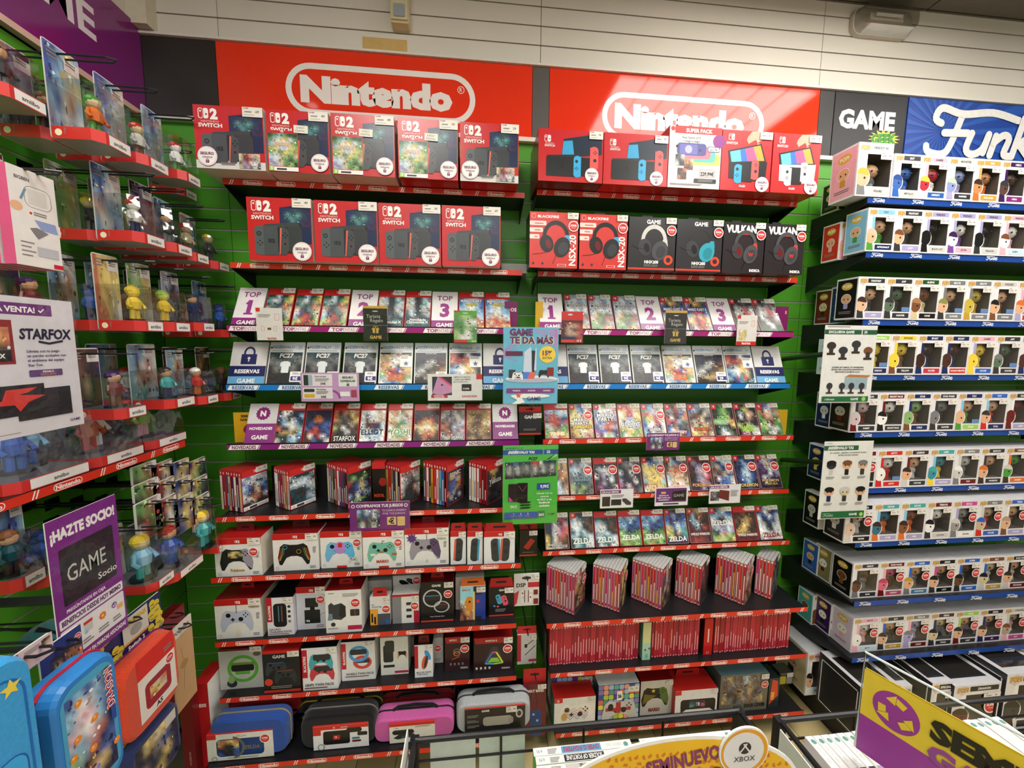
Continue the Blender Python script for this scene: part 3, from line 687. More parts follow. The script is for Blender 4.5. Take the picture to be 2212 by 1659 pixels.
row('L4', [(496, 575), (578, 655), (658, 734), (741, 815), (819, 892), (895, 967), (970, 1042), (1044, 1118)], (739, 742), .36, 1.012, [
    K('grey padlock card reading RESERVAS at left end of left blue-edged shelf', res_card),
    pre('white pre-order case, footballer cover, right of left padlock card', '25', fc, [('FC27', .635, .095, 'w')], '9€', figure=player),
    pre('second footballer pre-order case in left bay, above lilac insurance notice', '25', fc, [('FC27', .635, .095, 'w')], '9€', figure=player),
    pre('third footballer pre-order case in left bay, left of cream bomb cover', '25', fc, [('FC27', .635, .095, 'w')], '9€', figure=player),
    pre('cream and orange pre-order case with star badge, left bay', '28', bom, [('BOMB', .10, .09, 0xe06a28)], None, True, True),
    pre('dark sword cover pre-order case priced 29, left bay', '4', swd, [], '29', None, True),
    pre('orange and blue action cover pre-order case, left bay', '28', pre1, [], None, True),
    K('grey padlock card reading RESERVAS partly behind the blue summer poster', res_card)])
row('L5', [(532, 596), (596, 656), (657, 716), (718, 776), (777, 834), (837, 892), (894, 950), (951, 1006), (1007, 1062), (1064, 1119)], (872, 873), .42, 1.0125, [
    K('white and purple NOVEDADES card at left end of novelties shelf', nov_card),
    G('blue game case with pale moon, right of left NOVEDADES card', 'sw2', 'KwwKBB/bwKkBc/BckwbB/PcwwcT/oPBwYc/SYYYNc/KTKcwb/wKKccK'),
    G('dark blue game case with orange 3D lettering on novelties shelf', 'sw2', 'BBBBBB/BKRRKB/BBooBB/BbBBbb/bBrBbB/drrRBb/RwRrCB/RRbBBw', [('3D', .62, .08, 0xe89030)]),
    G('orange game case titled in white near the lilac notice', 'sw2', 'oRoYeo/oKgKyo/onKSdy/KSKKeS/lKwKSk/SkKwKS/KkKkKk/kkkkkk', [('STARFOX', .05, .12, 'w', 'k')]),
    G('pale game case with large dark serif lettering on novelties shelf', 'sw2', 'wCwwew/wKCweW/WRwwse/CKRRBC/CSRBBC/CwCbCw/wcCCcw/wwCCww', [('ELLIOT', .20, .13, 0x1c2430)]),
    G('cream game case with green lettering on novelties shelf', 'sw2', 'eoenew/weewoe/yewnwi/eonnce/weneey/eewnwe/wennei/weeeow', [('YOSHI', .18, .15, 0x3a9a3a, 'w')]),
    G('dark game case with fiery orange sunset on novelties shelf', 'sw2', 'KKKKKK/BKKKKT/KRoorK/KoyyoK/eywwye/SeyoyS/KSoroK/dKoRKd'),
    G('pale grey game case with crowded figures on novelties shelf', 'sw2', 'gWaWgW/WgdWeg/gKaSWa/KoKgaW/oSKWag/KoKagi/WKogWa/gWKWgW', [('TALES OF ARISE', .06, .07, 'w', 'K')]),
    G('golden brown adventure game case left of right NOVEDADES card', 'sw2', 'YYYYYY/YSSSYY/YYSSYy/YSdSyw/YdSSYY/SYSYYS/dSdYSd/SYSdYS'),
    K('white and purple NOVEDADES card beneath the blue summer poster', nov_card)])
# ---------------------------------------------------------------- right bay, printed fronts
mine = 'caCacC/aCwacC/cgggga/CwCwCw/aySnSg/eSndrS/nldkna/nNnryr'
mk8 = 'myPyBm/aPyonP/bPBKPb/PbbpBb/cyreoc/yoRroy/BoRrRe/PcrRoc'
ftb = 'KKKKKK/KgKgKK/KwWrgW/gwWrrw/KwKRgw/NKwKSg/NNKwKN/NNNKNN'
row('R3', [(1166, 1219), (1223, 1274), (1276, 1327), (1329, 1381), (1382, 1433), (1434, 1486), (1487, 1537), (1538, 1586), (1587, 1637), (1638, 1688)], (635, 647), .50, 1.0125, [
    K('white display card reading TOP 1 behind the red cap gift card', top_card('1')),
    G('block world game case right behind the red gift card', 'sw', mine, [('MINECRAFT', .64, .09, 'K', 'w')]),
    G('block world game case, middle of three alike in right bay', 'sw', mine, [('MINECRAFT', .64, .09, 'K', 'w')]),
    G('block world game case just left of right bay TOP 2 card', 'sw', mine, [('MINECRAFT', .64, .09, 'K', 'w')]),
    K('white TOP 2 card just left of the right black gift card', top_card('2')),
    G('multicoloured racing game case behind the right black gift card', 'sw', mk8, [('MARIO KART 8', .60, .08, 'w', 0x3040a0)]),
    G('multicoloured racing game case left of right bay TOP 3 card', 'sw', mk8, [('MARIO KART 8', .60, .08, 'w', 0x3040a0), ('DELUXE', .53, .05, 0xe04040)]),
    K('white TOP 3 card behind the yellow-figured memory pack, right bay', top_card('3')),
    G('dark football game case behind the white yellow-figured memory pack', 'sw', ftb, [('FC', .88, .07, 'w')]),
    G('dark football game case at right end of right top-sellers shelf', 'sw', ftb, [('FC', .88, .07, 'w')])])
row('R4', [(1152, 1226), (1227, 1293), (1296, 1362), (1365, 1431), (1434, 1499), (1501, 1566), (1567, 1628), (1630, 1691)], (744, 748), .36, 1.012, [
    K('grey padlock card mostly hidden behind right edge of blue summer poster', res_card),
    pre('footballer pre-order case just right of the blue summer poster', '25', fc, [('FC27', .635, .095, 'w')], '9€', figure=player),
    pre('middle of three footballer pre-order cases in the right bay', '25', fc, [('FC27', .635, .095, 'w')], '9€', figure=player),
    pre('third footballer pre-order case in right bay, below black gift card', '25', fc, [('FC27', .635, .095, 'w')], '9€', figure=player),
    pre('cream and orange pre-order case with star badge, right bay', '28', bom, [('BOMB', .10, .09, 0xe06a28)], None, True, True),
    pre('dark sword cover pre-order case priced 29, right bay', '4', swd, [('CHRONICLE', .14, .08, 0xc0a878)], '29', None, True),
    pre('orange and blue action cover pre-order case, right bay', '24', pre1, [('II', .12, .12, 0x30a0b0)], None, True),
    K('grey padlock card reading RESERVAS at right end of right bay', res_card)])
def R(label, h, c, t=None, s=False): return G(label, h, c, t, sticker=s)
row('R5', [(1176, 1229), (1231, 1282), (1284, 1335), (1336, 1387), (1388, 1438), (1439, 1488), (1489, 1539), (1540, 1588), (1590, 1638), (1639, 1687)], (873, 872), .42, 1.0125, [
    R('sports game case with yellow TENNIS lettering, beneath blue poster', 'sw2', 'aCcCww/brrccc/gorrBB/Brrrbr/CerRgn/nwngln/lnoynl/nowroy', [('TENNIS', .10, .09, 'y', 'w')]),
    R('yellow party game case with white and gold lettering and red sticker', 'sw', 'yebbeW/nycbwr/eyweyo/ynyooe/wyeoay/RewyKe/Yyewyi/RYyemY', [('MARIO', .48, .10, 'w', 'K'), ('PARTY', .38, .09, 'w', 'K'), ('JAMBOREE', .28, .10, 'y', 'K')], True),
    R('white party game case with tilted black and white lettering', 'sw', 'wwnYww/cwwwwr/bwwwCa/cawRRa/abcrrR/bCorsa/mbbrBB/iRwlCB', [('MARIO', .60, .12, 'w', 'K'), ('PARTY', .49, .11, 'w', 'K')]),
    R('yellow platform game case with white DELUXE lettering', 'sw', 'yoryyy/yerriy/wyrrey/eybByy/wbwwbS/yywway/gnyynl/nwyllY', [('SUPER', .52, .07, 0x3050b0, 'w'), ('U DELUXE', .32, .13, 'w', 0x506070)]),
    R('white and blue game case above the small purple notice', 'sw', 'bbcaww/nccinw/rrsaww/nyyrwo/blwrrw/bwwaBw/cBwBSw/cbwwww', [('SUPER', .18, .09, 'w', 'K')], True),
    R('red and blue game case right of the small purple notice', 'sw', 'gNSebc/gaSrce/KgRSbo/rwRBeo/rRrcNg/bRgKgK/bwYbKg/CaCrRb', [('ODYSSEY', .10, .08, 'w', 0xb02828)]),
    R('game case with yellow splash and fiery lettering', 'sw', 'Cbacga/bCgKgW/gSKkeg/KRSeKB/geReSg/SeKYeS/wYSeKg/yyYoSe', [('STRIKERS', .18, .09, 0xe86820, 'd')]),
    R('black and green haunted game case with orange numeral 3', 'sw', 'NNnnNK/kKnlNk/KNnlnk/kKKNok/lClCoo/kKNNky/kNCgNk/kgwwgN', [("LUIGI'S", .52, .09, 0x9ad880), ('MANSION 3', .42, .08, 0x9ad880)]),
    R('black haunted game case with green lettering and pink ghost', 'sw', 'NKkYkK/kklYkk/KCkssk/kWKsSK/kkKPKk/lkYlkK/kllkWW/kmikww', [("LUIGI'S", .22, .10, 0xa8d850), ('MANSION', .13, .07, 0xa8d850)]),
    R('green golf game case at right end of its shelf', 'sw', 'NbbCrb/rNwcrn/nrssto/nRssRn/NlRRnl/llwRnn/nlgwwn/nNnwNn', [('GOLF', .05, .08, 'w')])])
row('R6', [(1178, 1228), (1230, 1281), (1283, 1335), (1336, 1386), (1388, 1438), (1439, 1487), (1488, 1537), (1539, 1586), (1587, 1636), (1637, 1684)], (991, 982), .40, 1.0125, [
    R('brown game case half behind the green football poster', 'sw', 'ceesSe/wwmeSy/CmwmSY/edYSoY/SkkSYS/yKCCKS/yaCCgY/YyeCCe', [('GO', .70, .10, 'y', 'r')]),
    R('misty teal landscape game case with dark lettering', 'sw', 'TNTTCC/TcRCCg/cCCgCC/gCTgCC/TTKTTT/gTTTTg/lgKlgK/eNlKNg', [('ARCEUS', .38, .12, 'K', 0x90b0b8)], True),
    R('red-topped grey city game case above the small sale notice', 'sw2', 'TKKTKK/KCCeCK/KgawgK/wKaKCK/KPgKwK/PKaKgK/KmKPKw/RKPKgK', [], True),
    R('dark grey city game case right of its red-topped twin', 'sw', 'KTKKTC/KggWgK/KKgKaK/CKKwKK/KPKgPK/aKPKwK/mKwKPK/KPKmKg', [], True),
    R('blue and yellow game case with round yellow shape', 'sw', 'BBBcCC/yCbbcC/yyyyeC/eyyyyr/eyyyye/cyyyyc/SyYYyl/wyeoeS', [("LET'S GO", .10, .09, 'w', 0xe09030)], True),
    R('cream and brown game case with orange lettering', 'sw', 'dCBBwS/dCcbSS/SeooSd/SsoosS/cssssS/Ceesse/weewwn/CwYowC', [("LET'S GO", .10, .09, 'w', 0xd06a30)], True),
    R('maroon and pink game case with gold lettering', 'sw', 'dRKRkd/KaRRdR/RKaaRk/KRaiiR/ddggir/kKaarK/dPRiaK/KPPaPK', [('POKÉMON', .12, .09, 0xe0b050, 'P')], True),
    R('white and blue game case behind the red sale notice', 'sw', 'CwwCWw/gBBCwC/gebBCC/SSgBwa/gKSeBB/RwbbcW/BKbbbw/wKbbcw', [('POKÉMON', .08, .09, 0xe0b050, 'B')], True),
    R('deep blue game case with pale star burst', 'sw', 'BKBbBB/BbcBbB/KBbCbK/BBccBB/KbCwbB/BbccbK/KBbcBk/BKBbkP', [('POKÉMON', .08, .09, 0xe0c060, 'k')], True),
    R('violet game case with black and gold lettering, right end', 'sw', 'PaePeP/PaeaPP/pPeegP/PpPCaP/PPPwPa/PwaPBP/PkkkkP/PkPPkP', [('POKÉMON', .20, .08, 0xd8c090, 'k'), ('PÚRPURA', .11, .07, 0xc8a850)], True)])
z1 = 'TTKKTT/cCTTSK/CwwTSd/CwCKdS/TCcCTK/cCTtCC/NtNtTC/TCtTwC'; z2 = 'cbcCcb/bcbcBb/ccbBbb/NcKbBN/lnKNnn/nlKlnl/llnlln/nlYnln'
row('R7', [(1177, 1229), (1232, 1283), (1284, 1335), (1336, 1385), (1386, 1436), (1437, 1484), (1486, 1534), (1535, 1585), (1586, 1635), (1636, 1685)], (1108, 1092), .38, 1.0125, [
    R('crowded fighters game case with white lightning split', 'sw', 'cBwrPa/bBwSrB/TPwPRi/BPCimr/NPwimo/yNwSoR/yNwoSN/ywwwKR', [('SUPER', .12, .05, 'k', 'w'), ('SMASH BROS', .05, .07, 'k', 'w')]),
    R('teal and white game case without the wide red header', 'sw', z1, [('ZELDA', .13, .15, 'w')]),
    R('teal and white game case with the wide red header', 'sw2', z1, [('ZELDA', .14, .14, 'w')]),
    R('blue sky and green hill game case, left of two alike', 'sw2', z2, [('ZELDA', .18, .13, 'w')]),
    R('blue sky and green hill game case, right of two alike', 'sw2', z2, [('ZELDA', .18, .13, 'w')]),
    R('teal night game case with yellow swirl', 'sw', 'BbKKbB/bpabBb/bBbBbb/cBbCbc/yybCtt/ylKstt/nyKKPt/PPPPPP', [('ZELDA', .08, .13, 'w')]),
    R('brown game case with pale blue sword stroke', 'sw', 'RSYeSS/RcSoSd/ScRSdd/dcCSdd/RRcdrR/dRdRRd/RRRRRd/RrRrRd', [('HYRULE WARRIORS', .22, .07, 'w')]),
    R('blue cloud and green meadow game case', 'sw', 'BBawBB/bcccbb/CcKRCc/wKdKCw/aCaaCa/NTaaCa/nNeoln/lyllny', [('ZELDA', .48, .14, 'w')]),
    R('dark red game case with golden drawing', 'sw2', 'ddSddd/dSdYSd/SdYYSd/ddyYdd/dYySdd/YyYddR/RRRRRR/RRRRRR', [('HYRULE WARRIORS', .14, .07, 'w')]),
    R('blue and white game case with red lettering, right end', 'sw', 'BBCwBB/BbwBBb/CBbwbC/CKBbKC/CWKkCW/wCKKCw/wWCgWw/CwWWwC', [('ZELDA', .08, .13, 0x9a2028)])])

# ================================================================== CARTONS
def carton(name, label, px0, px1, yt, yb=None, key=None, Y=None, z=None, depth=.09, front='w', top=None, side=None, draw=None, tab=None, pr=None, sup=None, rz=0, mat='print', cat='box', group=None, h=None, tilt=0.0):
    if z is None: z = SH[key]['z']
    if Y is None: Y = atz((px0 + px1) / 2, yb, z).y
    if key and Y < SH[key]['Y'] + .0045:
        if SH[key]['Y'] - Y > .03: z += .0095
        else: Y = SH[key]['Y'] + .006
    X0, X1 = xat(px0, Y, z), xat(px1, Y, z); w = X1 - X0 - .0012; xc = (X0 + X1) / 2
    if h is None: h = hat(yt, xc, Y, z, tilt)
    t = thing(name, label, cat, (xc, Y, z + .0006), rz, group, tilt)
    m = MB(); m.box(-w / 2, w / 2, 0, depth, 0, h, side or front, front, top or front, side or front)
    m.build('carton', mat, t)
    if draw:
        a = Art(); a.M = Matrix.Translation((-w / 2, -.0003, 0)); draw(a, w, h); a.build('front_print', mat, t)
    if tab:
        tw, tz, dy = tab[0] * w, tab[1], depth * tab[3] if len(tab) > 3 else .004
        m = MB(); m.prism([(-tw / 2, 0), (tw / 2, 0), (tw / 2 * .9, tz), (-tw / 2 * .9, tz)], 0, .0015, tab[2]); m.prism(rrect(-tw * .22, tz * .4, tw * .22, tz * .62, tz * .08, 2), -.0004, .0001, 'k')
        m.build('hang_tab', 'card', t, (0, dy, h))
    if pr:
        a = Art(); a.M = Matrix.Translation((0, -.0032, 0)); pw, ph = pr[2] if len(pr) > 2 else .045, pr[3] if len(pr) > 3 else .022
        price(a, 0, 0, pw, ph, int(px0)); a.box(0, pw, .0001, .0004, 0, ph, 'W'); o = a.build('price_label', 'card', t); o.location = (-w / 2 + pr[0] * w - pw, 0, pr[1] * h - ph)
    if sup:
        a = Art(); a.M = Matrix.Translation((0, -.0036, 0)); super_sticker(a, 0, 0, sup[2]); o = a.build('discount_sticker', 'print', t); o.location = (-w / 2 + sup[0] * w, 0, sup[1] * h)
    return t, w, h
CR = 0xc42024
def console2(variant):
    def d(a, w, h):
        if variant == 'kart': a.rect(0, 0, w, h * .13, 0xd8d4d0)
        a.poly([(w * .50, h * .28), (w * .985, h * .28), (w * .985, h * .93), (w * .50, h * .85)], 0x16244a)
        a.map(w * .52, h * .55, w * .97, h * .84, 'BBTTBB/BtTtTB/BTtTBB/BBBBPP', .1, 4)
        sw_logo(a, w * .07, h * .785, h * .165, 'w', CR, True); a.text('NINTENDO', w * .235, h * .73, h * .030, 0xf2c8c0, .0, maxw=w * .30, sx=1.3); a.text('SWITCH', w * .235, h * .655, h * .060, 'w', .03, maxw=w * .34, sx=1.2)
        a.poly([(w * .26, h * .58), (w * .80, h * .62), (w * .83, h * .60), (w * .84, h * .2), (w * .78, h * .12), (w * .3, h * .14)], 0x212325)
        a.poly([(w * .26, h * .58), (w * .80, h * .625), (w * .80, h * .55), (w * .28, h * .53)], 0x3c4042)
        a.rr(w * .60, h * .14, w * .84, h * .56, w * .07, 0x36393c)
        a.rr(w * .10, h * .09, w * .30, h * .55, w * .06, 0x565b5e); a.rect(w * .24, h * .09, w * .46, h * .555, 0x484c50)
        a.ell(w * .17, h * .43, w * .038, w * .038, 0x1c1e20, 12); a.ell(w * .17, h * .43, w * .024, w * .024, 0x4a4e52, 10)
        for dx, dz in ((0, .035), (.035, 0), (0, -.035), (-.035, 0)): a.ell(w * (.18 + dx), h * .28 + dz * w, w * .013, w * .013, 0x1c1e20, 8)
        sw_logo(a, w * .30, h * .29, h * .06, 0x1e2022, 0x3a3d40, True)
        a.poly([(w * .475, h * .11), (w * .50, h * .53), (w * .535, h * .52), (w * .52, h * .11)], 0xd86a58)
        a.poly([(w * .49, h * .10), (w * .53, h * .55), (w * .60, h * .52), (w * .63, h * .45), (w * .63, h * .18), (w * .57, h * .09)], 0x45494d)
        for dx, dz in ((0, .035), (.03, 0), (0, -.035), (-.03, 0)): a.ell(w * (.575 + dx), h * .41 + dz * w, w * .013, w * .013, 0x16181a, 8)
        a.ell(w * .57, h * .27, w * .032, w * .032, 0x8a5048, 12); a.ell(w * .57, h * .27, w * .026, w * .026, 0x25282a, 12)
        if variant == 'kart':
            a.map(w * .62, h * .02, w * .93, h * .26, 'eSrWee/eSRrge/Sarwwg/egaKwK', .12, 3); a.greek(w * .36, h * .09, w * .22, h * .012, 2); seguro(a, w * .17, h * .19, h * .16)
        elif variant == 'game':
            a.rect(0, h * .06, w * .50, h * .665, CR); a.map(w * .02, h * .085, w * .49, h * .62, 'NncnNN/nCyyCn/cywwyn/lyCCyl/nenylY/CCelne/aCenKn/aaenlN', .12, 9, 3)
            a.text('Pokopia', w * .25, h * .42, h * .065, 0x9a7ad0, .05, maxw=w * .38); a.text('Pokopia', w * .25, h * .42, h * .065, 0xf4e070, .0, maxw=w * .37); a.rect(w * .02, h * .01, w * .49, h * .075, 'w'); a.rect(w * .14, h * .025, w * .30, h * .055, 'K'); a.rect(w * .02, h * .01, w * .1, h * .085, 'l')
            a.text('3', w * .06, h * .03, h * .045, 'w', .03); sw_logo(a, w * .22, h * .635, h * .03, 'w', CR, True); seguro(a, w * .84, h * .17, h * .15)
        else: seguro(a, w * .83, h * .16, h * .155)
    return d
cv = ['kart', 'game', 'game', 'game', 'kart']
cl = ['red console box with small kart scene, leftmost on the top left shelf', 'red console box with green game insert, second on the top left shelf', 'red console box with green insert, middle of the top left shelf', 'red console box with green insert, fourth on the top left shelf', 'red console box with small kart scene, right end of top left shelf']
for i, (a_, b_, y) in enumerate([(425, 575, 230), (580, 714, 240), (718, 854, 248), (861, 990, 258), (994, 1120, 267)]):
    t, w, h = carton('console_box', cl[i], a_, b_, y, None, 'L1', 1.425, depth=.19, front=CR, top=CR, side=0xd8cfc8 if i < 3 else 0xb02024, draw=console2(cv[i]), pr=(1.0, 1.0, .062, .030), cat='console box')
    if cv[i] == 'game':
        a = Art(); a.M = Matrix.Translation((0, -.0036, 0)); a.rect(0, 0, .045, .024, 0xe8e4d4); a.text('JUEGO', .021, .014, .006, 'K', -.005); a.text('DIGITAL', .021, .004, .006, 'K', -.005)
        o = a.build('handwritten_note', 'card', t); o.location = (-.012, 0, h * .64); o.rotation_euler.y = .03
for i, (a_, b_, y) in enumerate([(539, 678, 428), (682, 818, 435), (820, 953, 441), (955, 1081, 446)]):
    carton('console_box', 'red console box with grey handheld picture, %s on second left shelf' % nth(i, 4), a_, b_, y, None, 'L2', 1.45, depth=.18, front=CR, top=CR, side=0xd2cac2, draw=console2('plain'), pr=(1.0, 1.0, .062, .030), cat='console box')
m = MB(); m.box(0, .10, 0, .12, 0, .035, 0x8a8884); o = m.build('spacer_block', 'card', None, (xat(1083, 1.51, SH['L2']['z']), 1.51, SH['L2']['z'] + .0006)); tag(o, 'small grey block at right end of the second left shelf', 'block')
def console1(a, w, h):
    a.poly([(w * .35, h * .45), (w * .98, h * .55), (w * .98, h * .97), (w * .38, h * .82)], 0x1c2a3c); a.poly([(w * .36, h * .5), (w * .55, h * .5), (w * .52, h * .80), (w * .38, h * .78)], 0x3aa0d0)
    sw_logo(a, w * .09, h * .75, h * .13, 'w', CR); a.text('NINTENDO', w * .17, h * .71, h * .025, 0xf2c8c0, .0, maxw=w * .2); a.text('SWITCH', w * .17, h * .66, h * .04, 'w', .02, maxw=w * .2)
    a.poly([(w * .13, h * .50), (w * .65, h * .54), (w * .66, h * .48), (w * .13, h * .46)], 0x2a2c2e)
    a.rr(w * .12, h * .10, w * .62, h * .48, .004, 0x1d1f20); sw_logo(a, w * .30, h * .25, h * .12, 0x101112, 0x1d1f20)
    a.rr(w * .58, h * .12, w * .86, h * .48, .004, 0x17181a)
    joy(a, w * .60, h * .30, w * .115, h * .42, 0x3aa8dc, 0x3aa8dc, True); joy(a, w * .86, h * .47, w * .13, h * .46, 0xe05a58, 0xe05a58, False)
    seguro(a, w * .83, h * .15, h * .145)
def oled(white):
    def d(a, w, h):
        sw_logo(a, w * .12, h * .83, h * .11, 'w', CR); a.text('SWITCH', w * .19, h * .765, h * .04, 'w', .02, maxw=w * .22)
        a.poly([(w * .74, h), (w * .84, h), (w * .90, h * .97), (w * .80, h * .87), (w * .72, h * .82), (w * .70, h * .80), (w * .66, h * .86), (w * .55, h * .80), (w * .52, h * .78), (w * .50, h * .82), (w * .48, h * .84), (w * .50, h * .90), (w * .58, h * .99)], 0xd8a48c)
        a.poly([(w * .70, h * .80), (w * .66, h * .73), (w * .70, h * .72), (w * .75, h * .80)], 0xe0b09a)
        a.poly([(w * .12, h * .66), (w * .78, h * .80), (w * .90, h * .50), (w * .16, h * .44)], 0x202224)
        a.poly([(w * .16, h * .64), (w * .76, h * .77), (w * .86, h * .52), (w * .20, h * .47)], 0x3c70c8); a.poly([(w * .16, h * .64), (w * .36, h * .68), (w * .40, h * .49), (w * .20, h * .47)], 0x68c0e0)
        a.poly([(w * .46, h * .70), (w * .62, h * .74), (w * .70, h * .51), (w * .52, h * .50)], 0xe05a8a); a.poly([(w * .62, h * .74), (w * .76, h * .77), (w * .86, h * .52), (w * .72, h * .51)], 0xf0a040)
        b = 0xe8e6e2 if white else 0x18191b
        a.poly([(w * .15, h * .47), (w * .92, h * .50), (w * .90, h * .16), (w * .16, h * .20)], b)
        a.rr(w * .34, h * .15, w * .64, h * .44, .003, 0x1c1d20)
        joy(a, w * .34, h * .28, w * .15, h * .32, b if white else 0x3aa8dc, b if white else 0x3aa8dc, True); joy(a, w * .68, h * .36, w * .15, h * .34, b if white else 0xe05a58, b if white else 0xe05a58, False)
        a.text('OLED', w * .44, h * .06, h * .035, 'w', .02); seguro(a, w * .84, h * .12, h * .13)
    return d
def superpack(a, w, h):
    a.rect(0, 0, w, h, 0xdedbd6); a.rect(w * .10, h * .88, w, h, CR); a.text('SUPER PACK', w * .56, h * .905, h * .06, 'w', .03, maxw=w * .7)
    a.ell(w * .06, h * .95, w * .04, w * .04, 'r', 12); a.text('Pack Switch LITE', w * .42, h * .80, h * .035, 'K', .01, maxw=w * .52); a.text('+ Juego a elegir', w * .42, h * .745, h * .035, 'K', .01, maxw=w * .46)
    a.ell(w * .95, h * .78, w * .12, w * .12, 0x8a2a84, 18)
    for i, c in enumerate((0xd8c060, 0x58b8b0, 0xe07888, 0x4a4a90)):
        x, z = w * (.36 - .09 * i) + w * .06, h * (.38 + .05 * i); a.rr(x, z, x + w * .56, z + h * .20, .012, c)
    a.rr(w * .20, h * .55, w * .54, h * .71, .002, 0x6a68b0); a.ell(w * .37, h * .63, w * .07, w * .07, 0xb0b0dc, 14); a.ell(w * .15, h * .67, w * .025, w * .025, 'k', 8); a.ell(w * .59, h * .62, w * .02, w * .02, 'k', 8)
    a.rr(w * .74, h * .60, w * .96, h * .69, .002, 'B'); a.rr(w * .75, h * .61, w * .95, h * .68, .002, 'w'); a.text('22,17€', w * .85, h * .625, h * .035, 0x23285c, .02, maxw=w * .17)
    for i, (x, z) in enumerate(((.13, .36), (.30, .30), (.18, .14))): a.map(w * x, h * z, w * (x + .17), h * (z + .18), ['Kgw/gKg/wKK', 'Yoe/oSY/dKS', 'dRo/KSd/oKR'][i], .1, i)
    a.rframe(w * .60, h * .19, w * .90, h * .31, .003, .001, 'r'); a.text('229,99€', w * .75, h * .215, h * .06, 'K', .02, maxw=w * .26)
    a.rr(w * .50, h * .09, w * .93, h * .16, .003, 'k'); a.greek(w * .58, h * .135, w * .30, h * .012, 2); a.greek(w * .04, h * .06, w * .85, h * .008, 2, 4)
for nm, lb, a_, b_, y, dr, fr in (('console_box', 'red console box with blue and red controllers, left end of right bay', 1162, 1301, 281, console1, CR), ('console_box', 'red console box with blue and red controllers beside the super pack', 1302, 1440, 290, console1, CR),
        ('console_box', 'white SUPER PACK console box priced 229 on the right bay', 1441, 1553, 274, superpack, 0xdedbd6), ('console_box', 'red console box with a hand lifting a screen above a black dock', 1554, 1661, 283, oled(False), CR),
        ('console_box', 'red console box with a hand lifting a screen above a white dock', 1663, 1765, 290, oled(True), CR)):
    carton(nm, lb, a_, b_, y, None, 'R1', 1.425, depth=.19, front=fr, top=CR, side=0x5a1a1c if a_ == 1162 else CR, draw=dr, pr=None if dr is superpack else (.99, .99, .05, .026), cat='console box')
def headset(bg, cup, band, mode):
    def d(a, w, h):
        if mode == 'red':
            a.text('BLACKFIRE', w * .38, h * .90, h * .045, 'w', .03, sx=1.3, maxw=w * .5); a.rframe(w * .04, h * .89, w * .12, h * .965, .003, .0008, 'w')
            for k in range(3): a.rr(0, h * (.76 - .12 * k), w * (.34 - .07 * k), h * (.84 - .12 * k), .003, 0xe8d8d0); a.rect(w * .1, h * (.79 - .12 * k), w * (.28 - .06 * k), h * (.805 - .12 * k), 'r')
            a.text('NSX-20', w * .955, h * .05, h * .125, 'w', .02, 'l', rot=math.pi / 2, maxw=h * .56)
        elif mode == 'game':
            a.text('GAME', w * .52, h * .88, h * .075, 'w', .03); a.text('NHX200', w * .5, h * .14, h * .055, 'w', .04, maxw=w * .34); a.rect(0, h * .02, w, h * .055, 0xd0402c); a.ring(w * .86, h * .21, w * .05, w * .10, 0xd8482c, 16); a.greek(w * .34, h * .105, w * .32, h * .012, 2)
        else:
            rd = random.Random(3)
            for k in range(9):
                x, z = w * rd.uniform(.0, 1), h * rd.uniform(.2, .75)
                for q in range(3):
                    nx, nz = x + w * rd.uniform(-.14, .14), z + h * rd.uniform(-.1, .1); nx = min(max(nx, 0), w); a.line(x, z, nx, nz, .0008, 0x5a2a2a); x, z = nx, nz
            a.text('VULKAN', w * .42, h * .80, h * .14, 'w', .05, maxw=w * .74); a.rect(w * .42, h * .755, w * .6, h * .772, 'r'); a.text('INDECA', w * .80, h * .035, h * .05, 'w', .04, maxw=w * .26)
        cx, cz = w * .54, h * .47; kk = 0x1d1c1d if mode == 'red' else 0x3c3c40
        a.ring(cx, cz + h * .10, w * .20, w * .275, band, 20, -.15, math.pi + .35, 1.15)
        a.ell(cx - w * .19, cz - h * .03, w * .14, h * .16, kk, 20, .3); a.ell(cx - w * .15, cz - h * .04, w * .06, h * .09, 'R' if mode != 'game' else 'k', 14, .3)
        a.poly([(cx + w * .20, cz + h * .13), (cx + w * .28, cz + h * .13), (cx + w * .30, cz), (cx + w * .1, cz - h * .10), (cx + w * .04, cz - h * .14)], cup)
        cc = cup if mode == 'game' and cup != 'W' else (0x222224 if mode == 'red' else 0x4a4a4e); a.ell(cx + w * .13, cz - h * .09, w * .165, h * .19, cc, 20, -.4); a.ell(cx + w * .15, cz - h * .11, w * .10, h * .12, 0x3a3a3e if cc != cup else 0x2a8898, 16, -.4)
        if mode == 'v': a.text('W', cx + w * .14, cz - h * .13, h * .07, 'r', .04)
        a.stroke([(cx - w * .14, cz - h * .17), (cx - w * .30, cz - h * .21), (cx - w * .48, cz - h * .23)] if mode == 'red' else [(cx - w * .2, cz - h * .06), (cx - w * .36, cz - h * .05), (cx - w * .46, cz)], .0018, 'k')
        a.stroke([(cx + w * .02, cz - h * .22), (cx - w * .06, cz - h * .40)], .0015, 'k')
        if mode == 'red': a.ell(w * .08, h * .08, w * .025, w * .025, 'K', 8); a.ell(w * .27, h * .08, w * .025, w * .025, 'K', 8); a.rr(w * .58, h * .035, w * .76, h * .075, .001, 'w'); a.rr(w * .59, h * .04, w * .75, h * .07, .001, 'r')
    return d
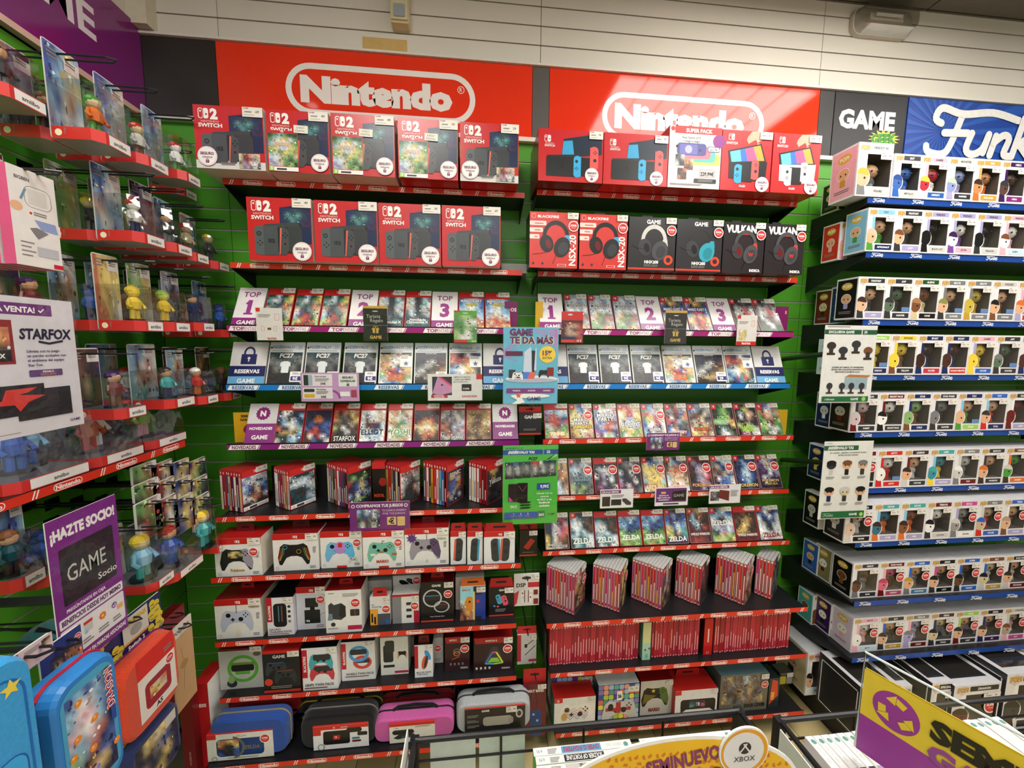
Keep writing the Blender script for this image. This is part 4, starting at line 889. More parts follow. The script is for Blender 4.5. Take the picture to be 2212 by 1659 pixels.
for i, (a_, b_, y, lb, bg, dr) in enumerate([(1143, 1247, 459, 'red headset box, left of the two on the right bay', 0xd23a34, headset(0, 0x4aa8d8, 0x1d1c1d, 'red')), (1250, 1352, 464, 'red headset box beside the black headset boxes', 0xd23a34, headset(0, 0x4aa8d8, 0x1d1c1d, 'red')),
        (1355, 1456, 470, 'black headset box picturing a black and white headset', 0x2b2a2c, headset(0, 'W', 'W', 'game')), (1458, 1556, 475, 'black headset box picturing a turquoise headset', 0x2b2a2c, headset(0, 0x35a0b4, 0x2a2a2c, 'game')),
        (1558, 1646, 481, 'black headset box with cracked red pattern, left of two', 0x262023, headset(0, 0xc04038, 0x4a4a4c, 'v')), (1648, 1732, 485, 'black headset box with cracked red pattern, right end of shelf', 0x262023, headset(0, 0xc04038, 0x4a4a4c, 'v'))]):
    carton('headset_box', lb, a_, b_, y, None, 'R2', 1.435, depth=.10, front=bg, top=bg, side=0x1c1a1c, draw=dr, pr=(1.0, 1.0, .040, .022), sup=(.90, .76, .019), cat='headset box', tab=(.25, .022, 'k', .5))
def nthn(i):
    n = i + 1
    return ORD[i] if i < 12 else '%d%s' % (n, 'th' if 10 < n % 100 < 14 else {1: 'st', 2: 'nd', 3: 'rd'}.get(n % 10, 'th'))
# ---------------------------------------------------------------- left bay, boxed accessories
def cpad(body, hi=None, title=None, red=True, extra=None, bg=0xe6e4e0, two=True, cz=.46, sz=.72):
    def d(a, w, h):
        a.rect(0, 0, w, h, bg)
        if red: a.rect(0, h * .84, w, h, 0xc2201f); sw_logo(a, w * .44, h * .88, h * .065, 'w', 'r', two)
        pad(a, w * .46, h * cz, w * sz, body, hi)
        if extra: extra(a, w, h)
        if title: a.text(title[0], w * .47, h * title[1], h * .075, title[2], .04, maxw=w * .3)
        a.ring(w * .08, h * .08, w * .03, w * .036, 'g', 14); a.greek(w * .88, h * .62, w * .08, h * .015, 6); a.greek(w * .80, h * .10, w * .14, h * .02, 2)
    return d
def streaks(a, w, h):
    for s in (-1, 1):
        for k, c in enumerate((0x40a8a0, 'y', 'o', 'r')):
            a.stroke([(w * (.46 + s * (.20 + .035 * k)), h * .62), (w * (.46 + s * (.24 + .03 * k)), h * .44), (w * (.46 + s * (.31 + .012 * k)), h * .28)], .0012, c)
    a.ring(w * .27, h * .64, w * .04, w * .052, 0x50a0b0, 14); a.ring(w * .57, h * .52, w * .045, w * .055, 'Y', 14)
carton('controller_box', 'white box picturing a black and yellow game controller', 467, 568, 1163, 1245, 'L7', depth=.085, top=0xb01c1c, side=0xd8cfc0, draw=cpad(0x242326, 0x9a94a4, ('Pokémon', .13, 0xb08a4a), extra=lambda a, w, h: a.map(w * .28, h * .48, w * .6, h * .66, 'KyyK/yyKy/KyKK', .1, 2)), pr=(1, 1, .042, .024), sup=(.84, .64, .016), tab=(.4, .03, 0x6a1416, .6), cat='box')
carton('controller_box', 'white box picturing a black controller with rainbow side stripes', 592, 690, 1153, 1232, 'L7', depth=.085, top=0x7a1416, draw=cpad(0x1c1c1e, None, extra=streaks), pr=(1, 1, .042, .024), tab=(.4, .03, 0x5a1214, .6), cat='box')
carton('controller_box', 'white box picturing a pale blue and violet controller', 694, 784, 1148, 1226, 'L7', depth=.085, top=0x6a1416, draw=cpad(0x74b4dc, 0x60b8e4, extra=lambda a, w, h: (a.ell(w * .47, h * .55, w * .14, h * .17, 0xb48ad0, 14), a.rr(w * .42, h * .56, w * .52, h * .68, .002, 'r'), pad(a, w * .78, h * .2, w * .22, 'W'), a.rr(w * .38, 0, w * .62, h * .06, .001, 'r'))), pr=(1, 1, .042, .024), sup=(.88, .68, .015), cat='box')
carton('controller_box', 'white box picturing a mint green controller with brown bricks', 785, 874, 1147, 1227, 'L7', depth=.085, top=0x7a1416, draw=cpad(0x72b8a4, None, ('MARIO', .15, 0xc04030), extra=lambda a, w, h: (a.rect(w * .70, h * .34, w * .82, h * .40, 0xb06038), a.rect(w * .18, h * .34, w * .30, h * .40, 0xe8e0d0), a.rect(w * .40, h * .42, w * .50, h * .46, 0xb06038), a.stroke([(w * .46, h * .66), (w * .48, h * .74), (w * .53, h * .72)], .002, 'k'), a.rr(w * .38, 0, w * .62, h * .06, .001, 'r'))), pr=(1, 1, .042, .024), sup=(.86, .68, .015), cat='box')
carton('controller_box', 'white box picturing a smoky violet translucent controller', 875, 970, 1141, 1221, 'L7', depth=.085, top=0x8a1618, draw=cpad(0x9a94a0, 0x5a4868, None, extra=lambda a, w, h: (star(a, w * .16, h * .74, w * .13, 0x5a3c78, 9, .6), a.stroke([(w * .50, h * .68), (w * .50, h * .84)], .002, 'k'), a.text('Pokémon', w * .84, h * .68, h * .07, 0x8a9a50, .02, maxw=w * .2), a.ell(w * .5, h * .12, w * .03, h * .05, 0xc8d0b0, 8))), pr=(1, 1, .042, .026), tab=(.3, .02, 0x6a1214, .6), cat='box')
for i, (a_, b_, lb) in enumerate([(973, 1007, 'slim white box picturing one orange-railed controller half'), (1009, 1043, 'slim white box picturing one blue-railed controller half'), (1045, 1112, 'white box picturing a pair of blue and orange railed controller halves')]):
    def dj(a, w, h, i=i):
        a.rect(0, 0, w, h, 0xe2e2e4); a.rect(0, h * .84, w, h, 0xc2201f)
        if i < 2: joy(a, w * .5, h * .44, w * .56, h * .70, 0x35383a, 0xd8604c if i == 0 else 0x2f9ac0, i == 1, -.06)
        else: joy(a, w * .38, h * .44, w * .30, h * .70, 0x35383a, 0x2f9ac0, True, .06); joy(a, w * .68, h * .44, w * .30, h * .70, 0x35383a, 0xd8604c, False, -.06); sw_logo(a, w * .46, h * .88, h * .06, 'w', 'r', True)
    carton('controller_box', lb, a_, b_, 1148, 1219, 'L7', depth=.06, top=0x9a1a1c, side=0xc2201f, draw=dj, pr=(1, .99, .026, .02) if i < 2 else (1, .99, .04, .024), tab=(.94, .030, 0xa81c1e), cat='box')
def dock(a, w, h): a.rect(0, 0, w, h, 0xe4e2e6); a.rr(0, h * .36, w * .2, h, .002, 0xc01c30); a.text('BLACKFIRE', w * .14, h * .42, h * .055, 'w', .02, 'l', rot=math.pi / 2, maxw=h * .5); a.rr(w * .24, h * .22, w * .74, h * .84, w * .14, 0x1c1d20); a.rect(w * .42, h * .36, w * .46, h * .78, 0x4a8098); a.rect(w * .54, h * .36, w * .58, h * .78, 0x9a4a44); [a.ell(w * .84, h * (.75 - .13 * k), w * .06, w * .06, 'K' if k < 3 else 'g', 10) for k in range(4)]; a.text('QUAD', w * .05, h * .135, h * .05, 'K', .01, 'l', sx=1.4); a.text('CHARGING DOCK', w * .05, h * .07, h * .05, 'K', .01, 'l', maxw=w * .86); a.rect(w * .05, h * .03, w * .8, h * .045, 'R')
def cam_(a, w, h): a.rect(0, 0, w, h, 0xc9cad4); a.rect(0, h * .86, w, h, 0xb82022); sw_logo(a, w * .44, h * .89, h * .05, 'w', 'r', True); a.rr(w * .30, h * .52, w * .74, h * .74, .002, 0x26282a); a.rr(w * .46, h * .44, w * .62, h * .54, .001, 'k'); a.rr(w * .26, h * .14, w * .80, h * .46, .002, 0x202224); sw_logo(a, w * .30, h * .18, h * .045, 'w', 0x202224, True); a.line(w * .8, h * .33, w, h * .4, .001, 'K'); a.greek(w * .66, h * .08, w * .28, h * .02, 2)
def char_(a, w, h): a.rect(0, 0, w, h, 0xe6e4e0); a.text('nacon', w * .17, h * .92, h * .035, 'K', .02); a.greek(w * .48, h * .90, w * .46, h * .015, 3); a.poly([(w * .08, h * .34), (w * .08, h * .66), (w * .16, h * .72), (w * .24, h * .66), (w * .44, h * .70), (w * .56, h * .62), (w * .56, h * .38), (w * .42, h * .30)], 0x3a3e42); a.poly([(w * .36, h * .42), (w * .42, h * .68), (w * .56, h * .62), (w * .56, h * .38), (w * .46, h * .34)], 0x24262a); a.poly([(w * .05, h * .30), (w * .08, h * .46), (w * .18, h * .46), (w * .20, h * .30)], 0x6a8a98); a.rr(w * .68, h * .38, w * .94, h * .54, .004, 0x2c3036); a.rect(w * .80, h * .38, w * .83, h * .52, 0x8a3a3a); a.ell(w * .2, h * .20, w * .065, w * .065, 'K', 14); a.greek(w * .05, h * .11, w * .3, h * .01, 2); a.rr(w * .60, h * .06, w, h * .16, .001, 0xb82850)
def plain(bg, top=None, lab=True, blob=None):
    def d(a, w, h):
        a.rect(0, 0, w, h, bg)
        if top: a.rect(0, h * .88, w, h, top)
        if blob: a.rr(w * .2, h * .25, w * .7, h * .65, w * .08, blob)
        a.greek(w * .1, h * .16, w * .7, h * .02, 3)
    return d
def wheels(a, w, h):
    a.rect(0, 0, w, h, 0x1a1a1c); a.text('GAME', w * .48, h * .88, h * .055, 'w', .03)
    for cx, cz, q in ((.64, .38, .24), (.36, .60, .29)):
        a.ring(w * cx, h * cz, w * q * .84, w * q, 0xc4c6cc, 28, sz=1.0 if q > .25 else .8); a.rr(w * (cx - q * .8), h * cz - h * .05, w * (cx + q * .8), h * cz + h * .07, .004, 0x2b2d30); a.rect(w * (cx - q * .7), h * cz + h * .05, w * (cx + q * .7), h * cz + h * .07, 0x5a90a8 if q > .25 else 0x8a3048)
    a.text('Twin Wheels Pack', w * .5, h * .13, h * .032, 'W', 0, maxw=w * .7); a.rect(0, h * .015, w, h * .055, 0xd0402c)
def dball(a, w, h): a.rect(0, 0, w, h, 0x28282e); a.rect(0, 0, w * .52, h, 0x9adaea); a.map(0, 0, w * .50, h * .60, 'Cyoo/Ssoy/doyo/oRoo', .1, 2, 3); a.rr(w * .24, h * .28, w * .50, h * .70, .008, 0xe08a2a); a.ell(w * .37, h * .55, w * .05, w * .05, 'K', 10); a.text('BALL Z', w * .24, h * .88, h * .05, 0xd04828, .04, maxw=w * .4); a.rect(w * .52, 0, w * .58, h * .85, 0xe8c878); a.rr(w * .60, h * .1, w * .86, h * .76, .008, 0x2a3f98); a.ell(w * .70, h * .56, w * .07, w * .07, 'r', 10); a.rect(w * .84, 0, w, h, 0x2a3a9a)
def grips2(a, w, h): a.rect(0, 0, w, h, 0x18181a); a.text('GAM', w * .52, h * .86, h * .06, 'w', .03); joy(a, w * .40, h * .58, w * .20, h * .34, 0x4aa4cc, 0x4aa4cc, True, .3); joy(a, w * .64, h * .54, w * .22, h * .36, 0xe0566a, 0xe0566a, False, .3); a.ell(w * .22, h * .36, w * .05, w * .04, 0x4aa4cc, 10); a.ell(w * .36, h * .34, w * .05, w * .04, 0xe0566a, 10); a.greek(w * .26, h * .24, w * .45, h * .02, 3); a.rect(0, h * .01, w, h * .06, 0xd0402c)
carton('controller_box', 'deep white box picturing a milky white wired controller', 468, 569, 1294, 1378, 'L8', depth=.16, top=0x8c1517, side=0xcfc4b0, draw=cpad(0xb8c0d4, None, None, extra=lambda a, w, h: (a.stroke([(w * .46, h * .64), (w * .46, h * .84)], .002, 'k'), a.text('Pokémon', w * .84, h * .76, h * .07, 0x9a7a50, .02, maxw=w * .22), a.ell(w * .48, h * .12, w * .06, h * .08, 0xe4d8b8, 10))), pr=(1, 1, .042, .026), tab=(.3, .022, 0xa81c1e, .4), cat='box')
carton('accessory_box', 'white and red charging dock box with black vase-shaped device', 579, 637, 1291, 1372, 'L8', depth=.10, top='k', side=0xd0d0dc, draw=dock, pr=(1, .99, .036, .018), cat='box')
carton('accessory_box', 'grey box picturing a black cube camera', 643, 706, 1268, 1359, 'L8', depth=.10, top=0x7a1416, draw=cam_, pr=(1, 1, .034, .026), sup=(.84, .70, .016), tab=(.5, .02, 0x7a1416, .4), cat='box')
carton('accessory_box', 'white box picturing a black charging station and four devices', 705, 783, 1275, 1366, 'L8', depth=.09, top=0x8a1618, draw=char_, pr=None, sup=(.84, .70, .018), tab=(.4, .022, 0xa81c1e, .4), cat='box')
carton('accessory_box', 'grey box behind the orange adapter box', 789, 848, 1254, None, 'L8', 1.47, depth=.07, front=0xb4b2ac, draw=plain(0xb4b2ac, None, True, 0x2a2c30), cat='box')
carton('accessory_box', 'white and orange power adapter box with red hang tab', 800, 844, 1290, 1350, 'L8', depth=.035, draw=lambda a, w, h: (a.rect(0, 0, w, h, 0xe4e2de), a.rect(0, 0, w * .4, h * .58, 0xe8a23c), a.rect(w * .36, 0, w, h * .40, 0x505560), a.rect(w * .06, h * .1, w * .14, h * .42, 'k'), a.rect(w * .2, h * .04, w * .28, h * .3, 'k'), a.poly([(w * .85, 0), (w * .95, h * .12), (w * .85, h * .24), (w * .75, h * .12)], 0x3a66b0), a.text('AC', w * .15, h * .70, h * .06, 0x3a5a90, .01), a.text('ADAPTER', w * .34, h * .62, h * .06, 0x3a5a90, .01, maxw=w * .5)), pr=(1, .97, .026, .02), sup=(.80, .58, .016), tab=(.7, .035, 0xc82428), cat='box')
carton('accessory_box', 'white box with small hook pictures and red corner band', 848, 906, 1284, 1346, 'L8', depth=.06, draw=lambda a, w, h: (a.rect(0, 0, w, h, 0xe6e4e0), a.rect(0, 0, w * .34, h, 0x85868a), a.rect(0, h * .92, w, h, 0xb82022), a.rr(w * .8, 0, w, h * .42, .003, 0xb81f3a), [a.rr(w * .52, h * (.18 + .22 * k), w * .72, h * (.28 + .22 * k), .002, 'K') for k in range(3)]), pr=(1, .95, .028, .018), sup=(.84, .60, .016), cat='box')
carton('accessory_box', 'white box picturing black grips, raised behind the hook box', 850, 910, 1243, None, None, 1.46, z=SH['L8']['z'], depth=.05, draw=lambda a, w, h: (a.rect(0, 0, w, h, 0xd8d6d2), a.rect(0, 0, w, h * .55, 0xb82022), a.ell(w * .4, h * .78, w * .2, h * .07, 'k', 14, -.5), a.ell(w * .66, h * .82, w * .2, h * .07, 'K', 14, -.5)), sup=(.85, .85, .016), cat='box')
carton('wheel_box', 'black box picturing two silver steering wheels', 909, 980, 1257, 1344, 'L8', depth=.07, front=0x1a1a1c, top=0x6a1012, side=0x8a1214, draw=wheels, pr=(1, .99, .034, .022), sup=(.84, .70, .016), tab=(.4, .02, 0xa81c1e, .4), cat='box')
carton('accessory_box', 'pale box mostly behind the orange fighter controller box', 984, 1046, 1246, None, 'L8', 1.44, depth=.09, front=0xd8cfc8, draw=plain(0xd8cfc8), cat='box')
carton('controller_box', 'orange and blue controller box with orange hang header', 994, 1049, 1267, 1339, 'L8', depth=.03, draw=dball, pr=(1, .99, .034, .022), tab=(.96, .030, 0xe06c20), cat='box')
carton('accessory_box', 'black box picturing one blue and one pink controller half', 1056, 1109, 1268, 1331, 'L8', depth=.045, front='k', top=0xb82428, draw=grips2, pr=(1, .98, .034, .022), tab=(.96, .034, 0xb82428), cat='box')
def wheel1(a, w, h): a.rect(0, 0, w, h, 0xb8bab6); a.rect(0, h * .96, w, h, 'R'); a.ring(w * .54, h * .50, w * .28, w * .36, 0x5aa83c, 30); a.rect(w * .26, h * .58, w * .82, h * .66, 0x6a8a3a); a.rr(w * .27, h * .44, w * .80, h * .60, .008, 0x201c22); a.rect(w * .36, h * .36, w * .70, h * .44, 0x5aa83c); a.ell(w * .27, h * .14, w * .12, h * .10, 'K', 14); a.ell(w * .26, h * .24, w * .08, h * .10, 0x8aa870, 12); a.ring(w * .08, h * .08, w * .04, w * .05, 'g', 12); a.ell(w * .88, h * .86, w * .09, h * .06, 0x6a5a4a, 12)
def grip_b(a, w, h):
    a.rect(0, 0, w, h, 0x232426); a.rect(0, h * .93, w, h, 'r'); a.text('GAME', w * .44, h * .82, h * .07, 'W', .03); a.rect(0, 0, w, h * .06, 0xd0402c)
    pad(a, w * .36, h * .58, w * .6, 0x3a3e42); pad(a, w * .60, h * .40, w * .62, 0x34383b); a.rect(w * .12, h * .70, w * .55, h * .72, 0x3a5a8a); a.rect(w * .38, h * .50, w * .80, h * .52, 0x8a4438); a.ell(w * .14, h * .26, w * .11, w * .11, 0xd8402c, 16); a.greek(w * .2, h * .14, w * .6, h * .02, 2)
def grip_c(a, w, h): a.rect(0, 0, w, h, 0xe6e6ea); a.rr(0, h * .30, w * .15, h * .96, .002, 0xc01c30); a.text('BLACKFIRE', w * .11, h * .44, h * .055, 'w', .02, 'l', rot=math.pi / 2, maxw=h * .46); pad(a, w * .56, h * .42, w * .72, 0xc8404c); a.rr(w * .36, h * .44, w * .86, h * .56, .006, 'K'); pad(a, w * .54, h * .68, w * .70, 0x48aab4); a.rr(w * .32, h * .70, w * .82, h * .84, .008, 'K'); a.text('GRIPS TWIN PACK', w * .48, h * .10, h * .06, 'K', .02, maxw=w * .84); a.rect(w * .05, h * .05, w * .7, h * .07, 'R')
def wheel_t(a, w, h): a.rect(0, 0, w, h, 0xe2e2e2); a.rr(0, h * .30, w * .14, h * .96, .002, 0xc01c30); a.text('BLACKFIRE', w * .11, h * .42, h * .05, 'w', .02, 'l', rot=math.pi / 2, maxw=h * .46); a.ring(w * .62, h * .46, w * .16, w * .28, 0xd24a48, 24, sz=.8); a.rr(w * .44, h * .44, w * .84, h * .54, .005, 'K'); a.ring(w * .52, h * .68, w * .20, w * .30, 0x48a0dc, 26, sz=.9); a.rr(w * .26, h * .66, w * .76, h * .80, .008, 'K'); a.text('WHEELS TWIN PACK', w * .54, h * .14, h * .055, 'K', .02, maxw=w * .84); a.rect(w * .1, h * .09, w * .8, h * .11, 'R')
def grip_d(a, w, h): a.rect(0, 0, w, h, 0xe0e0da); a.rr(w * .10, h * .34, w * .46, h * .80, .008, 0x2c3030); a.rr(w * .16, h * .60, w * .50, h * .92, .008, 0x353939); a.rect(w * .1, h * .20, w * .5, h * .27, 'K'); pad(a, w * .78, h * .54, w * .36, 'k'); a.ell(w * .63, h * .5, w * .03, h * .10, 's', 8); a.ell(w * .94, h * .5, w * .03, h * .10, 's', 8); a.rect(w * .5, h * .04, w, h * .10, 0xb82850)
def mouse(a, w, h): a.rect(0, 0, w, h, 0xe8e8ec); a.rr(0, h * .28, w * .2, h * .97, .002, 0xc01c30); a.ell(w * .72, h * .68, w * .13, h * .17, 0x3a98dc, 16, .4); a.ell(w * .56, h * .46, w * .17, h * .22, 0xd85a44, 16, -.2); a.ell(w * .62, h * .47, w * .08, h * .20, 'K', 14, -.2); a.text('MOUSE GRIPS', w * .5, h * .13, h * .05, 'K', .01, maxw=w * .8); a.text('TWIN PACK', w * .42, h * .07, h * .05, 'K', .01, maxw=w * .6)
def sd_(a, w, h): a.rect(0, 0, w, h, 0x361a20); a.poly([(w * .06, h * .82), (w, h * .82), (w, h), (0, h)], 0xb02426); a.text('SWITCH 2', w * .33, h * .88, h * .055, 'w', .02, maxw=w * .3); [a.ring(w * .48, h * (.58 - .07 * k), w * .10, w * .14, 'g' if k % 2 == 0 else 'o', 16, sz=.8) for k in range(2)]; a.line(w * .28, h * .34, w * .58, h * .42, .002, 'o'); [a.rr(w * (.2 + .16 * k), h * .17, w * (.27 + .16 * k), h * .24, .001, 'g') for k in range(4)]; a.text('INDECA', w * .78, h * .06, h * .05, 'W', .03, maxw=w * .3)
def rgb_(a, w, h):
    sd0 = 0x301a20; a.rect(0, 0, w, h, sd0); a.poly([(w * .05, h * .83), (w, h * .83), (w, h), (0, h)], 0xa82022); a.text('SWITCH 2', w * .45, h * .88, h * .05, 'w', .02, maxw=w * .3)
    a.poly([(w * .25, h * .22), (w * .46, h * .72), (w * .60, h * .72), (w * .80, h * .22)], 0x3a3a3c)
    for i, (p, q, c) in enumerate([((.30, .24), (.48, .56), 0x5a70d0), ((.48, .56), (.58, .56), 0xe05090), ((.58, .56), (.75, .24), 0xe8d840), ((.75, .24), (.52, .22), 0x9ad850), ((.52, .22), (.30, .24), 0x40b8d0)]): a.line(w * p[0], h * p[1], w * q[0], h * q[1], .006, c)
    a.poly([(w * .36, h * .27), (w * .45, h * .40), (w * .61, h * .40), (w * .69, h * .27)], 0x88c848); [a.rr(w * (.05 + .11 * k), h * .08, w * (.10 + .11 * k), h * .15, .001, 'W') for k in range(4)]; a.text('INDECA', w * .83, h * .06, h * .045, 'W', .03, maxw=w * .24)
carton('wheel_box', 'white box picturing a green steering wheel', 477, 571, 1402, 1487, 'L9', depth=.08, top=0x7a1416, draw=wheel1, pr=(1, 1.05, .04, .02), cat='box')
carton('accessory_box', 'black box picturing two dark controller grips', 571, 651, 1405, 1495, 'L9', depth=.07, front=0x232426, top='r', side='R', draw=grip_b, pr=(1, .98, .040, .022), cat='box')
carton('accessory_box', 'white box picturing turquoise and red controller grips', 655, 731, 1399, 1490, 'L9', depth=.11, top='k', draw=grip_c, pr=(.98, .99, .036, .018), cat='box')
carton('wheel_box', 'white box picturing blue and red steering wheels', 739, 812, 1386, 1469, 'L9', depth=.08, top=0x302028, draw=wheel_t, pr=(.98, .99, .036, .018), cat='box')
carton('accessory_box', 'white box picturing a black grip held in two hands', 823, 883, 1377, 1457, 'L9', depth=.06, draw=grip_d, cat='box')
carton('accessory_box', 'brown and grey box edge behind the hand grip box', 884, 895, 1378, None, 'L9', 1.47, depth=.07, front=0x9a8a88, draw=plain(0x9a8a88), cat='box')
carton('accessory_box', 'slim white box picturing blue and orange mouse-shaped grips', 896, 936, 1393, 1463, 'L9', depth=.05, top='k', draw=mouse, pr=(1, .98, .03, .018), tab=(.62, .03, 0x6a1014, .2), cat='box')
carton('accessory_box', 'grey box with red sticker behind the mouse grip box', 934, 958, 1378, None, 'L9', 1.43, depth=.05, front=0xbab8b4, draw=plain(0xbab8b4), sup=(.5, .60, .015), cat='box')
carton('accessory_box', 'dark red box picturing stacked card readers', 961, 1015, 1376, 1449, 'L9', depth=.06, front=0x361a20, top=0x5a1216, draw=sd_, pr=(1, .99, .034, .022), sup=(.80, .66, .017), cat='box')
carton('accessory_box', 'dark red box picturing a glowing rainbow triangle stand', 1023, 1107, 1377, 1450, 'L9', depth=.075, front=0x301a20, top=0x8a1418, draw=rgb_, pr=(1, .99, .034, .024), sup=(.87, .66, .018), cat='box')
# ---------------------------------------------------------------- lowest right shelf
def patch(a, w, h):
    rd = random.Random(4); nx = 8; nz = max(3, int(8 * h / w)); a.rect(0, 0, w, h, 0x2a3878); cs = [0x5a9a88, 0x8a7ab8, 0x3a50a0, 0xb8cc40, 0xa8c0e0, 0x5a3a98, 0xe8e040, 0xe0705a, 0xf0a080, 0x68b0a0]
    for i in range(nx):
        for j in range(nz): a.rr(w * (i + .04) / nx, h * (j + .04) / nz, w * (i + .96) / nx, h * (j + .96) / nz, w * .02, rd.choice(cs), 2)
def cup(a, w, h): patch(a, w, h); a.rr(w * .45, h * .60, w * .58, h * .84, .004, 'w'); a.text('26', w * .515, h * .67, h * .08, 'k', .06, maxw=w * .09); pad(a, w * .52, h * .32, w * .86, 0xc8c6c4, 0xc0bebc); a.rect(w * .43, h * .28, w * .55, h * .56, 0xb42430); a.rect(w * .18, h * .34, w * .80, h * .42, 0xb42430); a.ell(w * .30, h * .42, w * .07, w * .07, 'k', 12); a.ell(w * .62, h * .36, w * .07, w * .07, 'k', 12)
def zig(a, w, h):
    a.rect(0, 0, w, h, 0xe8e6e2); a.rr(0, h * .86, w * .2, h, .002, 'r'); sw_logo(a, w * .06, h * .89, h * .07, 'w', 'r'); pad(a, w * .52, h * .44, w * .86, 0xf0ece6, 0xf0ece6)
    for k, c in enumerate(('Y', 0xc870a0, 0x7a3a68, 'b')):
        z = .62 - .08 * k; a.stroke([(w * (.22 + .085 * i), h * (z + (.05 if i % 2 else -.05))) for i in range(8)], .0016, c)
    a.ell(w * .24, h * .42, w * .07, h * .12, 0xc8a04a, 12)
def gold(a, w, h): a.rect(0, 0, w, h, 0xd0ccc4); pad(a, w * .46, h * .54, w * .86, 0x24221e, 0x5a7838); a.poly([(w * .08, h * .32), (w * .12, h * .62), (w * .5, h * .56), (w * .34, h * .46)], 0x7a6a28); star(a, w * .40, h * .70, w * .07, 'y'); a.text('MARIO', w * .45, h * .10, h * .10, 0x9a4030, .05, maxw=w * .36)
def hand(a, w, h): a.rect(0, 0, w, h, 0xe6e4e4); a.rr(0, h * .84, w * .14, h, .001, 'r'); a.rr(w * .13, h * .30, w * .96, h * .66, .012, 0x1a1b1d); a.rect(w * .33, h * .36, w * .72, h * .62, 0x14161a); a.map(w * .34, h * .37, w * .71, h * .61, 'TTPR/tKKm', .1, 2); sw_logo(a, w * .50, h * .42, h * .12, 'w', 'k'); a.poly([(w * .13, h * .40), (w * .14, h * .2), (w * .2, h * .24), (w * .3, h * .34)], 0x1a1b1d); a.poly([(w * .96, h * .40), (w * .95, h * .2), (w * .88, h * .24), (w * .8, h * .34)], 0x1a1b1d)
carton('controller_box', 'patterned multicolour box behind the white zigzag controller box', 1190, 1279, 1462, None, 'R10', 1.43, depth=.08, draw=patch, pr=(.98, .98, .045, .022), cat='box')
carton('controller_box', 'white box picturing a zigzag striped controller', 1196, 1285, 1517, 1574, 'R10', depth=.075, top='r', side=0x3a8a80, draw=zig, pr=(.99, .98, .03, .016), cat='box', h=.135)
carton('controller_box', 'multicolour tile-patterned box picturing a red cross controller', 1290, 1378, 1478, 1562, 'R10', depth=.08, side='K', draw=cup, pr=(.99, .94, .045, .024), cat='box')
carton('controller_box', 'grey box picturing a black and gold starred controller', 1381, 1450, 1470, 1543, 'R10', depth=.09, top=0x9a181a, side=0x9a181a, draw=gold, pr=(1, .98, .03, .018), cat='box')
carton('accessory_box', 'white and red box picturing a black handheld grip', 1456, 1547, 1490, 1549, 'R10', depth=.10, top='r', side=0xb01c1e, draw=hand, pr=(1, .99, .03, .016), tab=(.6, .03, 0xb01c1e, .7), cat='box')
carton('accessory_box', 'clear-topped box of printed dock cover with grey artwork', 1552, 1655, 1457, 1536, 'R10', depth=.10, top=0x6a8a90, side=0x5a6a70, draw=lambda a, w, h: (a.rect(0, 0, w, h, 0x6e6a5c), a.map(w * .04, h * .22, w * .9, h * .96, 'gYgSCgSg/SggSgYgS/gKSYgYKg/YgKggSgY', .2, 6, 3), a.text('DOCK COVER', w * .74, h * .10, h * .09, 'k', .03, maxw=w * .44)), pr=(1, .98, .034, .022), sup=(.92, .70, .016), cat='box')
carton('accessory_box', 'small dark box with orange flame band near the shelf end', 1657, 1680, 1465, 1528, 'R10', depth=.07, front=0x2a3438, draw=lambda a, w, h: (a.rect(0, 0, w, h, 0x2a3438), a.poly([(w * .1, h * .1), (w * .9, h * .4), (w * .8, h * .9), (w * .3, h * .95)], 0xd8482a), a.text('FIRE', w * .55, h * .4, w * .3, 'y', .03, rot=math.pi / 2)), cat='box')
carton('accessory_box', 'small yellow and grey case pack at the end of lowest shelf', 1682, 1711, 1453, None, 'R10', 1.46, depth=.05, front=0x34342a, draw=lambda a, w, h: (a.rect(0, 0, w, h, 0x34342a), a.rr(w * .04, h * .05, w * .5, h * .7, .006, 0xc8b838), a.rr(w * .55, h * .05, w * .98, h * .7, .006, 0x9a9a94), a.greek(w * .1, h * .9, w * .6, h * .05, 2)), pr=(1, 1, .03, .02), cat='box')

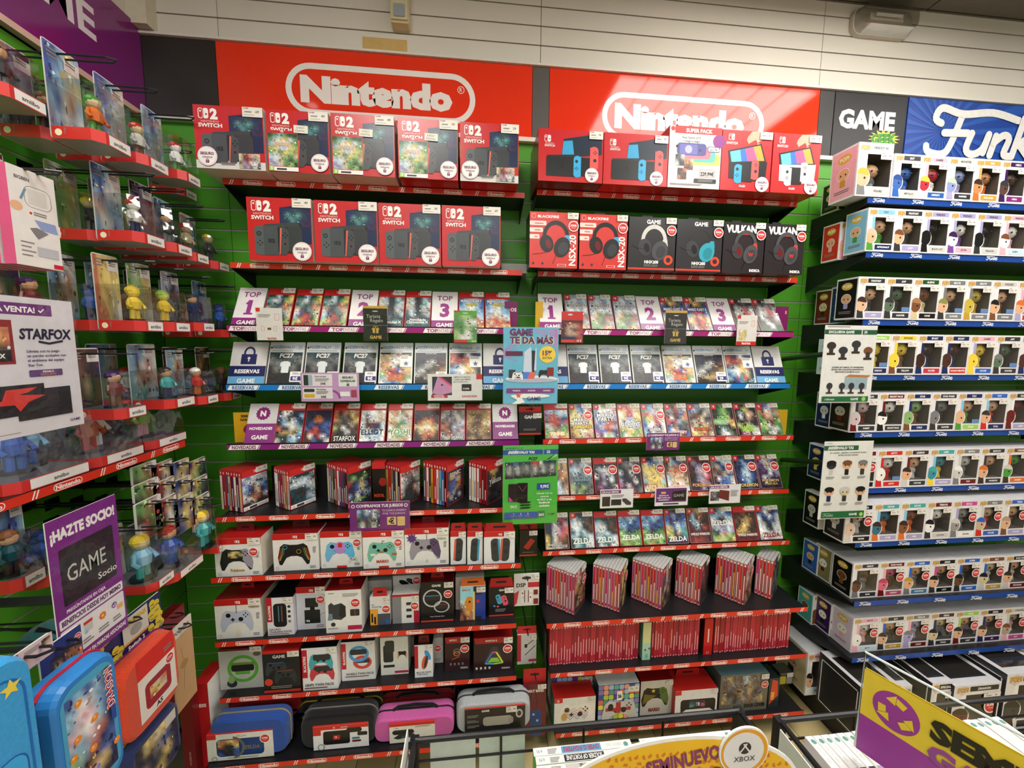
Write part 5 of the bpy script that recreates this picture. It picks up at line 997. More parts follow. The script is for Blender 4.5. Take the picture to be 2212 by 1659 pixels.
# ================================================================== TURNED STACKS OF CASES
def solve_rot(cx, Y, z, pxr, w):
    a, b = .15, 1.35; f = lambda r: proj((cx + w * math.cos(r), Y + w * math.sin(r), z))[0] - pxr
    for _ in range(40):
        m = (a + b) / 2
        if f(m) > 0: a = m
        else: b = m
    return (a + b) / 2
def stack(key, pc, pyc, pr_, yt, n, th, spines, header, cmap, title, flabel, slabel, sgroup, sticker=False, red=True, pegi=False, rot=None, w=.105):
    z = SH[key]['z'] + .0006; c = atz(pc, pyc, z); Y = max(c.y, SH[key]['Y'] + .006); cx = xat(pc, Y, z)
    r = rot or solve_rot(cx, Y, z, pr_, w); h = hat(yt, cx, Y, z); rd = random.Random(int(pc))
    ux, uy = math.cos(r), math.sin(r); vx, vy = -math.sin(r), math.cos(r)
    for k in range(n):
        off = k * (th + .0012); jx = rd.uniform(-.002, .002) if k else 0
        bx, by = cx + vx * off + ux * (w / 2 + jx), Y + vy * off + uy * (w / 2 + jx)
        if k == 0:
            t = game_case('game_case', flabel, -w / 2, w / 2, 0, 0, h, 0, header, cmap, title, seed=int(pc), sticker=sticker, pegi=pegi, th=th)
        else:
            t = thing('game_case', slabel % nthn(k), 'game case', group=sgroup)
            case_mesh(t, w, h, th, 0xb4262a if red else 0xb8b6b4)
        t.location = (bx, by, z); t.rotation_euler = (0, 0, r)
        # spine print faces -x of the case
        a = Art(); a.M = Matrix.Translation((-w / 2 - .0002, th, 0)) @ Matrix.Rotation(-math.pi / 2, 4, 'Z')
        col = spines[k % len(spines)]; a.rect(.001, .002, th - .001, h - .002, col)
        if header == 'sw2': a.rect(.001, h * .86, th - .001, h - .002, 0xc42428); a.rect(th * .3, h * .89, th * .7, h * .95, 0xf0dcd8)
        else: a.rr(th * .22, h * .93, th * .78, h * .975, .001, 0xf4e4e2); a.rect(th * .3, h * .02, th * .7, h * .05, 0xf0dcd8)
        s = sum(lin(col)); tc = 'w' if s < .9 else 'K'
        if th < .012 or k % 2 == 0 or True: a.greek(th * .32, h * .2, th * .36, h * rd.uniform(.18, .42), 1, k) if False else a.rect(th * .36, h * .12, th * .64, h * rd.uniform(.35, .75), tc if rd.random() < .8 else 'y')
        a.build('spine_print', 'print', t)
        if not red:
            m = MB(); m.box(-w / 2, w / 2, 0, th, h - .0018, h + .0008, 0xb4b4b2); m.build('top_rim', 'plastic', t)
    # book-end behind
SPN = ['second', 'third', 'fourth', 'fifth', 'sixth']
Ld = [(525, 1108, 581, 1020, 8, [0xc8b8b0, 0x28283c, 'w', 0x3a2c4a, 0xd8c8a0, 0x305088, 0x903838, 'w'], 'CbwCWc/bwwkkw/CbSwcb/cbdeRb/WKSsRb/wwooKw/dKedKd/KKKdKR', [('DRAGON QUEST', .70, .06, 'w', 0x3a5a9a)], 'cartoon adventurers game case fronting first stack on left bay'),
      (627, 1103, 683, 1016, 7, ['w', 0xc8b068, 0xb87878, 0x802028, 0x503a60, 'w', 'w'], 'CTTTTC/TCCCCT/CwCCwC/TTKTCC/TKKKTC/KTKKCT/KTTTcC/KTTTTT', [('HOGWARTS', .74, .09, 0x2a3a40)], 'misty castle game case fronting second stack on left bay'),
      (752, 1100, 803, 1010, 10, ['k', 'K', 0x304878, 0x5a3a7a, 'w', 0x884030, 'k', 0x508040, 0x5078b0, 'W'], 'NNKKNK/NlNNlN/rPTyPK/PTbyCP/KPbyTK/cPwbCc/PKwRPK/CTNNTK', [('COSMIC', .12, .07, 'l')], 'dark heroes game case fronting third stack on left bay'),
      (865, 1096, 908, 1008, 8, ['k', 'W', 'K', 0x607860, 0xc03020, 0xd0c050, 'w', 0x284088], 'WWWWWW/WggSWW/WWgKgW/WgdKSg/WKdKsW/WKKKSW/dKKKKg/KdKKKd', [('RESIDENT EVIL', .73, .10, 0x8a2018)], 'pale case of a windswept figure fronting fourth stack, left bay'),
      (965, 1095, 1001, 1006, 9, ['k', 'b', 0x58b0c8, 'w', 0xd83028, 0xe0a030, 0x304030, 'w', 0x384860], 'PKPKPP/KyybPK/PRbayP/KbbKoR/PbbYoR/oPWBBK/KWBBWK/PKKKPK', [('SONIC', .68, .10, 'y', 'b')], 'purple racing game case fronting fifth stack on left bay'),
      (1051, 1092, 1086, 1004, 7, ['R', 'R', 0xb02830, 'w', 'w', 'w', 'w'], 'KYYYKP/KKYKKP/PKYKKK/KKKKKP/KkkkKK/RkkkKR/KkKKkK/KkkkKK', [('Yakuza', .48, .12, 'W')], 'black case beside the green poster fronting sixth left stack')]
for i, (pc, py, pr_, yt, n, sp, cm, ti, lb) in enumerate(Ld):
    stack('L6', pc, py, pr_, yt, n, .0115, sp, 'sw2', cm, ti, lb, 'red-topped case, %%s from the front in %s turned left bay stack' % ORD[i], 'spine-out cases in the %s left stack' % ORD[i], pegi=i < 2)
carton('game_box', 'tall black collector box between third and fourth left stacks', 806, 834, 1000, None, 'L6', 1.46, depth=.05, front=0x1a1210, top='r', side='k', draw=lambda a, w, h: (a.rect(0, h * .86, w, h, 0xc42428), a.ell(w * .8, h * .55, w * .3, h * .10, 0x9a2018, 14), a.text('MORTAL', w * .5, h * .2, h * .07, 0xc85020, .03, maxw=w * .8)), cat='box')
for i, px in enumerate((590, 686, 915, 1005)):
    Y = 1.57; x = xat(px, Y, SH['L6']['z']); t = thing('book_end', 'black metal book-end behind the %s left stack' % ['first', 'second', 'fourth', 'fifth'][i], 'book-end', (x, Y, SH['L6']['z'] + .0006))
    m = MB(); m.box(0, .05, 0, .003, 0, .13, 'k'); m.build('upright', 'black_metal', t); m = MB(); m.box(0, .05, -.06, 0, 0, .002, 'k'); m.build('foot', 'black_metal', t)
Rd = [(1240, 1330, 1263, 1241, 10, 'WWgrW/gWrrg/oYgRo/YSdRY/dSYoS/KdSSd/SYdoS/KdKRK'), (1338, 1324, 1352, 1235, 9, 'KKyYK/YyoyY/KyYoK/dyKKY/KYdyK/YdKYK/kKyYd/KKYKK'), (1428, 1319, 1447, 1230, 10, 'dSWdS/SdeSd/dKaSK/PdaKS/KWSdK/YKdYK/SdKSd/KYSKd'), (1511, 1310, 1527, 1224, 8, 'RRKRR/KKKKR/RrKRK/KRKKR/kKRKk/KRKKk/KkKRk/KKKkK'), (1607, 1309, 1622, 1220, 9, 'aWaWa/WoYaW/aYSoa/oWSRo/YSdoY/SdSSd/YdSYd/SYSdS'), (1665, 1296, 1678, 1213, 5, 'KgKgg/gKTKg/KgKgK/TKgKK/gKgKT/KTKgK/KgKTg/gKKKg')]
reds = [0xc8242e, 0xb82038, 0xd0302c, 0xc02450, 0xd83a30, 0xb01c28, 0xc83a6a]
Rf = ['brown battle scene', 'black and gold', 'grey and brown', 'dark red', 'lilac and brown', 'dark grey']
for i, (pc, py, pr_, yt, n, cm) in enumerate(Rd):
    rd = random.Random(i); stack('R8', pc, py, pr_, yt, n, .0112, [rd.choice(reds) for _ in range(n)], 'sw', cm, [], '%s cover edge-on fronting %s turned stack of right bay' % (Rf[i], ORD[i]), 'red-spined case, %%s from the front in %s turned right bay stack' % ORD[i], 'spine-out cases in the %s right stack' % ORD[i], sticker=i in (0, 1, 4), red=False)
for i, px in enumerate((1264, 1355, 1450, 1530, 1626, 1700)):
    Y = 1.50; x = min(1.26, xat(px, Y, SH['R8']['z'])); t = thing('book_end', 'black metal book-end behind the %s right stack' % ORD[i], 'book-end', (x, Y, SH['R8']['z'] + .0006))
    m = MB(); m.box(0, .055, 0, .003, 0, .12, 'k'); m.build('upright', 'black_metal', t); m = MB(); m.box(0, .055, -.02, 0, 0, .002, 'k'); m.build('foot', 'black_metal', t)
# ---------------------------------------------------------------- packed spine row on R9
z = SH['R9']['z'] + .0006; Y = SH['R9']['Y'] + .045; Xa = xat(1186, Y, z); rd = random.Random(12)
SPM = []
hS = hat(1352, Xa, Y, z) * .98; wS = .105; thS = .0103
for k in range(14):
    a = Art(); a.M = Matrix.Translation((.0006, -.0002, 0)); h = hS; c = rd.choice([0xb8202e, 0xc42838, 0xa81c2a, 0xc83040, 0xb42440, 0xc02c2c]); q = thS - .0012
    a.rect(0, .002, q, h - .002, c); a.rr(q * .2, h * .93, q * .8, h * .975, .001, 0xf4e4e2); z0 = rd.uniform(.08, .3); a.rect(q * .36, h * z0, q * .62, h * (z0 + rd.uniform(.2, .5)), 0xf2c8cc if rd.random() < .8 else 0xe8b0b8); a.rect(q * .3, h * .02, q * .7, h * .045, 0xf4dcdc)
    if k == 13: a.rect(0, h * .5, q, h - .002, 'W'); a.rect(0, .002, q, h * .5, 0x24284a)
    SPM.append(a.mesh('spine_print', 'print'))
m = MB(); m.prism(rrect(0, 0, thS, hS, .0015, 1), 0, wS, 0xa85058); shellm = m.mesh('case_shell', 'plastic')
def spine_run(p0, p1, label, group):
    x0, x1 = xat(p0, Y, z), xat(p1, Y, z); n = int((x1 - x0) / (thS + .0004))
    for i in range(n):
        t = thing('game_case', 'thin red game case, %s from left in %s' % (nthn(i), label), 'game case', (x0 + i * (x1 - x0) / n, Y + rd.uniform(-.002, .002), z), 0, group)
        for me in (shellm, SPM[rd.randrange(13) if rd.random() < .97 else 13]):
            o = bpy.data.objects.new(me.name.split('.')[0], me); COL.objects.link(o); o.parent = t
spine_run(1186, 1378, 'packed row left of pale green box', 'left run of packed spines')
carton('game_box', 'pale yellow and green metal game box among the packed red spines', 1386, 1404, 1345, None, 'R9', Y - .008, depth=.10, front=0xb8d8b0, side=0x7aa090, draw=lambda a, w, h: (a.rect(0, 0, w, h, 0xa8d4bc), a.rect(0, h * .45, w, h, 0xd4d49a), a.ell(w * .35, h * .27, w * .12, w * .16, 'S', 8), a.ell(w * .85, h * .30, w * .12, w * .16, 'S', 8), a.rr(w * .4, h * .05, w * .7, h * .16, .002, 0x78b8a8)), cat='box')
spine_run(1406, 1508, 'packed row between green and red boxes', 'middle run of packed spines')
carton('game_box', 'thick bright red game box among the packed red spines', 1518, 1537, 1337, None, 'R9', Y - .006, depth=.10, front=0xc81c1e, side=0x3a1c18, draw=lambda a, w, h: (a.rect(w * .42, h * .35, w * .58, h * .72, 0xf0c8c0), a.rframe(w * .35, h * .03, w * .65, h * .09, .002, .0008, 'w')), cat='box')
spine_run(1541, 1702, 'packed row right of thick red box', 'right run of packed spines')
m = MB(); m.box(0, .003, 0, .24, 0, .14, 'k'); o = m.build('shelf_divider', 'black_metal', None, (xat(1180, 1.40, z) - .012, 1.36, z)); tag(o, 'black end divider at left end of the packed spine shelf', 'divider')
# ================================================================== BOXED VINYL FIGURES
def figurine(t, skin, hair, body, x, y, z, s=1.0):
    m = MB(); m.lathe([(0, 0), (.016 * s, 0), (.013 * s, .018 * s), (.016 * s, .030 * s), (.009 * s, .038 * s)], body, 10, (x, y, z))
    for q in (-1, 1): m.ball((x + q * .017 * s, y, z + .024 * s), (.005 * s, .006 * s, .011 * s), body, 6, 4)
    m.ball((x, y, z + .058 * s), (.027 * s, .022 * s, .023 * s), skin, 12, 8); m.ball((x, y + .004 * s, z + .064 * s), (.028 * s, .023 * s, .020 * s), hair, 12, 7)
    for q in (-1, 1): m.ball((x + q * .011 * s, y - .021 * s, z + .055 * s), (.0035 * s, .002 * s, .0035 * s), 'k', 6, 4)
    return m.build('figurine', 'plastic', t)
def pop_side(a, w, h, bg, skin, body):
    a.rect(0, 0, w, h, 0xe8e6ea); a.rect(w * .05, h * .04, w * .95, h * .96, bg)
    a.ell(w * .5, h * .80, w * .26, h * .09, 0xd8b040, 14); a.text('POP!', w * .5, h * .765, h * .07, 'w', .03, maxw=w * .42)
    a.ell(w * .5, h * .50, w * .24, h * .125, 'w', 16); a.ell(w * .5, h * .50, w * .22, h * .115, skin, 16); a.ell(w * .41, h * .49, w * .03, h * .02, 'k', 8); a.ell(w * .59, h * .49, w * .03, h * .02, 'k', 8)
    a.rr(w * .40, h * .26, w * .60, h * .39, .003, body); a.greek(w * .2, h * .18, w * .6, h * .02, 2)
def pop_box(label, X, Y, z, spec, w=.1158, h=.158, d=.088, group=None, seed=0, sup=False, side=True, name='figure_box', rz=0, big=False):
    """spec: header colour, header text, accent, head, hair, body, plate colour, plate text, blue badge"""
    hc, ht, ac, skin, hair, body, pc_, ptx, badge = spec
    t = thing(name, label, 'figure box', (X, Y, z + .0006), rz)
    m = MB(); x0, x1, z0, z1 = w * .27, w * .965, h * .19, h * .79; c = 0xe6e4e6
    m.face([(0, d, 0), (0, 0, 0), (0, 0, h), (0, d, h)], c); m.face([(w, 0, 0), (w, d, 0), (w, d, h), (w, 0, h)], c); m.face([(0, 0, h), (w, 0, h), (w, d, h), (0, d, h)], 0xc8c8cc)
    m.face([(0, d, 0), (w, d, 0), (w, 0, 0), (0, 0, 0)], c); m.face([(w, d, 0), (0, d, 0), (0, d, h), (w, d, h)], c)
    for q in ((0, 0, w, z0), (0, z1, w, h), (0, z0, x0, z1), (x1, z0, w, z1)): m.face([(q[0], 0, q[1]), (q[2], 0, q[1]), (q[2], 0, q[3]), (q[0], 0, q[3])], c)
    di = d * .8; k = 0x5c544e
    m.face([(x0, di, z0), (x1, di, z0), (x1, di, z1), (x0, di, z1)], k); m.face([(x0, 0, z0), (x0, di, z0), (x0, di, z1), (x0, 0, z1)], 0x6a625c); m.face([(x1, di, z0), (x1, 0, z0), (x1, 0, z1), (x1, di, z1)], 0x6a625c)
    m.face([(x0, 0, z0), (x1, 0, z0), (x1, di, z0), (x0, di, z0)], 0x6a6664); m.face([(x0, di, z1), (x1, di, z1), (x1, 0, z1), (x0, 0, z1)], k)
    m.build('carton', 'print', t)
    figurine(t, skin, hair, body, (x0 + x1) / 2 + w * .03, d * .38, z0 + .001, 1.15)
    m = MB(); m.face([(x0, .0008, z0), (x1, .0008, z0), (x1, .0008, z1), (x0, .0008, z1)], 'w'); m.build('window_film', 'clear', t)
    a = Art(); a.M = Matrix.Translation((0, -.0003, 0))
    a.poly([(w * .17, z0), (x0, z0), (x0, z1), (w * .17, z1)], ac)
    a.rect(w * .34, h * .86, w * .95, h * .96, hc); a.text(ht, w * .64, h * .885, h * .045, 'w' if sum(lin(hc)) < 1.2 else 'K', .03, maxw=w * .5)
    a.poly([(w * .06, h * .84), (w * .14, h * .82), (w * .18, h * .78), (w * .22, h * .83), (w * .32, h * .86), (w * .32, h * .95), (w * .2, h * .98), (w * .06, h * .95)], 0xd6c8b8)
    a.text('POP!', w * .19, h * .865, h * .075, 0x8a3a28, .09, maxw=w * .25); a.text('POP!', w * .19, h * .867, h * .075, 0xe0b048, .03, maxw=w * .24)
    a.rect(w * .34, h * .045, w * .95, h * .16, pc_); a.text(ptx, w * .65, h * .085, h * .04, 'w' if sum(lin(pc_)) < 1.4 else 'K', .03, maxw=w * .54)
    # printed half figure at lower left, generic round head
    clipx = lambda P: clip(P, w * .02, w, h * .02, h)
    E = lambda cx, cz, rx, rz: clipx([(cx + rx * math.cos(6.2832 * i / 18), cz + rz * math.sin(6.2832 * i / 18)) for i in range(18)])
    hx, hz = w * .17, h * .35
    a.poly(E(hx, hz, w * .215, h * .185), 'w'); a.poly(clipx([(w * .02, h * .03), (w * .30, h * .03), (w * .26, h * .24), (w * .02, h * .24)]), 'w')
    a.poly(clipx([(w * .03, h * .03), (w * .28, h * .03), (w * .23, h * .22), (w * .03, h * .22)]), body)
    a.poly(E(hx, hz, w * .19, h * .165), skin)
    a.poly(clipx([(hx + w * .195 * math.cos(t_), hz + h * .02 + h * .165 * math.sin(t_)) for t_ in [.15 + .28 * i for i in range(11)]] + [(hx - w * .1, hz + h * .07), (hx + w * .06, hz + h * .05)]), hair)
    a.ell(hx + w * .06, hz - h * .01, w * .032, h * .024, 'k', 10)
    if badge: a.rr(w * .66, h * .20, w * .94, h * .30, .002, 0x5a8ac8); a.greek(w * .70, h * .275, w * .2, h * .015, 2)
    a.build('front_print', 'print', t)
    a = Art(); a.M = Matrix.Translation((0, -.0026, 0)); price(a, 0, 0, w * .36, h * .125, seed); a.box(0, w * .36, .0001, .0004, 0, h * .125, 'W'); o = a.build('price_label', 'card', t); o.location = (w * .635, 0, h * .695)
    if sup: a = Art(); a.M = Matrix.Translation((0, -.003, 0)); super_sticker(a, 0, 0, w * .16); o = a.build('discount_sticker', 'print', t); o.location = (w * .82, 0, h * .55)
    if big:
        m = MB(); m.face([(w * .1, d * .12, h + .0006), (w * .9, d * .12, h + .0006), (w * .9, d * .8, h + .0006), (w * .1, d * .8, h + .0006)], 0x2a2826); m.build('top_window', 'gloss', t)
        m = MB(); m.box(-.001, 0, 0, d, 0, h, 0x2c2c30); m.build('side_panel', 'print', t); m = MB(); q = .012
        for a_, b_, c_, e_ in ((q, d - q, q, q + .003), (q, d - q, h - q * 2 - .003, h - q * 2), (q, q + .003, q, h - q * 2), (d - q - .003, d - q, q, h - q * 2)): m.box(-.0018, -.001, a_, b_, c_, e_, 'w')
        m.build('side_frame', 'card', t)
    elif side:
        a = Art(); a.M = Matrix.Translation((-.0004, d, 0)) @ Matrix.Rotation(-math.pi / 2, 4, 'Z'); pop_side(a, d, h, *(side if isinstance(side, tuple) else (ac, skin, body))); a.build('side_print', 'print', t)
    return t
SKN = ['s', 0xd8a07c, 0x6a4030, 0xe8c0a0, 0x4a2c22]
P = lambda hc, ht, ac, sk, hr, bd, pc, pt, bg=0: (hc, ht, ac, sk, hr, bd, pc, pt, bg)
POPS = [
 (1924, 410, .160, [P('K', 'BAT', 'w', 0x3a66b0, 0x28488c, 'b', 'W', 'METALLIC'), P(0xd8b0c0, 'GAMER', 'i', 0xb83040, 'y', 'w', 0x3060a8, 'INFINITY'), P('W', 'MONSTER', 'C', 0x8a98c8, 0xb8c8b0, 'a', 'K', 'VAMPIRE'), P(0xe0a050, 'FIRE', 0xe8a860, 0xc88858, 'd', 'o', 0xd89838, 'FIRE LORD'), P('P', 'HERO', 'P', 0x5a4038, 'K', 'P', 0x8a2878, 'HERO')]),
 (1868, 548, .160, [P('c', 'TOY', 'c', 's', 0xe8b8a0, 'n', 'B', 'ASTRONAUT'), P('K', 'FANTASY', 'w', 's', 'S', 'K', 'a', 'LADY'), P('a', 'FRIENDS', 'a', 'k', 'k', 'k', 'W', 'BLACK CAT'), P('a', 'FRIENDS', 'a', 'w', 'P', 'p', 'i', 'JESTER'), P('a', 'FRIENDS', 'a', 'k', 'k', 'K', 'W', 'PENGUIN'), P('i', 'FRIENDS', 'i', 'w', 'S', 'i', 'C', 'PUPPY')]),
 (1847, 683, .160, [P('K', 'FANTASY', 'w', 's', 'd', 'K', 'a', 'LADY'), P('K', 'AVP', 'K', 0x5a7058, 'K', 'K', 'K', 'HUNTER', 1), P('N', 'ALIENS', 'w', 'S', 0xa87850, 'e', 'k', 'KANE'), P('g', 'BRUTE', 'g', 's', 0x8a8a48, 'K', 'g', 'GUNNER', 1), P('g', 'BRUTE', 'g', 0xc8b040, 0xc8b040, 'Y', 'g', 'GUNNER', 1), P('W', 'WIZARD', 'w', 's', 'k', 'S', 'g', 'WIZARD', 1), P('r', 'HERO', 'i', 's', 'o', 'a', 'r', 'HERO')]),
 (1858, 802, .158, [P('l', 'FOOTBALL', 'y', 'y', 'y', 'y', 'B', 'DEMON', 1), P('y', 'SPONGE', 'y', 'y', 'y', 'S', 'K', 'YELLOW', 0), P('B', 'SPORT', 'B', 0x3a221a, 0x3a221a, 'B', 0xc83048, 'PLAYER'), P('B', 'SPORT', 'B', 0x4a2a20, 0x4a2a20, 'B', 'r', 'KYLIAN MBAPPÉ'), P('i', 'GAMES', 'a', 'y', 'y', 'y', 'b', 'MOUSE'), P('K', 'AVP', 'K', 0x5a7058, 'g', 'K', 'K', 'HUNTER', 1), P('B', 'SPORT', 'B', 0x4a2a20, 0x4a2a20, 'B', 'R', 'PLAYER')]),
 (1833, 926, .156, [P('K', 'HORROR', 'K', 0xd8c0c4, 'W', 'R', 'K', 'RABBIT'), P('R', 'GHOST FACE', 'R', 'w', 'k', 'k', 'K', 'GHOST FACE'), P('B', 'STAR', 'B', 0x8ab070, 0x8ab070, 'S', 'B', 'CHILD'), P('K', 'STAR WARS', 'K', 'g', 'g', 'K', 'K', 'HUNTER'), P('B', 'TOY', 'c', 's', 's', 'n', 'l', 'SPACE', 1), P('b', 'TOY', 'c', 's', 'd', 'r', 'B', 'DOLL'), P('K', 'MARVEL', 'w', 'R', 'R', 'R', 'a', 'HERO')]),
 (1830, 1050, .156, [P('R', 'HORROR', 'R', 's', 'K', 'd', 'k', 'SLAYER'), P('r', 'KITTY', 'r', 'w', 'w', 'r', 'r', 'KITTY', 1), P('d', 'LEGEND', 'R', 's', 'd', 'W', 'K', 'AVATAR'), P('t', 'DEEP', 'c', 0x3a90a0, 't', 'y', 'a', 'CREATURE'), P('g', 'RETRO', 'W', 'W', 'w', 'g', 'R', 'POT'), P('K', 'BLEACH', 'K', 's', 'o', 'd', 'K', 'WARRIOR'), P('S', 'WIZARD', 'o', 'n', 'W', 'd', 'o', 'GOBLIN')]),
 (1821.5, 1163, .158, [P('k', 'HORROR', 'K', 0xe0c0a8, 0xe0c0a8, 'W', 'k', 'MONK'), P('t', 'MOVIE', 'c', 0x3a7088, 'd', 'o', 'a', 'DIVER'), P('t', 'MOVIE', 'c', 0x8a5438, 'd', 'o', 'a', 'GIRL'), P('R', 'TERROR', 'w', 'w', 'k', 'K', 'W', 'CLOWN'), P('m', 'IDOLS', 'a', 0x9a9894, 'W', 'g', 'w', 'SINGER'), P('g', 'WILD', 'W', 0xd0b090, 'b', 'r', 'b', 'MOUSE'), P('b', 'TEAM', 'w', 's', 0xb89a80, 'S', 'a', 'COACH')]),
 (1836.6, 1286, .150, [P('K', 'NIGHT', 'K', 0x6a4430, 'd', 'g', 'K', 'BEAR'), P('R', 'STAR WARS', 'i', 0xe06a88, 0xc04060, 'R', 0xc04868, 'KNIGHT'), P('b', 'SUPER', 'b', 's', 'Y', 'g', 0x4a7aa0, 'GARDENER'), P('k', 'SERIES', 'm', 's', 'k', 'K', 'k', 'LADY'), P('b', 'SUPER', 'b', 0x6a4430, 'k', 'K', 'b', 'TERRIFIC'), P('S', 'BAT', 'b', 'e', 'k', 'W', 'Y', 'VILLAIN'), P('k', 'STAR WARS', 'k', 's', 'd', 'W', 'R', 'SMUGGLER')]),
 (1836.6, 1405, .150, [P('i', 'KITTY', 'i', 'w', 'w', 'i', 'C', 'KITTY'), P('K', 'BAT', 'b', 's', 'd', 'K', 'Y', 'BAT SPY'), P('g', 'TERROR', 'i', 'a', 'g', 'a', 'R', 'NURSE'), P('d', 'SERIES', 'B', 'e', 'k', 'K', 'K', 'BEARD'), P('l', 'SERIES', 'l', 's', 'k', 'R', 'K', 'LADY'), P('k', 'SERIES', 'B', 's', 'd', 'B', 'P', 'SIR'), P('W', 'STRANGE', 'W', 0xb8a088, 'S', 'i', 'm', 'BOY')]),
]
cname = {'s': 'tan', 'w': 'white', 'k': 'black', 'y': 'yellow', 'K': 'dark', 'R': 'dark red', 'g': 'grey', 'W': 'pale grey', 'S': 'brown', 'e': 'beige', 'a': 'lilac', 'n': 'green', 't': 'teal', 'r': 'red', 'b': 'blue', 'B': 'navy', 'p': 'purple', 'P': 'deep purple', 'i': 'pink', 'm': 'magenta', 'c': 'sky blue', 'C': 'pale blue', 'd': 'dark brown', 'o': 'orange', 'l': 'lime', 'Y': 'gold', 'N': 'dark green', 'T': 'dark teal'}
def cn(v):
    if isinstance(v, str): return cname[v]
    best = min(PAL, key=lambda k: sum(((v >> s) % 256 - (PAL[k] >> s) % 256) ** 2 for s in (16, 8, 0))); return cname[best]
for r, (px, py, hh, specs) in enumerate(POPS):
    s = SH['F%d' % (r + 1)]; z = s['z']; fy = s['Y'] + (.005 if r > 6 else -.004); zz = z if r > 6 else z + .0108
    if r > 6: fy = s['Y'] + (.03 if r == 7 else .035)
    X = xat(px, fy, zz + .001)
    # the pitch follows the row's own height on the picture, with real boxes 114 mm wide
    pitch = .1172; specs = specs + [P('K', 'HERO', 'a', ['s', 'e', 'g', 'w', 'S', 'y', 's', 'e', 'w'][r], ['K', 'y', 'k', 'g', 'd', 'o', 'k', 'W', 'S'][r], 'B', 'g', 'FIGURE')]
    for i, sp in enumerate(specs):
        if r == 3 and i == 0: pass
        sup = (r == 5 and i == 0) or (r == 6 and i in (0, 4, 5, 6)) or r >= 7 and not (r == 7 and i == 0)
        lb = 'white window box, %s head and %s plate, %s from left, %s blue-edged shelf' % (cn(sp[3]), cn(sp[6]), ORD[i] if i else 'first', FN[r])
        sd = {1: ('c', 's', 'n'), 2: ('k', 's', 'a'), 4: ('k', 'W', 'R'), 6: ('k', 'W', 'w'), 7: ('k', 'S', 'S'), 8: (0xd8c8e0, 'w', 'i')}.get(r, True) if i == 0 else False
        pop_box(lb, X + i * pitch, fy, zz, sp, h=hh, seed=r * 10 + i, sup=sup, side=sd)
    SH['F%d' % (r + 1)]['px'] = X
# the bigger crowned-figure box on the topmost shelf
s = SH['F1']; X1 = xat(1921, s['Y'] - .004, s['z'] + .0108); X0 = xat(1846, s['Y'] - .004, s['z'] + .0108)
pop_box('large white window box with gold crown artwork at left end of topmost shelf', X0, s['Y'] - .004, s['z'] + .0108, P('W', 'FREDDY 45', 'w', 's', 0xd0a838, 'g', 'W', 'FIGURE'), w=X1 - X0 - .002, h=.193, d=.11, side=('i', 's', 'Y'), seed=45)
# boxes showing their sides behind the front ones
for r, pxl, dy, hh, cols, lb in [(0, 1772, .115, .12, ('k', 'e', 'k'), 'black box in shadow left of the large crown box'), (1, 1772, .10, .15, ('r', 's', 'i'), 'red-sided window box at left end behind second shelf front row'), (2, 1757, .17, .15, ('R', 'e', 'k'), 'red-sided window box deepest at left end of third shelf'), (2, 1790, .095, .155, ('B', 'S', 'w'), 'navy-sided window box behind the first one on third shelf'),
        (3, 1762, .10, .15, ('C', 'w', 'b'), 'pale blue box side half behind the robot poster'), (4, 1759, .10, .15, ('B', 'W', 'w'), 'navy-sided window box behind the rabbit box on fifth shelf'), (5, 1742, .11, .15, ('B', 'y', 'y'), 'navy-sided window box left of the green pre-order poster'),
        (6, 1733, .13, .15, ('k', 'W', 'W'), 'black-sided window box below left of the green pre-order poster'), (7, 1731, .185, .14, ('b', 's', 'k'), 'blue-sided window box deepest at left end of eighth shelf'), (7, 1757, .125, .148, (0x8a8258, 'w', 'R'), 'olive-sided window box behind the first one on eighth shelf'),
        (8, 1720, .195, .14, ('t', 'S', 'S'), 'teal-sided window box deepest at left end of lowest shelf'), (8, 1756, .125, .146, ('P', 'w', 'k'), 'purple-sided window box behind the first one on lowest shelf')]:
    s = SH['F%d' % (r + 1)]; fy = s['Y'] + dy; zz = s['z']; X = xat(pxl + 0, fy + .08, zz); 
    pop_box(lb, X, fy, zz, P('K', 'FIGURE', cols[0], cols[1], cols[2], cols[2], 'W', 'NAME'), h=hh, side=cols, d=.078, w=.112 if X + .113 < SH['F%d' % (r + 1)]['px'] - .001 or dy > .093 else .08)
# large boxes on the base shelf
zb = .10
for lb, p0, p1, Y, h, w_, sp, d in [('big window box standing at left end of the base shelf', 1850, 1929, 1.20, .225, .13, P('K', '2046', 'w', 'W', 'd', 'K', 'W', 'FIGURE'), .18), ('big window box second on the base shelf behind acrylic sign', 1932, 1956, 1.20, .22, .09, P('W', 'FIGURE', 'w', 'e', 'S', 'g', 'W', 'FIGURE'), .2),
        ('tall window box with number side behind the acrylic sign', 2000, 2046, 1.20, .22, .12, P('k', 'SPECIAL', 'w', 'W', 'g', 'K', 'k', 'FIGURE'), .2), ('wide window box behind the acrylic sign with red sticker', 2048, 2148, 1.19, .21, .17, P('k', 'DRAGON', 'w', 'R', 'k', 'K', 'k', 'FIGURE'), .26),
        ('largest window box at right edge of the base shelf', 2158, 2260, 1.185, .245, .2, P('K', 'ALBUM', 'w', 'K', 'k', 'd', 'K', 'FIGURE'), .26)]:
    X = xat(p0, Y, zb); pop_box(lb, X, Y, zb + .0006, sp, w=max(.05, xat(p1, Y, zb) - X), h=h, d=d, seed=int(p0), sup='sticker' in lb, big=True)
pop_box('small window box with black-haired head low behind the right bay', xat(1742, 1.40, .2), 1.40, zb + .0006, P('i', 'POWER', 'w', 's', 'k', 'w', 'C', 'GIRL'), w=.085, h=.2, d=.16, side=('e', 's', 'K'))

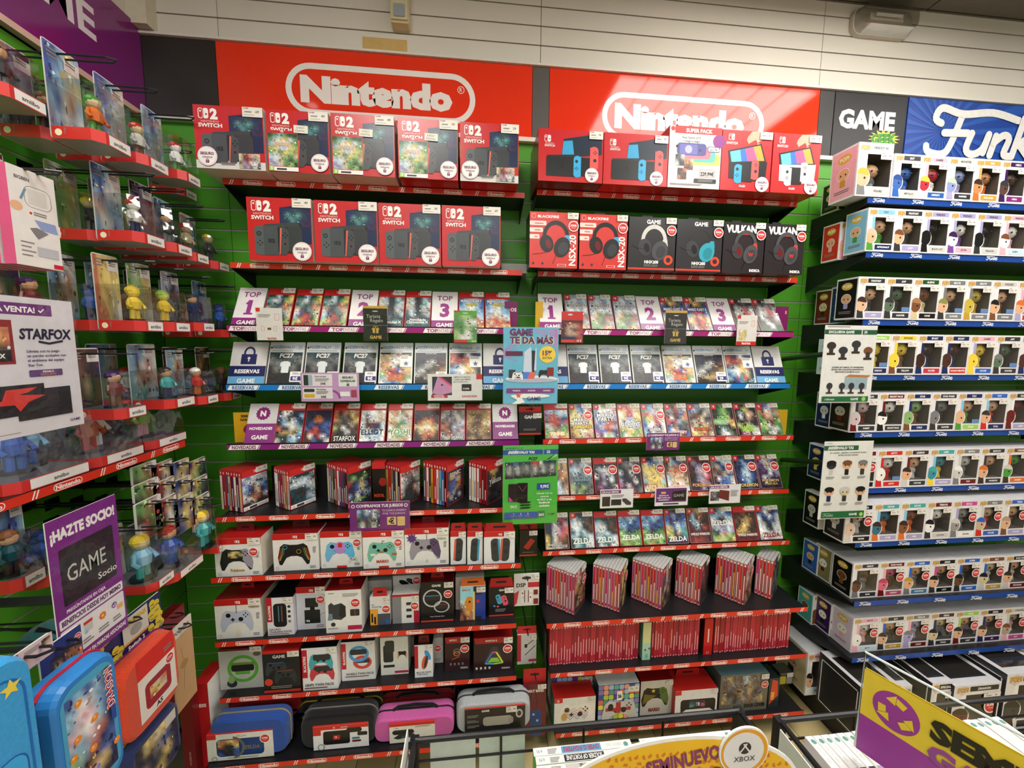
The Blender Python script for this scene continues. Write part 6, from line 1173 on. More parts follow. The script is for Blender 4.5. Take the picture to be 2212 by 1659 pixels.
# ================================================================== HANGING PACKS, NOTICES AND POSTERS
def slab(name, label, cat, c, w, h, draw, thick=.0015, rz=0, tilt=0, bg='w', acrylic=True, mat='print', roll=0):
    t = thing(name, label, cat, c, rz, tilt=tilt, roll=roll); m = MB(); m.box(-w / 2, w / 2, 0, thick, 0, h, bg); m.build('sheet', mat, t)
    a = Art(); a.M = Matrix.Translation((-w / 2, -.0003, 0)); draw(a, w, h); a.build('printing', mat, t)
    if acrylic:
        m = MB(); m.face([(-w / 2 - .003, -.0028, -.004), (w / 2 + .003, -.0028, -.004), (w / 2 + .003, -.0028, h + .003), (-w / 2 - .003, -.0028, h + .003)], 'w'); m.build('acrylic_sleeve', 'acrylic', t)
    return t
def notice(name, label, cat, px0, px1, py0, py1, Y, draw, arm=None, **kw):
    """front notice: centre bottom at (mean px, py1), top at py0"""
    b = at((px0 + px1) / 2, py1, Y); x0, x1 = xat(px0, Y, b.z), xat(px1, Y, b.z); h = hat(py0, b.x, Y, b.z)
    t = slab(name, label, cat, (b.x, Y, b.z), x1 - x0, h, draw, **kw)
    if arm:                                    # black arm from the slatted wall to the sheet
        q = at(arm[0], arm[1], WY - .002); e = at(arm[2], arm[3], Y + .004); m = MB(); m.tube([q - b, e - b], .010, 'k', 4); m.build('arm', 'black_metal', t)
    return t
def mem(yellow):
    def d(a, w, h):
        a.rect(0, 0, w, h, 0xe2dcd8); a.rr(0, h * .88, w * .16, h, .001, 'r'); a.greek(w * .08, h * .78, w * .5, h * .018, 3); a.rframe(w * .72, h * .62, w * .88, h * .82, .001, .0008, 'r')
        if yellow: a.map(w * .08, h * .16, w * .5, h * .52, 'ewye/eyye/wyye/eyyw', .08, 2); a.rect(0, 0, w, h * .13, 0xc82024); a.text('SanDisk', w * .5, h * .035, h * .07, 'w', .03)
        else: a.rframe(w * .18, h * .28, w * .30, h * .44, .002, .0008, 'r'); a.rframe(w * .66, h * .28, w * .78, h * .44, .002, .0008, 'r'); a.rr(w * .42, h * .32, w * .56, h * .39, .001, 'S'); a.text('SanDisk', w * .58, h * .03, h * .06, 0xc83038, .03, maxw=w * .4)
    return d
def gift(a, w, h):
    a.rect(0, 0, w, h, 0x2c2a28); a.rect(0, h * .93, w, h, 0xc8a040); a.ell(w * .5, h * .85, w * .12, h * .015, 'W', 10); a.text('Tarjeta', w * .42, h * .66, h * .10, 0xb8b4ae, -.005, maxw=w * .7); a.text('Regalo', w * .55, h * .54, h * .10, 0xb8b4ae, -.005, maxw=w * .7)
    a.rect(0, h * .44, w, h * .45, 0x8a8478); a.rect(w * .38, h * .22, w * .62, h * .34, 0xc8a850); a.rect(w * .35, h * .32, w * .65, h * .36, 0xc8a850); a.rect(w * .48, h * .22, w * .52, h * .36, 0x2c2a28); a.ring(w * .45, h * .39, w * .04, w * .055, 0xc8a850, 10); a.ring(w * .55, h * .39, w * .04, w * .055, 0xc8a850, 10); a.text('GAME', w * .5, h * .06, h * .09, 0xc8a850, .03)
def gc_green(a, w, h): a.rect(0, 0, w, h, 0x55a030); a.map(0, h * .1, w, h * .86, 'nlln/nnww/nnln/lnwn/lwwn', .06, 3); a.rect(0, h * .95, w * .28, h, 'r'); a.ell(w * .5, h * .92, w * .14, h * .02, 'W', 10); a.rect(0, 0, w * .6, h * .08, 'r'); a.text('25 €', w * .86, h * .02, h * .05, 'w', .02, maxw=w * .2)
def gc_red(a, w, h): a.rect(0, 0, w, h, 0xc82c24); a.map(0, h * .1, w, h * .72, 'RRRR/Rssr/dsdr/Rssr/BBBr', .06, 5); a.rect(0, h * .95, w * .25, h, 'r'); a.ell(w * .4, h * .90, w * .12, h * .03, 'W', 10); a.rect(w * .04, h * .02, w * .6, h * .08, 0xe04038); a.text('15 €', w * .84, h * .03, h * .06, 'w', .02, maxw=w * .24)
YF = SH['L3']['Y'] - .022
notice('memory_card_pack', 'white memory card pack hanging before the TOP 1 card, left bay', 'memory card', 556, 612, 665, 735, YF, mem(False))
notice('gift_card', 'black gift card hung over the left bay TOP 2 card', 'gift card', 786, 838, 661, 736, YF, gift)
notice('gift_card', 'bright green gift card hanging below the racing cases', 'gift card', 981, 1030, 671, 740, YF, gc_green)
notice('gift_card', 'red gift card hanging beside the right bay TOP 1 card', 'gift card', 1212, 1258, 673, 740, YF, gc_red)
notice('gift_card', 'black gift card hanging in the right bay', 'gift card', 1435, 1481, 671, 742, YF, gift)
notice('memory_card_pack', 'white memory card pack with yellow figure and red foot', 'memory card', 1590, 1632, 681, 746, YF, mem(True))
def insure(a, w, h):
    a.rect(0, 0, w, h, 0xc89ac8); a.ring(w * .52, h * .1, w * .12, w * .16, 0xa04a9a, 20, .0, 1.6); a.rr(w * .03, h * .54, w * .54, h * .95, .003, 0xe8e0e4); a.rr(w * .03, h * .10, w * .54, h * .48, .003, 0xe8e0e4); a.rr(w * .65, h * .52, w * .97, h * .95, .003, 0xe6e6e2)
    a.rect(w * .05, h * .56, w * .13, h * .92, 'K'); a.rect(w * .13, h * .56, w * .2, h * .92, 0xa8b8c8); a.text('Sobremesa', w * .34, h * .84, h * .06, 'K', .01); a.greek(w * .25, h * .78, w * .25, h * .02, 3); a.text('39€', w * .38, h * .58, h * .08, 'K', .02)
    a.rr(w * .05, h * .33, w * .23, h * .44, .003, 'K'); a.rr(w * .05, h * .14, w * .23, h * .26, .003, 0xd8b030); a.text('Portátiles', w * .35, h * .39, h * .06, 'K', .01); a.greek(w * .26, h * .34, w * .22, h * .02, 3); a.text('29€', w * .38, h * .12, h * .08, 'K', .02)
    a.text('SEGURO', w * .81, h * .80, h * .07, 'K', .03); a.text('CONSOLAS', w * .81, h * .68, h * .07, 'K', .03, maxw=w * .26); lock(a, w * .81, h * .58, h * .07, 'K', 0xe6e6e2); a.rect(w * .67, h * .18, w * .84, h * .34, 'w'); a.rect(w * .86, h * .14, w * .96, h * .40, 0xa84060)
def sandisk(a, w, h):
    a.rect(0, 0, w, h, 0xe6e4e0); a.rect(w * .08, h * .20, w * .44, h * .90, 0x2a2c3a); a.poly([(w * .08, h * .28), (w * .18, h * .90), (w * .44, h * .52), (w * .44, h * .30), (w * .2, h * .20)], 0xc890b8); a.poly([(w * .18, h * .90), (w * .24, h * .90), (w * .44, h * .60), (w * .44, h * .52)], 0xd84060); a.rect(w * .24, h * .56, w * .28, h * .62, 'K')
    a.rr(w * .06, h * .10, w * .36, h * .22, .001, 0xb82a30); a.text('ESPACIO PARA', w * .20, h * .17, h * .04, 'w', .02, maxw=w * .26); a.text('GUARDAR MÁS', w * .21, h * .115, h * .04, 'w', .02, maxw=w * .26); a.rect(w * .89, h * .80, w, h, 'r')
    for i, s in enumerate(('AMPLÍA TU ESPACIO', 'Y JUEGA SIN LÍMITES', 'EN TU SWITCH 2')): a.text(s, w * .47, h * (.86 - .09 * i), h * .05, 'K', .01, 'l', maxw=w * .36)
    a.rr(w * .62, h * .36, w * .80, h * .62, .002, 'k'); a.text('512GB', w * .70, h * .42, h * .06, 'w', .02, maxw=w * .14); a.text('SANDISK', w * .77, h * .12, h * .08, 0xc04850, .02, sx=1.3, maxw=w * .34)
notice('notice_card', 'lilac console insurance notice clipped to left blue-edged shelf', 'notice', 652, 777, 805, 867, SH['L4']['Y'] - .02, insure)
notice('notice_card', 'white memory card notice clipped to left blue-edged shelf', 'notice', 925, 1042, 808, 865, SH['L4']['Y'] - .02, sandisk)
def summer(a, w, h):
    a.rect(0, 0, w, h, 0x68b8d4); rd = random.Random(3)
    for i in range(9): a.line(w * .98, h * (.98 - .01 * i), w * (.55 + .05 * i), h * (.96 - .035 * i), .003, 0xc878b8)
    for i in range(8): a.line(0, h * (.62 + .01 * i), w * (.26 + .0 * i), h * (.56 + .045 * i), .0025, 0xb888c0)
    a.text('GAME', w * .32, h * .895, h * .085, 0x6a2a60, .05, maxw=w * .42); a.text('TE DA MÁS', w * .52, h * .79, h * .085, 0xe8d8a8, .07, maxw=w * .80); a.text('TE DA MÁS', w * .51, h * .792, h * .085, 0x6a2a60, .04, maxw=w * .79)
    a.poly([(w * .36, h * .42), (w * .38, h * .68), (w * .50, h * .75), (w * .54, h * .42)], 0xd0d8e8); a.poly([(w * .52, h * .42), (w * .51, h * .70), (w * .58, h * .70), (w * .57, h * .42)], 0x1c2028); a.poly([(w * .56, h * .44), (w * .58, h * .72), (w * .60, h * .74), (w * .60, h * .44)], 0xd0d8e8)
    a.ell(w * .80, h * .65, w * .15, h * .11, 'y', 24); a.text('15%', w * .80, h * .64, h * .06, 0x6a2a60, .04, maxw=w * .22); a.text('EXTRA', w * .80, h * .59, h * .03, 0x6a4a40, .02); a.rr(w * .04, h * .63, w * .35, h * .69, .001, 0x5a2040)
    a.ell(w * .52, h * .33, w * .48, h * .045, 0xe8e8ee, 24); a.ell(w * .52, h * .31, w * .46, h * .03, 0xb8b8cc, 24); a.rr(w * .10, h * .34, w * .22, h * .45, .001, 'K'); a.rr(w * .24, h * .34, w * .44, h * .42, .001, 'K'); a.poly([(w * .32, h * .33), (w * .37, h * .42), (w * .60, h * .42), (w * .56, h * .33)], 0x4a80d8); a.poly([(w * .44, h * .33), (w * .48, h * .42), (w * .60, h * .42), (w * .56, h * .33)], 0xe06a60)
    pad(a, w * .26, h * .37, w * .20, 'w'); pad(a, w * .74, h * .40, w * .2, 'k'); a.rr(w * .80, h * .37, w * .92, h * .48, .001, 0x8a2018)
    a.rr(w * .06, h * .145, w * .94, h * .205, .002, 0x8a2a80)
    for i, s in enumerate(('TRAENOS', '15% EXTRA', 'AHORRA')): a.text(s, w * (.24 + .28 * i), h * .165, h * .02, 'w', .01, maxw=w * .14)
    a.ell(w * .5, h * .105, w * .36, h * .03, 'w', 20); a.poly([(w * .14, h * .10), (w * .3, h * .12), (w * .4, h * .02), (w * .3, 0), (w * .16, 0), (w * .26, h * .05)], 'w'); star(a, w * .28, h * .11, w * .06, 0xe06040); a.text('GAME', w * .56, h * .045, h * .05, 0x3a3a7a, .01)
def fcpost(a, w, h):
    a.rect(0, 0, w, h, 0x52b848); a.poly([(w * .75, h * .8), (w * .8, h * .8), (w * .98, h * .90), (w * .98, h * .86)], 0x98d888); a.text('EA SPORTS FC 27', w * .05, h * .955, h * .02, 'B', .01, 'l'); a.rr(0, h * .885, w * .72, h * .945, .001, 0x3050a0); a.text('¡RESÉRVALO YA!', w * .33, h * .90, h * .032, 'w', .04, maxw=w * .56); a.rr(w * .74, h * .885, w, h * .945, .001, 0x3050a0); a.text('25', w * .82, h * .90, h * .034, 'w', .02); a.greek(w * .04, h * .87, w * .7, h * .005, 1)
    a.text('FC27', w * .54, h * .815, h * .035, 'k', .04, shear=.2)
    for i in range(6): a.map(w * (.04 + .155 * i), h * (.58 + .006 * i), w * (.19 + .155 * i), h * (.79 + .004 * i), ('BTT/gWg/gWg/KKK', 'bTT/gWg/gWg/KKK', 'TTT/gWg/ggg/KNK', 'rrr/gWg/gWg/gKK', 'wTT/gWg/gWg/KKK', 'BTT/gWg/gWg/KKK')[i], .08, i)
    a.rr(w * .10, h * .29, w * .27, h * .52, .003, 0x2a1c22); a.rr(w * .26, h * .28, w * .45, h * .53, .003, 0x1c1418); a.line(w * .28, h * .5, w * .36, h * .42, .001, 'm'); a.line(w * .43, h * .5, w * .36, h * .42, .001, 'm'); a.poly([(w * .11, h * .29), (w * .19, h * .30), (w * .11, h * .36)], 'm')
    a.rr(w * .62, h * .44, w * .86, h * .52, .004, 0x3050a0); a.text('9,99€', w * .76, h * .46, h * .04, 'w', .03, maxw=w * .16)
    for i, s in enumerate(('Llévate con tu', 'reserva', 'un DLC y un', 'Steelbook', 'exclusivo')): a.text(s, w * .76, h * (.38 - .04 * i), h * .025, 'w', .01 if i < 2 else .03, maxw=w * .34)
    a.text('DLC', w * .2, h * .215, h * .03, 'w', .03)
    for i in range(3): a.poly([(w * .3, h * (.2 + .035 * i)), (w * .48, h * (.2 + .035 * i)), (w * .52, h * (.22 + .035 * i)), (w * .34, h * (.22 + .035 * i))], 'k')
    a.rect(w * .03, h * .075, w * .64, h * .155, 0x3858b0); a.rr(w * .65, h * .085, w * .77, h * .165, .001, 0x3a7a58); a.text('50€', w * .71, h * .10, h * .03, 'w', .03); a.text('GAME', w * .89, h * .11, h * .025, 0x5a5a30, .0)
    for i in range(3): a.text(str(i + 1), w * (.2 + .13 * i), h * .125, h * .022, 'w', .01); a.greek(w * (.15 + .13 * i), h * .11, w * .09, h * .006, 2)
notice('poster', 'light blue summer poster hanging between the two bays', 'poster', 1087, 1204, 707, 872, 1.38, summer, arm=(1140, 735, 1142, 742), thick=.0008)
notice('poster', 'bright green football pre-order poster hanging between the bays', 'poster', 1086, 1203, 962, 1131, 1.37, fcpost, arm=(1140, 985, 1142, 1000), thick=.0008)
def buy(a, w, h):
    a.rect(0, 0, w, h, 0x7a2a7a); a.text('COMPRAMOS TUS JUEGOS', w * .5, h * .82, h * .10, 'w', .03, maxw=w * .78); a.ring(w * .06, h * .86, w * .02, w * .032, 'w', 10); a.ring(w * .94, h * .86, w * .02, w * .032, 'w', 10)
    a.map(w * .12, h * .10, w * .50, h * .74, 'cbwbwg/gTbgwb/KgRgKk/gwKgwK', .2, 3); a.text('TE DAMOS DINERO', w * .74, h * .66, h * .07, 0xe0c8e0, .0, maxw=w * .4); a.text('POR TUS JUEGOS', w * .74, h * .55, h * .07, 0xe0c8e0, .0, maxw=w * .4); a.rect(w * .62, h * .18, w * .77, h * .46, 0xe8c878); a.text('€', w * .695, h * .22, h * .2, 'P', .03); a.rr(w * .79, h * .14, w * .92, h * .46, .003, 0xe8c878); [a.line(w * .79, h * (.2 + .06 * k), w * .92, h * (.2 + .06 * k), .0005, 'P') for k in range(4)]
notice('notice_card', 'purple notice offering cash for games below the left case stacks', 'notice', 757, 886, 1084, 1145, SH['L6']['Y'] - .02, buy)
notice('notice_card', 'small purple notice offering cash, clipped in the right bay', 'notice', 1396, 1467, 935, 972, SH['R5']['Y'] - .02, buy)
def sale(a, w, h, k=0): a.rect(0, 0, w, h, 0xe8e8ec); a.rect(w * .02, h * .78, w * .62, h * .96, 0x7a2a7a); a.text('¡YA A LA VENTA!', w * .3, h * .82, h * .10, 'w', .03, maxw=w * .5); a.rect(w * .06, h * .10, w * .30, h * .62, 0x281c1c); a.rect(w * .33, h * .14, w * .64, h * .46, 'k'); [a.rect(w * (.67 + .03 * i), h * (.34 - .05 * i), w * (.80 + .035 * i), h * (.50 - .05 * i), 'K') for i in range(5)]; a.greek(w * .34, h * .68, w * .4, h * .03, 3)
def sale2(a, w, h): a.rect(0, 0, w, h, 0xe4e2e6); a.rect(0, h * .80, w * .62, h * .96, 0x7a2a7a); a.text('¡YA A LA VENTA!', w * .3, h * .83, h * .10, 'w', .03, maxw=w * .54); a.map(w * .04, h * .15, w * .32, h * .65, 'KgK/gaK/KKg', .2, 1); a.poly([(w * .30, h * .3), (w * .32, h * .74), (w * .48, h * .70), (w * .64, h * .66), (w * .64, h * .12)], 0x6a1c1c); a.greek(w * .68, h * .66, w * .26, h * .03, 6)
def bday(a, w, h): a.rect(0, 0, w, h, 0xe8e6ec); a.rect(w * .03, h * .2, w * .95, h * .96, 0x6a2a78); a.poly([(w * .52, h * .28), (w * .52, h * .76), (w * .94, h * .86), (w * .94, h * .26)], 'k'); a.text('GAME', w * .72, h * .48, h * .16, 'W', -.01); a.rect(w * .18, h * .66, w * .32, h * .78, 0xe0b070); a.text('¿Quieres un', w * .26, h * .54, h * .08, 'w', .02, maxw=w * .36); a.text('regalo todos tus', w * .26, h * .42, h * .08, 'w', .02, maxw=w * .42); a.text('cumpleaños?', w * .26, h * .30, h * .08, 'w', .02, maxw=w * .36); a.rr(w * .25, h * .06, w * .72, h * .14, .001, 'P')
notice('notice_card', 'small white sale notice picturing black boxes, right bay', 'notice', 1296, 1367, 1057, 1097, SH['R6']['Y'] - .02, sale)
notice('notice_card', 'small white and purple birthday notice, right bay', 'notice', 1414, 1485, 1053, 1092, SH['R6']['Y'] - .02, bday)
notice('notice_card', 'small white sale notice picturing dark red folders, right bay', 'notice', 1531, 1598, 1047, 1087, SH['R6']['Y'] - .02, sale2)
def robo(a, w, h):
    a.rect(0, 0, w, h, 0xe6e4e0); a.greek(w * .05, h * .975, w * .45, h * .012, 1); a.rect(0, h * .885, w * .70, h * .945, 0x22583a); a.text('EXCLUSIVA GAME', w * .32, h * .90, h * .032, 'w', .03, maxw=w * .56); a.rect(w * .72, h * .885, w, h * .945, 0x22583a); a.text('30', w * .78, h * .90, h * .034, 'w', .02)
    for i, (x, z, c) in enumerate(((.15, .68, 'd'), (.38, .62, 'K'), (.62, .70, 'K'), (.86, .62, 'S'))): a.rr(w * (x - .08), h * (z - .06), w * (x + .08), h * (z - .03), .002, 'd'); a.ell(w * x, h * (z + .06), w * .09, h * .05, c, 12); a.rr(w * (x - .04), h * (z - .03), w * (x + .04), h * (z + .04), .001, 'K')
    for i, s in enumerate(('¡CELEBRA EN GAME EL 30º ANIVERSARIO', 'DE NEO GEO CON ESTOS FANTÁSTICOS', 'MINI ROBOTS DE METAL SLUG!')): a.text(s, w * .5, h * (.455 - .03 * i), h * .018, 'K', .02, maxw=w * .84)
    a.poly([(w * .46, h * .18), (w * .46, h * .34), (w * .9, h * .34), (w * .9, h * .18)], 0x9ab0b8); a.poly([(w * .46, h * .34), (w * .54, h * .37), (w * .96, h * .36), (w * .9, h * .33)], 0xb87840)
    for i, x in enumerate((.18, .42, .60, .80)): a.rr(w * (x - .06), h * .12, w * (x + .06), h * .14, .001, 'd'); a.ell(w * x, h * .22, w * .06, h * .045, 'K', 10); a.rect(w * (x - .02), h * .14, w * (x + .02), h * .18, 'K')
    a.rect(w * .05, h * .015, w * .95, h * .085, 0x1f6a3c); a.text('robosen', w * .2, h * .035, h * .03, 'w', -.005); a.text('GAME', w * .68, h * .035, h * .03, 'w', .02); star(a, w * .86, h * .05, w * .05, 'l', 9, .6)
def preo(a, w, h):
    a.rect(0, 0, w, h, 0xe8e6e0); a.text('FUNKO', w * .1, h * .965, h * .018, 'g', .0); a.rr(0, h * .885, w * .70, h * .945, .001, 0x24603e); a.text('¡RESÉRVALO YA!', w * .34, h * .90, h * .034, 'w', .04, maxw=w * .6); a.text('YA LLEGAN... ¡RESERVA TUS NUEVOS FUNKO', w * .5, h * .845, h * .018, 'N', .02, maxw=w * .88); a.text('ANTES DE QUE VUELEN!', w * .5, h * .815, h * .018, 'N', .02, maxw=w * .5)
    for j in range(2):
        for i in range(3):
            x, z = w * (.18 + .32 * i), h * (.70 - .34 * j); a.ell(x, z, w * .10, h * .055, ('K', 's', 's', 's', 'e', 's')[j * 3 + i], 14); a.ell(x, z + h * .025, w * .10, h * .035, ('k', 'S', 'g', 'k', 'W', 'k')[j * 3 + i], 12); a.ell(x - w * .04, z - h * .01, w * .014, h * .01, 'k', 6); a.ell(x + w * .04, z - h * .01, w * .014, h * .01, 'k', 6); a.rr(x - w * .04, z - h * .13, x + w * .04, z - h * .055, .002, ('W', 'k', 'K', 'B', 'K', 'k')[j * 3 + i]); a.greek(x - w * .09, z - h * .155, w * .18, h * .006, 3)
    a.rect(w * .06, h * .015, w * .94, h * .10, 0x1f6a3c); funko(a, w * .08, h * .03, w * .2, h * .05, 'w', .0007); a.text('GAME', w * .70, h * .045, h * .03, 'w', .02); star(a, w * .87, h * .055, w * .05, 'l', 9, .6)
notice('poster', 'white and green poster of small robots hung before the figure boxes', 'poster', 1768, 1879, 703, 870, 1.30, robo, arm=(1690, 776, 1790, 764), thick=.0008)
notice('poster', 'white and green pre-order poster of six figures below the robot poster', 'poster', 1766, 1870, 953, 1120, 1.29, preo, arm=(1688, 993, 1790, 1000), thick=.0008)
def hung(name, label, cat, px0, px1, py0, py1, Y, col, draw, depth=.03, hook=True, hd=None, mat='print', hookz=.93, pr=None):
    b = at((px0 + px1) / 2, py1, Y); x0, x1 = xat(px0, Y, b.z), xat(px1, Y, b.z); h = hat(py0, b.x, Y, b.z); w = x1 - x0
    t = thing(name, label, cat, (b.x, Y, b.z)); m = MB(); hb = h * (.80 if hd else 1); m.box(-w / 2, w / 2, 0, depth, 0, hb, col); m.build('carton', mat, t)
    if hd: m = MB(); m.box(-w / 2, w / 2, depth * .2, depth * .2 + .001, hb, h, hd); m.prism(rrect(-w * .2, h * .90, w * .2, h * .93, .002), depth * .2 - .0004, depth * .2, 'k'); m.build('hang_tab', 'card', t)
    a = Art(); a.M = Matrix.Translation((-w / 2, -.0003, 0)); draw(a, w, hb); a.build('front_print', mat, t)
    if pr: a = Art(); a.M = Matrix.Translation((0, -.0032, 0)); price(a, 0, 0, .034, .02, int(px0)); a.box(0, .034, .0001, .0004, 0, .02, 'W'); o = a.build('price_label', 'card', t); o.location = (w / 2 - .034, 0, hb - .022)
    if hook:
        k = MB(); zz = b.z + h * hookz; k.tube([(b.x, WY, zz), (b.x, Y - .03, zz), (b.x, Y - .035, zz + .012)], .0022, 'k', 6); tag(k.build('wall_hook', 'black_metal'), 'black wall hook holding the %s' % ' '.join(label.split()[:9]), 'hook')
def blk(txt): return lambda a, w, h: (a.rect(0, 0, w, h, 0x28282a), a.rect(0, h * .02, w, h * .10, 0xd0402c), a.text('GAME', w * .5, h * .74, h * .14, 'w', .03, maxw=w * .6), a.greek(w * .2, h * .26, w * .6, h * .025, 2))
def redslab(a, w, h): a.rect(0, 0, w, h, 0x1c1818); a.rect(0, 0, w, h * .06, 0xc8402c); a.poly([(w * .22, h * .34), (w * .5, h * .24), (w * .88, h * .58), (w * .62, h * .68)], 0xb83428); a.greek(w * .15, h * .14, w * .7, h * .02, 1)
hung('accessory_pack', 'black hanging pack with red header between the bays', 'pack', 1121, 1169, 879, 940, 1.50, 0x28282a, blk(''), .035, hd=0xc82a26, pr=1)
hung('accessory_pack', 'black hanging pack picturing red slab, right of joystick boxes', 'pack', 1122, 1160, 1131, 1201, 1.50, 'k', redslab, .035, hd=0xa01c1c, pr=1)
def dsp(a, w, h): a.rect(0, 0, w, h, 0xe6e2de); a.text('DSP', w * .28, h * .60, h * .12, 'K', .03); a.rr(w * .55, h * .58, w, h * .74, .001, 0xc03038); a.ell(w * .5, h * .88, w * .2, h * .05, 'K', 10); joy(a, w * .36, h * .30, w * .16, h * .42, 'w', 0x8a2428, True); joy(a, w * .64, h * .30, w * .16, h * .42, 'w', 0x8a2428, False); a.rr(w * .78, h * .34, w * .95, h * .50, .003, 0x8a2428); a.rr(w * .78, h * .04, w * .97, h * .22, .002, 0x8a2428); a.poly([(0, 0), (w * .12, h * .1), (w * .2, h * .5), (0, h * .4)], 0xd0404a)
hung('accessory_pack', 'white hanging card pack with red and white grip covers', 'pack', 1110, 1164, 1240, 1308, 1.44, 0xe6e2de, dsp, .006, pr=1)
def cable(a, w, h): a.rect(0, 0, w, h, 0xd0ccc8); a.rect(0, h * .1, w * .2, h, 0xc02c38); a.stroke([(w * .4, h * .3), (w * .95, h * .62)], .003, 'k'); a.stroke([(w * .45, h * .62), (w * .95, h * .86)], .003, 'k'); a.rr(w * .38, h * .56, w * .52, h * .68, .001, 'k'); a.rr(w * .6, h * .08, w, h * .16, .001, 0xc02c50)
hung('accessory_pack', 'white hanging cable pack with red header beside left bay', 'pack', 1117, 1158, 1355, 1434, 1.42, 0xd0ccc8, cable, .03, hd=0xc8242a, pr=1)
hung('accessory_pack', 'dark red hanging strap pack with blue gadget near the basket', 'pack', 1130, 1178, 1448, 1590, 1.36, 0x6a1c26, lambda a, w, h: (a.rect(0, 0, w, h, 0x6a1c26), a.text('TWIST BAND', w * .5, h * .84, h * .05, 'w', .03, maxw=w * .8), a.rr(w * .3, 0, w * .8, h * .50, .006, 0x23407a), a.ell(w * .45, h * .42, w * .06, w * .06, 'c', 8), a.ell(w * .62, h * .30, w * .06, w * .06, 'c', 8), a.stroke([(w * .3, h * .7), (w * .42, h * .95)], .002, 'k'), a.stroke([(w * .6, h * .55), (w * .52, h * .9)], .002, 'k')), .04, hd=0xb81c20, pr=1)
# cards standing in the shelf ends
def ycard(a, w, h): a.rect(0, 0, w, h, 0xdca820); a.text('SEMI', w * .45, h * .84, h * .08, 'k', .04, maxw=w * .6); a.text('GAR', w * .42, h * .72, h * .08, 'k', .04, maxw=w * .5); a.text('6', w * .5, h * .32, h * .26, 0x8a2a54, .05)
notice('divider_card', 'yellow second-hand card behind the left NOVEDADES card', 'card', 508, 560, 891, 955, 1.53, ycard, acrylic=False)
notice('divider_card', 'yellow card edge behind the golf game case', 'card', 1665, 1697, 885, 942, 1.52, lambda a, w, h: a.rect(0, 0, w, h, 0xd8b020), acrylic=False)
notice('divider_card', 'purple card edge behind the last left top-sellers case', 'card', 1090, 1117, 651, 705, 1.54, lambda a, w, h: (a.rect(0, 0, w, h, 0x7a1a5c), a.text('OS', w * .7, h * .6, h * .14, 'w', .02)), acrylic=False)
notice('divider_card', 'purple card edge behind the last right football case', 'card', 1672, 1700, 662, 714, 1.54, lambda a, w, h: (a.rect(0, 0, w, h, 0x7a1a5c), a.text('S', w * .8, h * .7, h * .12, 'y', .02)), acrylic=False)
notice('divider_card', 'yellow card edge left of the right bay TOP 1 card', 'card', 1156, 1172, 652, 712, 1.52, lambda a, w, h: a.rect(0, 0, w, h, 0xd8a818), acrylic=False)
# ================================================================== LEFT WALL: HANGING FIGURE PACKS
CARDS = ['bbcyc/bccey/cbeoc/acwcw', 'bbcce/cbcwe/bcwec/acwwc', 'cbbcc/ccbcy/bceec/wwccw', 'RRdRR/RNldK/PldKK/gKKgg', 'bbcws/cbwww/ssccc/cwwac', 'PPaPP/aPPaK/PKKgK/aKgKK', 'bbccb/cbbcB/bBBbc/cbwbc', 'WWwCW/gWWCc/WCcWg/CWgCW', 'oyyey/oyyyy/oyYey/ooyew', 'lwlYe/nllyy/lnlye/wlylw', 'awaPa/aaPda/PaasK/aPaKK', 'bcbBc/cbBbc/cbbBc/bcbbc', 'RRSKR/RSdKB/RRsdR/RRKdR', 'cbcww/cdwow/csoss/tttwc', 'cCcyw/ccyrW/cCrWW/cCcWW', 'dSYSd/SYSdS/YSdYS/dSYSd', 'CbcCb/bcCbc/cCbcC/bcbCb']
def toy(name, t, cols, c, s=1.0):              # a plain standing figure on a round base
    sk, hr, bd, lg = cols; m = MB(); x, y, z = c
    m.lathe([(0, 0), (.020 * s, 0), (.020 * s, .004 * s), (0, .004 * s)], 'k', 14, c)
    for q in (-1, 1): m.tube([(x + q * .007 * s, y, z + .004 * s), (x + q * .006 * s, y, z + .030 * s)], .0055 * s, lg, 7)
    m.lathe([(0, .026 * s), (.013 * s, .028 * s), (.015 * s, .045 * s), (.008 * s, .056 * s), (0, .057 * s)], bd, 10, c)
    for q in (-1, 1): m.tube([(x + q * .013 * s, y, z + .050 * s), (x + q * .021 * s, y - .004, z + .038 * s), (x + q * .020 * s, y - .010 * s, z + .030 * s)], .004 * s, bd, 6)
    m.ball((x, y, z + .068 * s), .013 * s, sk, 10, 7); m.ball((x, y + .002 * s, z + .072 * s), (.0145 * s, .014 * s, .0115 * s), hr, 10, 6)
    return m.build(name, 'plastic', t)
